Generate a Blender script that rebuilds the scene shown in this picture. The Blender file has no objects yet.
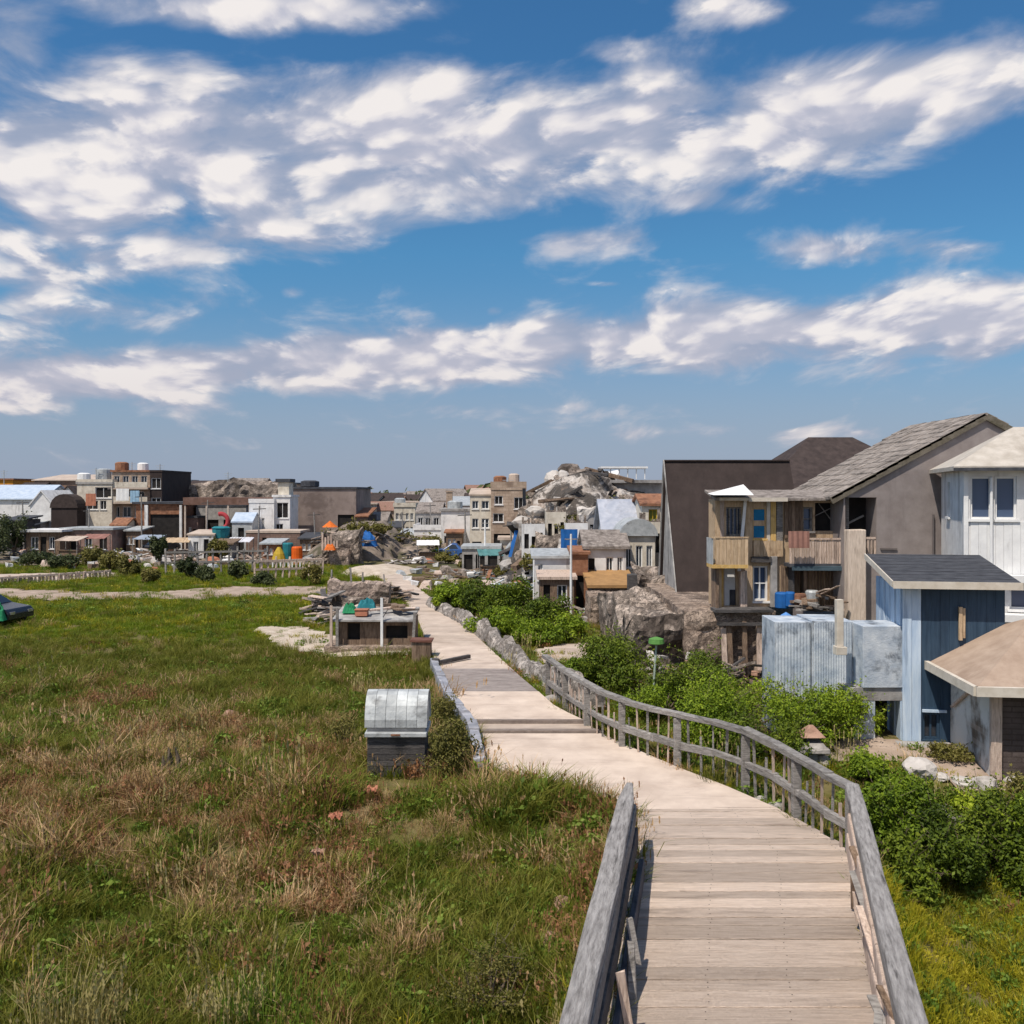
import bpy, math, random
import numpy as np
from mathutils import Vector, Matrix
random.seed(7); RNG = np.random.default_rng(11)
R = math.radians
S = bpy.context.scene; COL = S.collection
H, F, HY, CX = 6.0, 900.0, 492.0, 512.0       # eye height, focal length in pixels, horizon row, centre column
BANDS = ()

# ------------------------------------------------------------------ places
def gx(px, d): return (px - CX) / F * d
def gz(py, d): return H - (py - HY) / F * d
def gd(py, z=0.0): return (H - z) * F / (py - HY)
def G(px, py, z=0.0):
    d = gd(py, z); return (gx(px, d), d)

def lerp_tab(tab, y):
    ys = np.array([t[0] for t in tab]); xs = np.array([t[1] for t in tab])
    return np.interp(y, ys, xs)
LE = [(605, 1024), (638, 850), (640, 800), (612, 790), (486, 774), (478, 735), (452, 700), (434, 660), (426, 640), (416, 615), (392, 585), (360, 567)]
RE = [(890, 1024), (852, 850), (765, 800), (690, 772), (620, 742), (556, 712), (520, 680), (480, 640), (440, 605), (402, 575), (384, 565)]
def tab(pts):
    t = []
    for (px, py) in pts:
        x, d = G(px, py); t.append((d, x))
    return t
LT, RT = tab(LE), tab(RE)
def ext(t):      # carry the deck on under and behind the viewer
    (d0, x0), (d1, x1) = t[0], t[1]; k = (x1 - x0) / (d1 - d0)
    return [(2.0, x0 + k * (2.0 - d0))] + t
LT, RT = ext(LT), ext(RT)
def xl(y): return lerp_tab(LT, y)
def xr(y): return lerp_tab(RT, y)
def sst(a, b, x):
    t = np.clip((x - a) / (b - a), 0, 1); return t * t * (3 - 2 * t)

def vn(x, y, s, seed=0):
    """smooth value noise in numpy, -1..1"""
    x = np.asarray(x, float) / s + seed * 17.13; y = np.asarray(y, float) / s + seed * 9.71
    xi = np.floor(x); yi = np.floor(y); fx = x - xi; fy = y - yi
    fx = fx * fx * (3 - 2 * fx); fy = fy * fy * (3 - 2 * fy)
    def h(a, b):
        v = np.sin(a * 127.1 + b * 311.7 + seed * 74.7) * 43758.5453
        return (v - np.floor(v)) * 2 - 1
    a = h(xi, yi) * (1 - fx) + h(xi + 1, yi) * fx
    b = h(xi, yi + 1) * (1 - fx) + h(xi + 1, yi + 1) * fx
    return a * (1 - fy) + b * fy
def fbm(x, y, s, seed=0, o=4):
    r = 0; a = 1; t = 0
    for i in range(o):
        r = r + a * vn(x, y, s / 2 ** i, seed + i); t += a; a *= .5
    return r / t

def hgt(x, y):
    x = np.asarray(x, float); y = np.asarray(y, float)
    l, r = xl(y), xr(y)
    out_r, out_l = x - r, l - x
    near = 1 - sst(15.5, 20.5, y)
    nearl = 1 - sst(14.5, 18.5, y)
    off = np.maximum(np.maximum(out_r, out_l), 0)
    z = -0.10 + sst(.6, 4, off) * (fbm(x, y, 5.0, 3) * .16 + fbm(x, y, 1.3, 5, 2) * .09) * (1 - .5 * sst(40, 90, y))
    z = z - near * sst(-.2, 1.6, out_r) * 1.15
    z = z - nearl * sst(-.2, 1.2, out_l) * .55
    z = z - .22 * sst(.2, 1.0, out_l) * (1 - sst(30, 36, y)) * sst(17, 20, y)
    return z
def hz(x, y): return float(hgt(x, y))

# ------------------------------------------------------------------ materials
_M = {}
def NT(name):
    m = bpy.data.materials.new(name); m.use_nodes = True
    nt = m.node_tree; nt.nodes.clear()
    o = nt.nodes.new('ShaderNodeOutputMaterial'); b = nt.nodes.new('ShaderNodeBsdfPrincipled')
    nt.links.new(b.outputs[0], o.inputs[0]); return m, nt, b, o
def L(nt, a, b): nt.links.new(a, b)
def c4(c): return (c[0], c[1], c[2], 1)
def ramp(nt, fac, cols, pos=None):
    r = nt.nodes.new('ShaderNodeValToRGB'); e = r.color_ramp.elements
    pos = pos or [i / (len(cols) - 1) for i in range(len(cols))]
    while len(e) < len(cols): e.new(.5)
    for i, c in enumerate(cols): e[i].position = pos[i]; e[i].color = c4(c)
    L(nt, fac, r.inputs[0]); return r.outputs[0]
def noise(nt, vec, sc, det=5, rough=.55, stretch=None, dist=0):
    if stretch:
        mp = nt.nodes.new('ShaderNodeMapping'); mp.inputs['Scale'].default_value = stretch; L(nt, vec, mp.inputs[0]); vec = mp.outputs[0]
    n = nt.nodes.new('ShaderNodeTexNoise'); n.inputs['Scale'].default_value = sc; n.inputs['Detail'].default_value = det
    n.inputs['Roughness'].default_value = rough; n.inputs['Distortion'].default_value = dist
    L(nt, vec, n.inputs['Vector']); return n.outputs['Fac']
def mixc(nt, f, a, b, mode='MIX'):
    n = nt.nodes.new('ShaderNodeMix'); n.data_type = 'RGBA'; n.blend_type = mode
    for k, v in ((0, f), (6, a), (7, b)):
        if hasattr(v, 'is_linked') or hasattr(v, 'links'): L(nt, v, n.inputs[k])
        else: n.inputs[k].default_value = v if k == 0 else c4(v)
    return n.outputs[2]
def rng(nt, v, a, b, c=0.0, d=1.0):
    n = nt.nodes.new('ShaderNodeMapRange'); n.interpolation_type = 'SMOOTHSTEP'
    L(nt, v, n.inputs[0])
    for i, q in enumerate((a, b, c, d)): n.inputs[i + 1].default_value = q
    return n.outputs[0]
def mat(name, c1, c2, sc=2.0, stretch=None, stain=None, stain_amt=.6, stain_sc=.6, stain_stretch=None, stain_lo=.5,
        rough=.88, bump=.25, bsc=14, rnd=0.0, brick=None, cells=None, metal=0.0, spec=.3, det=6):
    """weathered surface: two tones by noise, stains with their own shape, optional courses of brick or board"""
    if name in _M: return _M[name]
    m, nt, b, o = NT(name)
    tc = nt.nodes.new('ShaderNodeTexCoord'); oi = nt.nodes.new('ShaderNodeObjectInfo')
    va = nt.nodes.new('ShaderNodeVectorMath'); va.operation = 'ADD'
    sc_ = nt.nodes.new('ShaderNodeVectorMath'); sc_.operation = 'SCALE'; sc_.inputs[0].default_value = (13, 7, 5)
    L(nt, oi.outputs['Random'], sc_.inputs['Scale']); L(nt, tc.outputs['Object'], va.inputs[0]); L(nt, sc_.outputs[0], va.inputs[1])
    v = va.outputs[0]
    f = noise(nt, v, sc, det, .6, stretch)
    col = ramp(nt, f, [c1, c2], [.32, .68])
    if brick:
        bw, bh, mort, bc = brick
        mp = nt.nodes.new('ShaderNodeMapping'); mp.inputs['Rotation'].default_value = (R(90), 0, 0)
        L(nt, tc.outputs['Object'], mp.inputs[0])
        bt = nt.nodes.new('ShaderNodeTexBrick'); bt.inputs['Scale'].default_value = 1
        bt.inputs['Brick Width'].default_value = bw; bt.inputs['Row Height'].default_value = bh
        bt.inputs['Mortar Size'].default_value = mort
        L(nt, mp.outputs[0], bt.inputs['Vector'])
        bt.inputs['Color1'].default_value = (1, 1, 1, 1); bt.inputs['Color2'].default_value = (.78, .76, .74, 1); bt.inputs['Mortar'].default_value = c4(bc)
        col = mixc(nt, 1.0, col, bt.outputs['Color'], 'MULTIPLY')
    if cells:
        vo = nt.nodes.new('ShaderNodeTexVoronoi'); vo.feature = 'DISTANCE_TO_EDGE'; vo.inputs['Scale'].default_value = cells[0]
        mp = nt.nodes.new('ShaderNodeMapping'); mp.inputs['Scale'].default_value = (1, 1, 1.7); L(nt, v, mp.inputs[0])
        nz = nt.nodes.new('ShaderNodeVectorMath'); nz.operation = 'ADD'; L(nt, mp.outputs[0], nz.inputs[0]); L(nt, noise(nt, v, cells[0] * 1.3, 3), nz.inputs[1]); L(nt, nz.outputs[0], vo.inputs['Vector'])
        v2 = nt.nodes.new('ShaderNodeTexVoronoi'); v2.inputs['Scale'].default_value = cells[0]; L(nt, nz.outputs[0], v2.inputs['Vector'])
        hv = nt.nodes.new('ShaderNodeHueSaturation'); L(nt, col, hv.inputs['Color']); sv = nt.nodes.new('ShaderNodeSeparateXYZ'); L(nt, v2.outputs['Color'], sv.inputs[0]); L(nt, rng(nt, sv.outputs[0], 0, 1, .6, 1.3), hv.inputs['Value'])
        col = mixc(nt, rng(nt, vo.outputs['Distance'], .015, .09, .85, 0), hv.outputs[0], cells[1])
    if stain:
        sf = noise(nt, v, stain_sc, 7, .65, stain_stretch, .3)
        col = mixc(nt, rng(nt, sf, stain_lo, stain_lo + .16, 0, stain_amt), col, stain)
    if rnd:
        at = nt.nodes.new('ShaderNodeAttribute'); at.attribute_name = 'rnd'
        hs = nt.nodes.new('ShaderNodeHueSaturation'); L(nt, col, hs.inputs['Color'])
        L(nt, rng(nt, at.outputs['Fac'], 0, 1, 1 - rnd, 1 + rnd), hs.inputs['Value']); col = hs.outputs[0]
    L(nt, col, b.inputs['Base Color'])
    b.inputs['Roughness'].default_value = rough; b.inputs['Metallic'].default_value = metal; b.inputs['Specular IOR Level'].default_value = spec
    if bump:
        bp = nt.nodes.new('ShaderNodeBump'); bp.inputs['Strength'].default_value = bump; bp.inputs['Distance'].default_value = .03
        L(nt, noise(nt, v, bsc, 6, .65, stretch), bp.inputs['Height']); L(nt, bp.outputs[0], b.inputs['Normal'])
    _M[name] = m; return m
def mat_leaf(name, cols, trans=.25, psc=.7, rough=.6):
    if name in _M: return _M[name]
    m, nt, b, o = NT(name)
    at = nt.nodes.new('ShaderNodeAttribute'); at.attribute_name = 'rnd'
    ge = nt.nodes.new('ShaderNodeNewGeometry'); oi = nt.nodes.new('ShaderNodeObjectInfo')
    n = noise(nt, ge.outputs['Position'], psc, 4, .6)
    ma = nt.nodes.new('ShaderNodeMath'); ma.operation = 'MULTIPLY_ADD'; L(nt, at.outputs['Fac'], ma.inputs[0]); ma.inputs[1].default_value = .5
    mb = nt.nodes.new('ShaderNodeMath'); mb.operation = 'MULTIPLY_ADD'; L(nt, n, mb.inputs[0]); mb.inputs[1].default_value = 1.1; mb.inputs[2].default_value = -.45
    md = nt.nodes.new('ShaderNodeMath'); md.operation = 'MULTIPLY_ADD'; L(nt, oi.outputs['Random'], md.inputs[0]); md.inputs[1].default_value = .3; L(nt, mb.outputs[0], md.inputs[2])
    L(nt, md.outputs[0], ma.inputs[2])
    col = ramp(nt, ma.outputs[0], cols)
    L(nt, col, b.inputs['Base Color']); b.inputs['Roughness'].default_value = rough; b.inputs['Specular IOR Level'].default_value = .25
    tr = nt.nodes.new('ShaderNodeBsdfTranslucent'); L(nt, col, tr.inputs[0])
    mx = nt.nodes.new('ShaderNodeMixShader'); mx.inputs[0].default_value = trans
    L(nt, b.outputs[0], mx.inputs[1]); L(nt, tr.outputs[0], mx.inputs[2]); L(nt, mx.outputs[0], o.inputs[0])
    _M[name] = m; return m
def mat_glass(name='window_glass', c=(.02, .028, .04), rough=.12):
    if name in _M: return _M[name]
    m, nt, b, o = NT(name); b.inputs['Base Color'].default_value = c4(c); b.inputs['Roughness'].default_value = rough
    b.inputs['Specular IOR Level'].default_value = .6; _M[name] = m; return m

wood_grey = mat('weathered_grey_wood', (.17, .155, .145), (.40, .375, .35), 5, (1.2, 1.2, 9), (.055, .05, .048), .75, 2.2, (1, .35, 2.2), .53, rnd=.22, bump=.9, bsc=22)
wood_rail = mat('weathered_rail_wood', (.20, .185, .175), (.48, .45, .43), 7, (3.5, .5, 3.5), (.045, .04, .037), .9, 3.0, (5, .3, 5), .54, rnd=.2, bump=1.0, bsc=24)
wood_deck = mat('deck_boards', (.57, .445, .355), (.80, .655, .545), 5, (.45, 9, 3), (.34, .265, .215), .6, 1.3, (.35, 2.6, 1), .52, rnd=.25, bump=.9, bsc=34, det=9)
wood_dark = mat('dark_grey_wood', (.045, .042, .045), (.13, .12, .115), 6, (1, 1, 8), (.02, .02, .02), .6, 1.5, None, .5, rnd=.2, bump=.7)  # plain dark grey wood tone with random darker blotches
wood_brown = mat('brown_timber', (.12, .075, .05), (.28, .20, .14), 5, (6, 6, .7), (.05, .035, .03), .7, 1.6, (3, 3, .5), .5, rnd=.25, bump=.6)
wood_pink = mat('pinkish_bleached_timber', (.42, .315, .255), (.68, .545, .455), 5, (6, 6, .8), (.17, .12, .10), .7, 2.2, (4, 4, .6), .52, rnd=.22, bump=.6)
wood_tan = mat('tan_timber', (.40, .28, .17), (.60, .45, .30), 4, (5, 5, .8), (.22, .13, .08), .6, 1.8, None, .54, rnd=.15, bump=.4)
wood_yellow = mat('ochre_painted_timber', (.55, .34, .10), (.68, .47, .20), 4, (5, 5, .8), (.30, .17, .07), .6, 2.0, None, .54, bump=.3)
concrete = mat('pale_concrete', (.42, .335, .275), (.57, .47, .39), 1.3, None, (.30, .23, .19), .6, .9, (.4, 1.6, 1), .52, rnd=.25, bump=.35, bsc=26)
concrete_wall = mat('grey_concrete', (.23, .22, .215), (.44, .42, .40), 2.2, None, (.10, .09, .085), .75, .6, (1, 1, .35), .53, bump=.4)
kerb_stone = mat('blue_grey_stone', (.20, .21, .25), (.40, .40, .43), 3, None, (.10, .09, .09), .6, 1.6, None, .53, bump=.6, rnd=.15)
sand = mat('pale_sand', (.42, .34, .26), (.60, .51, .42), 2.2, None, (.30, .23, .16), .5, .7, None, .55, bump=.6, bsc=18)
dirt = mat('trodden_dirt', (.27, .20, .15), (.46, .36, .29), 1.5, None, (.13, .115, .05), .75, .8, None, .55, bump=.7)
rubble = mat('rubble_stone', (.17, .135, .11), (.40, .33, .28), 2.4, None, (.06, .046, .038), .85, .7, None, .48, bump=1.0, bsc=6, rnd=.3, cells=(3.6, (.06, .05, .042)))
stone_pale = mat('pale_rock', (.38, .35, .32), (.66, .61, .57), 1.0, None, (.07, .062, .055), .92, .35, None, .50, bump=1.0, bsc=3)
stone_brown = mat('brown_rubble_masonry', (.20, .145, .11), (.42, .33, .265), 2.2, None, (.06, .043, .035), .8, .75, (1, 1, .6), .5, bump=1.0, bsc=9, cells=(4.6, (.07, .052, .042)))
rock_grey = mat('grey_boulder', (.22, .20, .185), (.46, .425, .395), 2.5, None, (.10, .085, .06), .6, 1.2, None, .52, bump=.9, bsc=8)
rock_pink = mat('pinkish_boulder', (.30, .17, .12), (.48, .30, .22), 3, None, (.15, .09, .06), .5, 2, None, .55, bump=.8)
white_wall = mat('white_render', (.62, .61, .605), (.80, .79, .78), 2.2, None, (.34, .32, .31), .75, .7, (2.2, 2.2, .45), .53, bump=.15)
cream_wall = mat('cream_render', (.50, .44, .36), (.72, .66, .56), 2.2, None, (.24, .20, .16), .8, .7, (2, 2, .4), .54, bump=.2)
tan_brick = mat('tan_brick', (.34, .25, .185), (.52, .41, .325), 1.2, None, (.17, .12, .095), .6, .8, (1.5, 1.5, .5), .53, bump=.4, brick=(.5, .25, .02, (.7, .68, .66)))
grey_wall = mat('taupe_render', (.235, .20, .19), (.315, .275, .262), 2.2, None, (.19, .162, .155), .55, .6, (2.5, 2.5, .3), .52, bump=.35, bsc=40)
brown_wall = mat('dark_brown_cladding', (.034, .024, .022), (.050, .036, .033), 2.5, (1, 1, .4), (.024, .018, .017), .5, .6, None, .52, bump=.2)
brown_roof = mat('dark_brown_roof', (.036, .026, .024), (.070, .051, .046), 3, None, (.036, .027, .025), .5, 1.0, None, .52, bump=.6)
thatch = mat('grey_brown_shingle', (.15, .125, .11), (.36, .315, .285), 5, (1, 1, 1), (.085, .07, .06), .7, 1.4, None, .5, bump=1.0, bsc=16)
tan_roof = mat('tan_felt_roof', (.33, .24, .18), (.44, .335, .26), 2.5, None, (.23, .16, .115), .5, 1.2, None, .54, bump=.5, bsc=30)
cream_roof = mat('cream_shingle_roof', (.42, .375, .32), (.56, .51, .45), 3, None, (.30, .255, .21), .5, 1.2, None, .53, bump=.7, bsc=20)
slate = mat('dark_slate', (.035, .037, .045), (.085, .088, .10), 3, (1, 4, 1), (.16, .15, .14), .35, 2, (1, 5, 1), .6, bump=.5)
navy = mat('navy_boarding', (.022, .048, .085), (.042, .078, .125), 2.2, (6, 6, .5), (.014, .028, .05), .55, .9, (2, 2, .4), .52, bump=.2, rough=.6)
pale_blue = mat('pale_blue_paint', (.38, .50, .66), (.60, .70, .80), 2.2, (4, 4, .5), (.20, .27, .38), .65, 1.2, (4, 4, .4), .55, bump=.3)
tin_blue = mat('weathered_blue_tin', (.30, .36, .44), (.58, .62, .66), 2.6, None, (.085, .10, .125), .85, 1.5, (1, 1, .7), .50, bump=.5)
galv = mat('galvanised_sheet', (.34, .36, .37), (.56, .58, .58), 3, (1, 1, 1), (.17, .17, .165), .65, 2.5, None, .54, bump=.3, rough=.55, metal=.25)
white_paint = mat('white_paint', (.70, .70, .70), (.82, .82, .81), 3, None, (.45, .44, .42), .5, 2.5, (3, 3, .5), .57, bump=.15)
cream_trim = mat('cream_trim', (.52, .46, .38), (.66, .60, .52), 4, None, (.33, .28, .22), .5, 2, None, .56, bump=.15)
rust = mat('rusty_steel', (.20, .085, .045), (.34, .17, .10), 4, None, (.08, .04, .03), .7, 1.5, None, .5, bump=.4)
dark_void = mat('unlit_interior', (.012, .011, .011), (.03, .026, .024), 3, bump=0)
bark = mat('bark', (.09, .065, .045), (.19, .15, .11), 6, (4, 4, 1), bump=.8)
glass = mat_glass()
glass_blue = mat_glass('blue_glass', (.07, .10, .17), .15)
def paint(name, c, k=.7): return mat(name, tuple(q * k for q in c), c, 3, None, tuple(q * .4 for q in c), .5, 2, None, .58, bump=.2, rough=.7)
orange = paint('orange_cloth', (.75, .17, .02)); red = paint('red_plastic', (.60, .04, .06)); teal = paint('teal_plastic', (.02, .20, .24))
blue = paint('blue_plastic', (.015, .13, .42)); yellow = paint('mustard_cloth', (.50, .34, .03)); green = paint('green_sheet', (.02, .26, .11))
window_blue = paint('bright_blue_shutter', (.01, .20, .42)); terracotta = paint('terracotta_clay', (.50, .20, .12)); sky_blue = paint('light_blue_paint', (.32, .50, .66))
car_dark = mat('black_car_paint', (.012, .014, .02), (.02, .022, .03), 3, bump=0, rough=.25, spec=.6)
car_blue = mat('blue_car_paint', (.03, .09, .28), (.04, .12, .33), 3, bump=0, rough=.3, spec=.6)
car_white = mat('white_car_paint', (.66, .67, .68), (.72, .73, .74), 3, bump=0, rough=.3, spec=.6)
tyre_m = mat('tyre_rubber', (.015, .015, .015), (.03, .03, .03), 6, bump=.2)
chrome = mat('light_metal', (.5, .5, .52), (.6, .6, .62), 5, bump=0, rough=.3, metal=.8)
leaf_bright = mat_leaf('bright_leaves', [(0.049, 0.085, 0.006), (0.125, 0.194, 0.012), (0.249, 0.333, 0.019), (0.416, 0.481, 0.036)])
leaf_dark = mat_leaf('deep_green_leaves', [(0.026, 0.046, 0.006), (0.067, 0.104, 0.009), (0.142, 0.194, 0.015), (0.249, 0.288, 0.027)])
leaf_olive = mat_leaf('olive_leaves', [(0.046, 0.052, 0.011), (0.115, 0.109, 0.023), (0.196, 0.178, 0.044), (0.299, 0.247, 0.086)])
leaf_far = mat_leaf('dull_green_leaves', [(0.023, 0.037, 0.016), (0.052, 0.069, 0.025), (0.092, 0.109, 0.040), (0.138, 0.149, 0.057)])

# ------------------------------------------------------------------ mesh building
class MB:
    def __init__(s): s.v = []; s.f = []; s.r = []; s.cur = .5
    def face(s, pts):
        n = len(s.v); s.v += [tuple(p) for p in pts]; s.f.append(tuple(range(n, n + len(pts)))); s.r.append(s.cur)
    def solid(s, vs, fs):
        n = len(s.v); s.v += [tuple(p) for p in vs]
        for f in fs: s.f.append(tuple(n + i for i in f)); s.r.append(s.cur)
    def hexa(s, p):      # 8 points: bottom ring, top ring
        s.solid(p, [(3, 2, 1, 0), (4, 5, 6, 7), (0, 1, 5, 4), (1, 2, 6, 5), (2, 3, 7, 6), (3, 0, 4, 7)])
    def box(s, x0, x1, y0, y1, z0, z1, j=0.0):
        p = [(x0, y0, z0), (x1, y0, z0), (x1, y1, z0), (x0, y1, z0), (x0, y0, z1), (x1, y0, z1), (x1, y1, z1), (x0, y1, z1)]
        if j: p = [tuple(c + random.uniform(-j, j) for c in q) for q in p]
        s.hexa(p)
    def bar(s, a, b, w, h, j=0.0, taper=1.0):
        a, b = Vector(a), Vector(b); d = (b - a).normalized()
        up = Vector((0, 0, 1)) if abs(d.z) < .95 else Vector((0, 1, 0))
        u = d.cross(up).normalized() * (w / 2); v = u.cross(d).normalized() * (h / 2)
        p = [a - u - v, a + u - v, b + (u - v) * taper, b + (-u - v) * taper, a - u + v, a + u + v, b + (u + v) * taper, b + (-u + v) * taper]
        if j: p = [q + Vector([random.uniform(-j, j) for _ in range(3)]) for q in p]
        s.hexa(p)
    def tube(s, pts, rad, n=8, cap=True):
        pts = [Vector(p) for p in pts]
        if not isinstance(rad, (list, tuple)): rad = [rad] * len(pts)
        rings = []
        for i, p in enumerate(pts):
            d = (pts[min(i + 1, len(pts) - 1)] - pts[max(i - 1, 0)]).normalized()
            a = d.orthogonal().normalized() if i == 0 else (a - d * a.dot(d)).normalized()
            b = d.cross(a)
            rings.append([p + (a * math.cos(t) + b * math.sin(t)) * rad[i] for t in [2 * math.pi * k / n for k in range(n)]])
        vs = [q for r_ in rings for q in r_]; fs = []
        for i in range(len(pts) - 1):
            for k in range(n): fs.append((i * n + k, i * n + (k + 1) % n, (i + 1) * n + (k + 1) % n, (i + 1) * n + k))
        if cap: fs += [tuple(range(n - 1, -1, -1)), tuple(range((len(pts) - 1) * n, len(pts) * n))]
        s.solid(vs, fs)
    def prism(s, poly, vec):
        n = len(poly); a = [Vector(p) for p in poly]; v = Vector(vec); b = [p + v for p in a]
        s.solid(a + b, [tuple(range(n - 1, -1, -1)), tuple(range(n, 2 * n))] + [(i, (i + 1) % n, n + (i + 1) % n, n + i) for i in range(n)])
    def slab(s, pts, t):     # a sheet of thickness t below the given top quad/polygon
        s.prism([(p[0], p[1], p[2] - t) for p in pts], (0, 0, t))
    def build(s, name, m, parent=None, smooth=False, bevel=0.0, loc=None, fix=True):
        me = bpy.data.meshes.new(name); me.from_pydata(s.v, [], s.f)
        at = me.attributes.new('rnd', 'FLOAT', 'FACE'); at.data.foreach_set('value', np.array(s.r, np.float32))
        me.materials.append(m)
        if fix:
            import bmesh
            bm = bmesh.new(); bm.from_mesh(me); bmesh.ops.recalc_face_normals(bm, faces=bm.faces); bm.to_mesh(me); bm.free()
        if smooth: me.polygons.foreach_set('use_smooth', [True] * len(me.polygons))
        o = bpy.data.objects.new(name, me); COL.objects.link(o)
        if parent: o.parent = parent
        if loc: o.location = loc
        if bevel:
            b = o.modifiers.new('soft', 'BEVEL'); b.width = bevel; b.segments = 2; b.limit_method = 'ANGLE'
        return o
def tag(o, label=None, cat=None, group=None, kind=None):
    if label: o['label'] = label
    if cat: o['category'] = cat
    if group: o['group'] = group
    if kind: o['kind'] = kind
    return o
def thing(name, label, cat, loc, rz=0.0, group=None):
    o = bpy.data.objects.new(name, None); COL.objects.link(o); o.empty_display_size = .2
    o.location = loc; o.rotation_euler = (0, 0, rz); return tag(o, label, cat, group)
def copy_tree(o, parent=None):
    c = o.copy(); COL.objects.link(c)
    if parent: c.parent = parent
    for ch in list(o.children): copy_tree(ch, c)
    return c
def one(mb, name, m, label, cat, loc, rz=0, group=None, **k):
    o = mb.build(name, m, None, loc=loc, **k); o.rotation_euler = (0, 0, rz); return tag(o, label, cat, group)
def structure(o): o['kind'] = 'structure'; return o

def facade(mb, O, u, n, w, h, holes, rec=.14, top=None):
    """wall face with real openings. O origin (lower left seen from outside), u along, n outward; holes (a0,a1,b0,b1)"""
    O, u, n = Vector(O), Vector(u).normalized(), Vector(n).normalized(); Z = Vector((0, 0, 1))
    P = lambda a, b, c=0: O + u * a + Z * b + n * c
    A = sorted(set([0, w] + [q for hh in holes for q in hh[:2]])); B = sorted(set([0, h] + [q for hh in holes for q in hh[2:4]]))
    for i in range(len(A) - 1):
        for k in range(len(B) - 1):
            ca, cb = (A[i] + A[i + 1]) / 2, (B[k] + B[k + 1]) / 2
            if any(q[0] < ca < q[1] and q[2] < cb < q[3] for q in holes): continue
            mb.face([P(A[i], B[k]), P(A[i + 1], B[k]), P(A[i + 1], B[k + 1]), P(A[i], B[k + 1])])
    for (a0, a1, b0, b1) in [q[:4] for q in holes]:
        for (p, q) in (((a0, b0), (a1, b0)), ((a1, b0), (a1, b1)), ((a1, b1), (a0, b1)), ((a0, b1), (a0, b0))):
            mb.face([P(*p), P(*p, -rec), P(*q, -rec), P(*q)])
def window(root, O, u, n, hole, fm, gm, rec=.14, bars=1, cross=0, fw=.06, sill=True, name='window'):
    O, u, n = Vector(O), Vector(u).normalized(), Vector(n).normalized(); Z = Vector((0, 0, 1))
    a0, a1, b0, b1 = hole[:4]; P = lambda a, b, c=0: O + u * a + Z * b + n * c
    f = MB(); c = -rec * .45
    def bx(x0, x1, z0, z1, c0, c1):
        f.hexa([P(x0, z0, c0), P(x1, z0, c0), P(x1, z0, c1), P(x0, z0, c1), P(x0, z1, c0), P(x1, z1, c0), P(x1, z1, c1), P(x0, z1, c1)])
    bx(a0, a0 + fw, b0, b1, -rec, c); bx(a1 - fw, a1, b0, b1, -rec, c)
    bx(a0 + fw, a1 - fw, b0, b0 + fw, -rec, c); bx(a0 + fw, a1 - fw, b1 - fw, b1, -rec, c)
    for k in range(bars):
        m_ = a0 + (a1 - a0) * (k + 1) / (bars + 1); bx(m_ - fw * .35, m_ + fw * .35, b0 + fw, b1 - fw, -rec + .01, c - .012)
    for k in range(cross):
        m_ = b0 + (b1 - b0) * (k + 1) / (cross + 1); bx(a0 + fw, a1 - fw, m_ - fw * .3, m_ + fw * .3, -rec + .013, c - .018)
    w = f.build(name, fm, root)
    g = MB(); g.face([P(a0, b0, -rec + .006), P(a1, b0, -rec + .006), P(a1, b1, -rec + .006), P(a0, b1, -rec + .006)])
    g.build('pane', gm, w, fix=False)
    if sill:
        s_ = MB(); f = s_; bx(a0 - .06, a1 + .06, b0 - .07, b0 - .003, .004, .07); s_.build('sill', fm, w)
    return w
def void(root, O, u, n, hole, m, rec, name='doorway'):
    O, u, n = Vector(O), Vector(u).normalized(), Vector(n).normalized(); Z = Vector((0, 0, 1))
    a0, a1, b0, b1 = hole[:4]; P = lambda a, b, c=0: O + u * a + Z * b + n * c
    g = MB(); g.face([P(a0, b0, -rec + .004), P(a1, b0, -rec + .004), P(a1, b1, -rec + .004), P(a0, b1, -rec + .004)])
    return g.build(name, m, root, fix=False)

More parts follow.
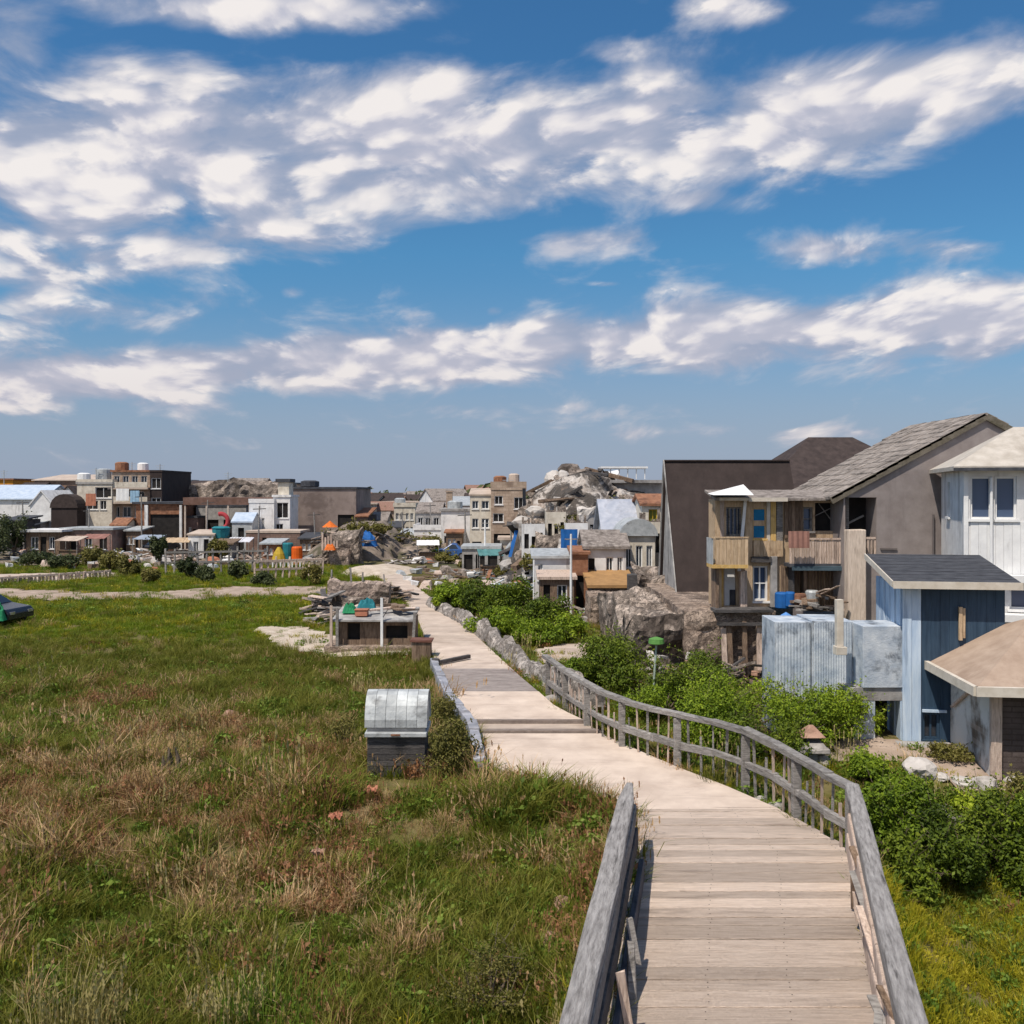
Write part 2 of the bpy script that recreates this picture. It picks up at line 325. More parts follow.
def building(name, label, cat, px, ytop, d, dep, wall, roof, rtype='flat', rh=1.0, wins=(), doors=(), zb=None, rz=0.0, fm=None, gm=None,
             ov=.25, side=(), group=None, parapet=None, chimney=None, extra=None, bars=1):
    """px=(x0,x1) and ytop: extent of the front wall in the view at distance d. wins/doors: (fx0,fx1,fz0,fz1) as fractions of the front wall"""
    fm = fm or white_paint; gm = gm or glass
    x0, x1 = gx(px[0], d), gx(px[1], d); w = x1 - x0
    zb = -.15 if zb is None else zb
    h = gz(ytop, d) - zb
    t = thing(name, label, cat, ((x0 + x1) / 2, d, zb), rz, group)
    O = (-w / 2, 0, 0); wl = MB()
    Hs = [(a * w, b * w, c * h, e * h) for (a, b, c, e) in list(wins) + list(doors)]
    facade(wl, O, (1, 0, 0), (0, -1, 0), w, h, Hs, .16)
    sO = (-w / 2, dep, 0); Ss = [(a * dep, b * dep, c * h, e * h) for (a, b, c, e) in side]
    facade(wl, sO, (0, -1, 0), (-1, 0, 0), dep, h, Ss, .16)
    rO = (w / 2, 0, 0); facade(wl, rO, (0, 1, 0), (1, 0, 0), dep, h, Ss, .16)
    facade(wl, (w / 2, dep, 0), (-1, 0, 0), (0, 1, 0), w, h, [], .16)
    if rtype == 'gable':       # ridge runs front to back, gable triangle faces the viewer
        for y in (0, dep): wl.face([(-w / 2, y, h), (w / 2, y, h), (0, y, h + rh)])
    if rtype == 'side':
        for x in (-w / 2, w / 2): wl.face([(x, 0, h), (x, dep, h), (x, dep / 2, h + rh)])
    wl.build('wall', wall, t, fix=False)
    for i, q in enumerate(Hs):
        if i < len(wins): window(t, O, (1, 0, 0), (0, -1, 0), q, fm, gm, .16, bars=bars)
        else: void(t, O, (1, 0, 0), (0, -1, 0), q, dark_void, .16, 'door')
    for q in Ss:
        window(t, sO, (0, -1, 0), (-1, 0, 0), q, fm, gm, .16); window(t, rO, (0, 1, 0), (1, 0, 0), q, fm, gm, .16)
    r = MB(); W, D = w / 2 + ov, dep + ov; T = .14
    if rtype == 'flat': r.box(-W, W, -ov, D, h + .004, h + .22)
    elif rtype == 'gable':
        k = rh / (w / 2); lo = h - ov * k + .02
        r.slab([(-W, -ov, lo), (0, -ov, h + rh + .02), (0, D, h + rh + .02), (-W, D, lo)], T); r.slab([(0.002, -ov, h + rh + .02), (W, -ov, lo), (W, D, lo), (0.002, D, h + rh + .02)], T)
    elif rtype == 'side':
        k = rh / (dep / 2); lo = h - ov * k + .02; m_ = dep / 2
        r.slab([(-W, -ov, lo), (W, -ov, lo), (W, m_, h + rh + .02), (-W, m_, h + rh + .02)], T); r.slab([(-W, m_ + .002, h + rh + .02), (W, m_ + .002, h + rh + .02), (W, D, lo), (-W, D, lo)], T)
    elif rtype == 'hip':
        i = min(w, dep) * .42; m_ = dep / 2; a, b = (-w / 2 + i, w / 2 - i); z1 = h + rh
        if a > b: a = b = 0
        base = [(-W, -ov, h), (W, -ov, h), (W, D, h), (-W, D, h)]
        vs = base + [(p[0], p[1], h + .12) for p in base] + [(a, m_, z1), (b + .01, m_, z1)]
        r.solid(vs, [(3, 2, 1, 0), (0, 1, 5, 4), (1, 2, 6, 5), (2, 3, 7, 6), (3, 0, 4, 7), (4, 5, 9, 8), (5, 6, 9), (6, 7, 8, 9), (7, 4, 8)])
    elif rtype == 'shed': r.slab([(-W, -ov, h + .02), (W, -ov, h + .02), (W, D, h + rh), (-W, D, h + rh)], T)
    elif rtype == 'barrel':
        n = 10; prof = [(W * math.cos(math.pi * k / n), h + .01 + rh * math.sin(math.pi * k / n)) for k in range(n + 1)]
        r.prism([(x, -ov, z) for x, z in prof], (0, D + ov, 0))
    ro = r.build('roof', roof, t) if r.v else None
    if parapet:
        p = MB(); z0 = h + .224; 
        p.box(-W, W, -ov, -ov + .12, z0, z0 + parapet); p.box(-W, -W + .12, -ov + .122, D, z0, z0 + parapet); p.box(W - .12, W, -ov + .122, D, z0, z0 + parapet)
        p.build('parapet', wall, t)
    if chimney:
        c = MB(); cx = (chimney - .5) * w; c.box(cx - .3, cx + .3, dep * .4, dep * .4 + .6, h - .2, h + rh + .8); c.box(cx - .36, cx + .36, dep * .4 - .06, dep * .4 + .66, h + rh + .803, h + rh + .92)
        c.build('chimney', tan_brick, ro)
    t['w'] = w; t['h'] = h
    return t
# ------------------------------------------------------------------ camera, sun, sky
cam = bpy.data.objects.new('camera', bpy.data.cameras.new('camera')); COL.objects.link(cam); S.camera = cam
cam.location = (0, 0, H); cam.rotation_euler = (R(90), 0, 0)
cam.data.sensor_width = 36; cam.data.lens = F / 1024 * 36; cam.data.shift_y = -(512 - HY) / 1024; cam.data.clip_end = 20000; cam.data.clip_start = .1
SUN = Vector((-.30, -.36, .84)).normalized()
sl = bpy.data.lights.new('sun', 'SUN'); sl.energy = 4.6; sl.angle = R(.53); sl.color = (1, .915, .80)
so = bpy.data.objects.new('sun', sl); COL.objects.link(so); so.rotation_euler = SUN.to_track_quat('Z', 'Y').to_euler(); so.location = (0, 0, 60)
S.view_settings.view_transform = 'Standard'; S.view_settings.look = 'None'; S.view_settings.exposure = 0.0; S.view_settings.gamma = 1
S.cycles.use_denoising = True; S.cycles.max_bounces = 6; S.cycles.diffuse_bounces = 2; S.cycles.transmission_bounces = 3; S.cycles.transparent_max_bounces = 4
S.cycles.sample_clamp_indirect = 4

W = bpy.data.worlds.new('World'); S.world = W; W.use_nodes = True
nt = W.node_tree; nt.nodes.clear()
class E:      # arithmetic on node sockets
    def __init__(s, v): s.v = v
    def op(s, o, b=None, c=None):
        n = nt.nodes.new('ShaderNodeMath'); n.operation = o
        for i, q in enumerate((s, b, c)):
            if q is None: continue
            q = q.v if isinstance(q, E) else q
            if isinstance(q, (int, float)): n.inputs[i].default_value = q
            else: nt.links.new(q, n.inputs[i])
        return E(n.outputs[0])
    def __add__(s, b): return s.op('ADD', b)
    def __radd__(s, b): return s.op('ADD', b)
    def __sub__(s, b): return s.op('SUBTRACT', b)
    def __mul__(s, b): return s.op('MULTIPLY', b)
    def __rmul__(s, b): return s.op('MULTIPLY', b)
    def __truediv__(s, b): return s.op('DIVIDE', b)
def rs(e, a, b, c=0.0, d=1.0): return E(rng(nt, e.v, a, b, c, d))
def comb(a, b, c):
    n = nt.nodes.new('ShaderNodeCombineXYZ')
    for i, q in enumerate((a, b, c)):
        if isinstance(q, E): nt.links.new(q.v, n.inputs[i])
        else: n.inputs[i].default_value = q
    return n.outputs[0]
tc = nt.nodes.new('ShaderNodeTexCoord'); sx = nt.nodes.new('ShaderNodeSeparateXYZ'); nt.links.new(tc.outputs['Generated'], sx.inputs[0])
x, y, z = (E(o) for o in sx.outputs)
ya = y.op('ABSOLUTE').op('MAXIMUM', .12)
s_, t_ = x / ya, z / ya                    # compass slope and height slope of the ray: fixed to the sky, not to a lens
def blob(px, py, rx, ry, amp=1.0, tilt=0.0):
    cs, ct = (px - CX) / F, (HY - py) / F
    u = s_ - cs; v = (t_ - ct) - u * tilt
    q = (u * (F / rx)).op('POWER', 2) + (v * (F / ry)).op('POWER', 2)
    return (q * -1.0).op('EXPONENT') * amp
def band(p0, p1, hw, amp=1.0):
    (ax, ay), (bx, by) = p0, p1
    k = -(by - ay) / (bx - ax); c = (HY - ay) / F - k * (ax - CX) / F
    v = t_ - (s_ * k + c)
    return ((v * (F / hw)).op('POWER', 2) * -1.0).op('EXPONENT') * amp
m = blob(290, 150, 330, 88, 1.0, .04)
for a in [blob(830, 112, 270, 58, 1.08, .22), blob(600, 135, 250, 68, .98, .10), blob(420, 90, 180, 44, .7, .1), blob(90, 150, 210, 110, .95), blob(40, 230, 150, 60, .8), blob(20, 40, 60, 55, .75), blob(250, 8, 190, 30, .9), blob(60, 255, 140, 55, .72),
          blob(1010, 45, 60, 45, .7), blob(250, 235, 210, 34, .75, .05), blob(480, 190, 200, 38, .65, .12), blob(700, 200, 70, 20, .6), blob(590, 240, 90, 20, .62), blob(825, 250, 70, 20, .7), blob(945, 248, 80, 20, .58), blob(740, 8, 60, 22, .66),
          blob(905, 12, 75, 26, .62), blob(612, 52, 50, 18, .55), blob(30, 300, 90, 40, .5), blob(490, 40, 110, 24, .45), blob(607, 284, 24, 4, .5), blob(493, 311, 12, 9, .6), blob(292, 292, 16, 9, .5),
          blob(120, 376, 270, 34, 1.05, .03), blob(300, 372, 180, 24, .9, .05), blob(560, 350, 140, 30, .95, .06), blob(100, 305, 130, 26, .6), blob(430, 362, 230, 32, 1.0, .06), blob(720, 338, 230, 40, .95, .03), blob(960, 322, 190, 46, 1.05, .02), blob(880, 300, 300, 18, .5), blob(120, 320, 190, 26, .45), blob(760, 432, 230, 11, .42), blob(450, 410, 340, 12, .33)]:
    m = m.op('SMOOTH_MAX', a, .12)
m = m.op('SMOOTH_MAX', band((0, 382), (1024, 316), 30, 1.12) * rs(y, 0, .3), .1)
m = m.op('MAXIMUM', (E(rng(nt, y.v, .05, -.25)) * .55))          # scattered cloud over the rest of the sky
def dens(ds, dt, det=8, puff=True):
    s2, t2 = s_ + ds, (t_ + dt).op('MAXIMUM', -.05)
    w = t2 + .32
    v = comb((s2 / w) * 1.0, (t2 + .16).op('LOGARITHM', 2.718) * 1.5 - s2 * .30, 0.7)
    n1 = E(noise(nt, v, 3.9, det, .56, None, .25)); n2 = E(noise(nt, v, 2.0, 1, .5))
    for q in (n1, n2): q.v.node.noise_dimensions = '2D'
    r_ = (n1 - .5) * 1.25 + (n2 - .5) * .45
    if puff:
        w2 = nt.nodes.new('ShaderNodeVectorMath'); w2.operation = 'MULTIPLY_ADD'; nt.links.new(n1.v, w2.inputs[0]); w2.inputs[1].default_value = (.16, .16, 0); nt.links.new(v, w2.inputs[2])
        vo = nt.nodes.new('ShaderNodeTexVoronoi'); vo.voronoi_dimensions = '2D'; vo.feature = 'SMOOTH_F1'; vo.inputs['Scale'].default_value = 9.5; vo.inputs['Detail'].default_value = 1.5; vo.inputs['Roughness'].default_value = .5; vo.inputs['Smoothness'].default_value = .5; nt.links.new(w2.outputs[0], vo.inputs['Vector'])
        r_ = r_ + (E(vo.outputs['Distance']) - .35) * -.40
    return r_, n1, n2
(d0, n1, n2), (d1, _a, _b), (d2, _c, _d) = dens(0, 0), dens(-.012, .018, 5), dens(-.03, .055, 3, False)
raw = d0 + (m * .82 - .37)
cov = rs(raw, -.08, .26)
veil = rs((n1 - .5) * 1.5 + (n2 - .5) * .3 + m * 1.0 - .37, -.16, .40) * .92
light = rs((d0 - d1) * .85 + (d0 - d2) * .5, -.38, .40)
thick = rs(raw, .25, .70)
lit = (light * 1.0 + .12) * (thick * -.16 + 1.0)
lit = lit.op('MINIMUM', 1.0).op('MAXIMUM', 0.0)
pcol = ramp(nt, lit.v, [(.50, .53, .66), (.66, .66, .76), (.87, .84, .88), (1.07, 1.01, .98)], [0, .34, .60, .92])
vcol = ramp(nt, rs(n1 * .7 + light * .3, .3, .75).v, [(.40, .46, .61), (.55, .58, .70), (.74, .73, .79)], [0, .5, 1])
ccol = mixc(nt, cov.v, vcol, pcol)
low = rs(t_, .22, .03)
ccol = mixc(nt, (low * .40).v, ccol, (.66, .59, .62))
cov = (cov * .96).op('MAXIMUM', veil)
sky = nt.nodes.new('ShaderNodeTexSky'); sky.sky_type = 'NISHITA'; sky.sun_disc = False
sky.sun_elevation = math.asin(SUN.z); sky.sun_rotation = math.atan2(SUN.x, SUN.y); sky.air_density = 1.0; sky.dust_density = .35; sky.ozone_density = 2.2; sky.altitude = 0
hs = nt.nodes.new('ShaderNodeHueSaturation'); hs.inputs['Saturation'].default_value = 1.02; nt.links.new(sky.outputs[0], hs.inputs['Color'])
tint = ramp(nt, rs(t_, -.02, .55).v, [(.66, .65, .72), (.56, .72, .84), (.46, .87, 1.02), (.43, .86, 1.08)], [0, .14, .5, 1])
skc = mixc(nt, 1.0, hs.outputs[0], tint, 'MULTIPLY')
skc = mixc(nt, (rs(t_, .24, .0) * .8).v, skc, (2.75, 3.45, 4.85))
b1 = nt.nodes.new('ShaderNodeBackground'); nt.links.new(skc, b1.inputs[0]); b1.inputs[1].default_value = .105
b2 = nt.nodes.new('ShaderNodeBackground'); nt.links.new(ccol, b2.inputs[0]); b2.inputs[1].default_value = .86
mx = nt.nodes.new('ShaderNodeMixShader'); wo = nt.nodes.new('ShaderNodeOutputWorld')
W.cycles.sampling_method = 'MANUAL'; W.cycles.sample_map_resolution = 256
cf = cov * rs(t_, .005, .07)
nt.links.new(cf.v, mx.inputs[0]); nt.links.new(b1.outputs[0], mx.inputs[1]); nt.links.new(b2.outputs[0], mx.inputs[2]); nt.links.new(mx.outputs[0], wo.inputs[0])

# ------------------------------------------------------------------ ground
def axis(parts):
    a = []
    for (p, q, st) in parts: a += list(np.arange(p, q, st))
    return np.array(a + [parts[-1][1]])
gxs = axis([(-9000, -600, 1200), (-600, -140, 60), (-140, -40, 4), (-40, -16, .8), (-16, 16, .32), (16, 40, .8), (40, 140, 4), (140, 600, 60), (600, 9000, 1200)])
gys = axis([(-40, 2, 4), (2, 30, .32), (30, 62, .6), (62, 130, 2), (130, 500, 30), (500, 9000, 1000)])
XX, YY = np.meshgrid(gxs, gys); ZZ = hgt(XX, YY)
nx, ny = len(gxs), len(gys)
V = np.stack([XX.ravel(), YY.ravel(), ZZ.ravel()], 1); idx = np.arange(nx * ny).reshape(ny, nx)
Fq = np.stack([idx[:-1, :-1], idx[:-1, 1:], idx[1:, 1:], idx[1:, :-1]], -1).reshape(-1, 4)
me = bpy.data.meshes.new('ground'); me.from_pydata(V.tolist(), [], Fq.tolist()); me.polygons.foreach_set('use_smooth', [True] * len(Fq))
gm, nt2, b, o = NT('turf_and_soil')
ge = nt2.nodes.new('ShaderNodeNewGeometry'); P_ = ge.outputs['Position']
c = ramp(nt2, noise(nt2, P_, .55, 7, .62), [(.07, .058, .020), (.11, .10, .026), (.17, .14, .06), (.22, .165, .095)], [.3, .45, .58, .72])
c = mixc(nt2, rng(nt2, noise(nt2, P_, 4, 6, .65), .52, .70, 0, .55), c, (.05, .042, .022))
sp = nt2.nodes.new('ShaderNodeSeparateXYZ'); L(nt2, P_, sp.inputs[0])
far = ramp(nt2, noise(nt2, P_, .035, 6, .6), [(.06, .065, .03), (.12, .11, .06), (.20, .17, .13)], [.35, .5, .65])
c = mixc(nt2, rng(nt2, sp.outputs[1], 60, 90), c, far)
L(nt2, c, b.inputs['Base Color']); b.inputs['Roughness'].default_value = .95; b.inputs['Specular IOR Level'].default_value = .1
bp = nt2.nodes.new('ShaderNodeBump'); bp.inputs['Strength'].default_value = .8; bp.inputs['Distance'].default_value = .06
L(nt2, noise(nt2, P_, 7, 7, .65), bp.inputs['Height']); L(nt2, bp.outputs[0], b.inputs['Normal'])
me.materials.append(gm); go = bpy.data.objects.new('ground', me); COL.objects.link(go); structure(go)

def patch(name, pts, m, st=.35, lift=.045, amp=.5, world=False, s=2.0):
    """a sheet lying on the ground inside an uneven outline"""
    w = pts if world else [G(*p) for p in pts]
    xs = [p[0] for p in w]; ys = [p[1] for p in w]
    ax = np.arange(min(xs) - 1, max(xs) + 1, st); ay = np.arange(min(ys) - 1, max(ys) + 1, st)
    A, B = np.meshgrid(ax, ay)
    def inside(X, Y):
        c = np.zeros(X.shape, bool); n = len(w)
        for i in range(n):
            (x1, y1), (x2, y2) = w[i], w[(i + 1) % n]
            k = ((y1 > Y) != (y2 > Y)) & (X < (x2 - x1) * (Y - y1) / (y2 - y1 + 1e-9) + x1); c ^= k
        return c
    Cx, Cy = A[:-1, :-1] + st / 2, B[:-1, :-1] + st / 2
    I = inside(Cx + vn(Cx, Cy, s, 21) * amp, Cy + vn(Cx, Cy, s, 22) * amp)
    Zc = hgt(A, B) + lift; mb = MB(); n1 = A.shape[1]
    mb.v = np.stack([A.ravel(), B.ravel(), Zc.ravel()], 1).tolist()
    for i, k in zip(*np.nonzero(I)): mb.f.append((i * n1 + k, i * n1 + k + 1, (i + 1) * n1 + k + 1, (i + 1) * n1 + k)); mb.r.append(.5)
    used = sorted({v for f in mb.f for v in f}); mp = {v: i for i, v in enumerate(used)}
    mb.v = [mb.v[v] for v in used]; mb.f = [tuple(mp[v] for v in f) for f in mb.f]
    MASKS.append((w, .3)); return structure(mb.build(name, m, smooth=True, fix=False))
MASKS = []
patch('dirt_track', [(-60, 592), (60, 600), (200, 598), (330, 592), (330, 585), (200, 588), (110, 592), (-60, 586)], dirt, amp=.7)
patch('sandy_apron', [(250, 632), (290, 646), (335, 652), (420, 652), (420, 642), (335, 634), (300, 624), (262, 628)], sand, amp=.35)
patch('gravel_walk', [(-60, 583), (60, 580), (115, 575), (115, 571), (-60, 575)], concrete, amp=.4)
patch('stone_paving', [(525, 650), (540, 662), (590, 660), (602, 642), (560, 642)], concrete, amp=.3)
patch('house_yard', [(780, 752), (900, 762), (1060, 805), (1200, 800), (1200, 730), (900, 738), (830, 742)], dirt, amp=.9, s=1.2)
earth_yard = mat('yard_earth', (.10, .085, .045), (.26, .205, .155), .7, None, (.055, .06, .02), .9, .25, None, .46, bump=.8)
patch('rubble_yard', [(-60, 560), (40, 566), (240, 560), (320, 566), (350, 556), (420, 560), (480, 575), (560, 600), (690, 640), (800, 650), (900, 600), (640, 555), (300, 542), (-60, 545)], earth_yard, st=.8, amp=2, s=5)

# ------------------------------------------------------------------ boardwalk, footpath
deck = MB(); yy = 2.6
while yy < 17.0:
    w_ = random.choice([.24, .26, .3, .34, .38]); deck.cur = min(1, max(0, random.gauss(.5, .24)))
    if abs(yy - 12.0) < .2: deck.cur = .02
    a0, a1 = float(xl(yy)), float(xr(yy)); b0, b1 = float(xl(yy + w_)), float(xr(yy + w_))
    e0, e1 = random.uniform(-.05, .03), random.uniform(-.03, .05); zt = random.uniform(-.012, .006); g_ = random.choice([.009, .013, .02])
    y2 = yy + w_ - g_
    p = [(a0 + e0, yy, -.06), (a1 + e1, yy, -.06), (b1 + e1, y2, -.06), (b0 + e0, y2, -.06), (a0 + e0, yy, zt + random.uniform(-.005, .005)), (a1 + e1, yy, zt + random.uniform(-.005, .005)), (b1 + e1, y2, zt + random.uniform(-.005, .005)), (b0 + e0, y2, zt)]
    deck.hexa(p); yy += w_
dk = structure(deck.build('boardwalk', wood_deck, bevel=.007))
nl = MB()
for q in range(0, len(deck.v), 8):
    p = deck.v[q:q + 8]
    for f in (.05, .35, .65, .95):
        for e in (.28, .74):
            x_ = (p[4][0] * (1 - e) + p[7][0] * e) * (1 - f) + (p[5][0] * (1 - e) + p[6][0] * e) * f + random.uniform(-.012, .012); y_ = p[4][1] * (1 - e) + p[7][1] * e; z_ = max(p[4][2], p[5][2], p[6][2], p[7][2]) + .002
            nl.face([(x_ + .009 * math.cos(a), y_ + .009 * math.sin(a), z_) for a in (0, 1.05, 2.1, 3.14, 4.19, 5.24)])
no = nl.build('nail_heads', mat('iron_nails', (.05, .04, .035), (.10, .07, .055), 9, bump=0), dk, fix=False)
jo = MB()
for f in (.03, .35, .65, .97):
    for k in range(7):
        ya, yb = 2.6 + k * 2.05, 2.6 + (k + 1) * 2.05 - .005
        jo.bar((xl(ya) * (1 - f) + xr(ya) * f, ya, -.165), (xl(yb) * (1 - f) + xr(yb) * f, yb, -.165), .09, .20)
        if f in (.03, .97) : jo.box(*(lambda q: (q - .07, q + .07))(float(xl(ya) * (1 - f) + xr(ya) * f)), ya, ya + .14, -1.6, -.27)
jo.build('joist', wood_dark, dk)
fp = MB()
def slabstrip(y0, y1, n, z0, z1, tone, gap=.012, th=.16):
    for i in range(n):
        a, b_ = y0 + (y1 - y0) * i / n, y0 + (y1 - y0) * (i + 1) / n - gap
        fp.cur = min(1, max(0, tone + random.uniform(-.12, .12))); za, zb_ = z0 + (z1 - z0) * i / n, z0 + (z1 - z0) * (i + 1) / n
        sub = [a + (b_ - a) * k / 4 for k in range(5)]
        for k in range(4):
            u, v = sub[k], sub[k + 1]; s0, s1 = za + (zb_ - za) * k / 4, za + (zb_ - za) * (k + 1) / 4
            fp.hexa([(float(xl(u)), u, s0 - th), (float(xr(u)), u, s0 - th), (float(xr(v)), v, s1 - th), (float(xl(v)), v, s1 - th), (float(xl(u)), u, s0), (float(xr(u)), u, s0), (float(xr(v)), v, s1), (float(xl(v)), v, s1)])
slabstrip(17.03, 22.4, 1, 0.0, .0, .75)
slabstrip(22.42, 23.1, 1, .05, .06, .35)
slabstrip(23.12, 26.4, 1, .14, .16, .8)
slabstrip(30.02, 34.8, 2, .11, .06, .62)
slabstrip(34.82, 74, 60, .05, .0, .5, gap=.02)
structure(fp.build('footpath', concrete, bevel=.012))
fp = MB(); slabstrip(26.42, 30.0, 3, .15, .12, .5); structure(fp.build('paving_band', mat('worn_dark_paving', (.22, .185, .17), (.36, .31, .285), 3, (1, 2.5, 1), (.16, .13, .12), .6, 1.2, (.5, 2, 1), .5, bump=.6, rnd=.2), bevel=.012))
fp = MB(); slabstrip(22.405, 22.60, 1, .062, .062, .5); slabstrip(23.06, 23.2, 1, .152, .152, .5); structure(fp.build('step_edge', mat('step_edge_stone', (.17, .135, .115), (.28, .23, .20), 5, (1, 3, 1), bump=.5)))
ks = MB()
def kerb(fn, y0, y1, st, off, w_, h0, h1, jit=.02):
    yq = y0
    while yq < y1:
        y2 = min(yq + st * random.uniform(.8, 1.25), y1); ks.cur = random.random(); f = (yq - y0) / (y1 - y0); hh = h0 * (1 - f) + h1 * f + random.uniform(-.03, .03)
        a, b_ = float(fn(yq)) + off, float(fn(y2 - .015)) + off
        p = [(a, yq, -.5), (a + w_, yq, -.5), (b_ + w_, y2 - .015, -.5), (b_, y2 - .015, -.5), (a, yq, hh), (a + w_, yq, hh), (b_ + w_, y2 - .015, hh), (b_, y2 - .015, hh)]
        ks.hexa([tuple(c_ + random.uniform(-jit, jit) for c_ in q) for q in p]); yq = y2
kerb(xl, 19.2, 31, .8, -.25, .24, .34, .30)
tag(ks.build('low_wall', kerb_stone, bevel=.02), 'low blue grey stone edging wall on the left side of the slabbed path', 'low wall')
bl = MB(); (xa, ya), (xb, yb) = G(690, 656), G(735, 650)
a_, b_ = Vector((float(xl(31)) + .1, 30.6, .2)), Vector((float(xr(31.6)) * .5 + float(xl(31.6)) * .5, 31.8, .2))
bl.bar(a_, b_, .12, .12, .01); bl.tube([a_ + Vector((-.12, -.02, -.12)), a_ + Vector((-.1, -.02, .14))], [.16, .13], 8)
one(bl, 'barrier_bar', wood_dark, 'dark bar lying across the pale path at the change of paving', 'bar', (0, 0, 0))

# ------------------------------------------------------------------ railings and fence
def taper_beam(mb, pts, w, h, tip=True):
    """heavy hewn beam through the points (top centre line), rounded at the far end"""
    n = len(pts); secs = []
    for i, p in enumerate(pts):
        p = Vector(p); d = (Vector(pts[min(i + 1, n - 1)]) - Vector(pts[max(i - 1, 0)])); d.z = 0; d.normalize(); u = Vector((d.y, -d.x, 0))
        k = 1.0
        if tip and i == n - 1: k = .42
        ww, hh = w / 2 * k * random.uniform(.94, 1.06), h * (k + .1 if k < 1 else 1) * random.uniform(.93, 1.07)
        oc = [(-1, -.12), (-.72, 0), (.72, 0), (1, -.14), (1, -.86), (.7, -1), (-.7, -1), (-1, -.85)]
        secs.append([p + u * (a * ww) + Vector((0, 0, b_ * hh)) for a, b_ in oc])
    vs = [q for s0 in secs for q in s0]; fs = []
    for i in range(n - 1):
        for k in range(8): fs.append((i * 8 + k, i * 8 + (k + 1) % 8, (i + 1) * 8 + (k + 1) % 8, (i + 1) * 8 + k))
    fs += [tuple(range(7, -1, -1)), tuple(range((n - 1) * 8, n * 8))]
    mb.solid(vs, fs)
def along(a, b, n, jz=.0, jx=.0):
    a, b = Vector(a), Vector(b)
    return [a.lerp(b, i / (n - 1)) + Vector((random.uniform(-jx, jx), 0, random.uniform(-jz, jz))) for i in range(n)]
RH = 1.15
# left rail
T0, T1 = Vector((gx(630, 15.05), 15.05, RH)), Vector((gx(572, 8.2), 8.2, RH)); dv = (T0 - T1) / (T0.y - T1.y); T2 = T1 - dv * 4.6
lr = thing('timber_handrail', 'heavy weathered grey handrail with a blunt rounded end, on the left edge of the boardwalk', 'handrail', (T0.x, T0.y, 0), -math.atan(dv.x))
def rel(p, root): return Matrix.Rotation(-root.rotation_euler[2], 3, 'Z') @ (Vector(p) - Vector(root.location))
mb = MB(); taper_beam(mb, [rel(p, lr) for p in along(T2, T0, 16, .012, .012)], .27, .17); mb.build('top_rail', wood_rail, lr, bevel=.012)
nrm = Vector((dv.y, -dv.x, 0)).normalized()
for (zt, hh, off, ye, m_) in ((.95, .27, .10, 14.6, wood_grey), (.65, .30, .13, 14.4, wood_dark), (.32, .34, .26, 14.0, mat('blue_black_plank', (.045, .05, .062), (.12, .125, .145), 5, (4, .5, 4), (.02, .02, .024), .6, 2, None, .5, bump=.7))):
    e = T0 + dv * (ye - T0.y); mb = MB(); pts = along(T2 + nrm * off, e + nrm * off, 10, .01, .008)
    pts = [Vector((p.x, p.y, zt)) for p in pts]
    taper_beam(mb, [rel(p, lr) for p in pts], .09, hh, tip=False); mb.build('side_board', m_, lr, bevel=.006)
for k in range(6):
    p = T0 + dv * (-.55 - k * 1.75); mb = MB(); mb.cur = random.random()
    mb.box(-.09, .09, -.09, .09, -.75, RH - .19, .008); o = mb.build('post', wood_grey, lr, bevel=.01); o.location = rel((p.x, p.y, 0), lr)
# broken splintered boards hanging off the inner side
for k in range(3):
    q = T0 + dv * random.uniform(-5.9, -3.2) + nrm * random.uniform(.20, .34); mb = MB(); mb.cur = random.random()
    q.z = random.uniform(.55, .8); mb.bar(q, q + Vector((random.uniform(-.05, .2), random.uniform(-.5, .1), -random.uniform(.3, .7))), .09, .03, .012)
    mb.v = [tuple(rel(v, lr)) for v in mb.v]; mb.build('splintered_board', wood_pink if k % 2 else wood_grey, lr)
# right rail
C0 = Vector((gx(855, 14.9), 14.9, RH)); C1 = Vector((gx(917, 8.2), 8.2, RH)); dr = (C0 - C1) / (C0.y - C1.y); C2 = C1 - dr * 4.6; nr = Vector((-dr.y, dr.x, 0)).normalized()
rr = thing('timber_handrail', 'weathered handrail running straight along the right edge of the boardwalk above dark grass', 'handrail', (C0.x, C0.y, 0), -math.atan(dr.x))
mb = MB(); taper_beam(mb, [rel(p, rr) for p in along(C2, C0 + Vector((0, .12, 0)), 14, .01, .012)], .235, .14, tip=False); mb.build('top_rail', wood_rail, rr, bevel=.012)
for (zt, hh, off) in ((.98, .25, .09), (.70, .30, .12), (.37, .34, .14)):
    mb = MB(); pts = [Vector((p.x, p.y, zt + random.uniform(-.012, .012))) for p in along(C2 + nr * off, C0 + nr * off + Vector((0, -.1, 0)), 9)]
    taper_beam(mb, [rel(p, rr) for p in pts], .07, hh, tip=False); mb.build('side_board', wood_pink if zt < .8 else wood_grey, rr, bevel=.006)
for k in range(7):
    p = C0 + dr * (-.1 - k * 1.6); mb = MB(); mb.cur = random.random(); mb.box(-.08, .08, -.08, .08, -1.5, RH - .145, .008)
    o = mb.build('post', wood_dark if k == 0 else wood_grey, rr, bevel=.01); o.location = rel((p.x, p.y, 0), rr)
for k in range(9):
    q = C0 + dr * random.uniform(-6.4, -1.6) + nr * random.uniform(.17, .27); q.z = random.uniform(.4, .95); mb = MB(); mb.cur = random.random()
    mb.bar(q, q + Vector((random.uniform(-.1, .1), random.uniform(-.9, .1), -random.uniform(.15, .5))), .08, .03, .012)
    mb.v = [tuple(rel(v, rr)) for v in mb.v]; mb.build('splintered_board', (wood_pink, wood_grey, wood_brown)[k % 3], rr)
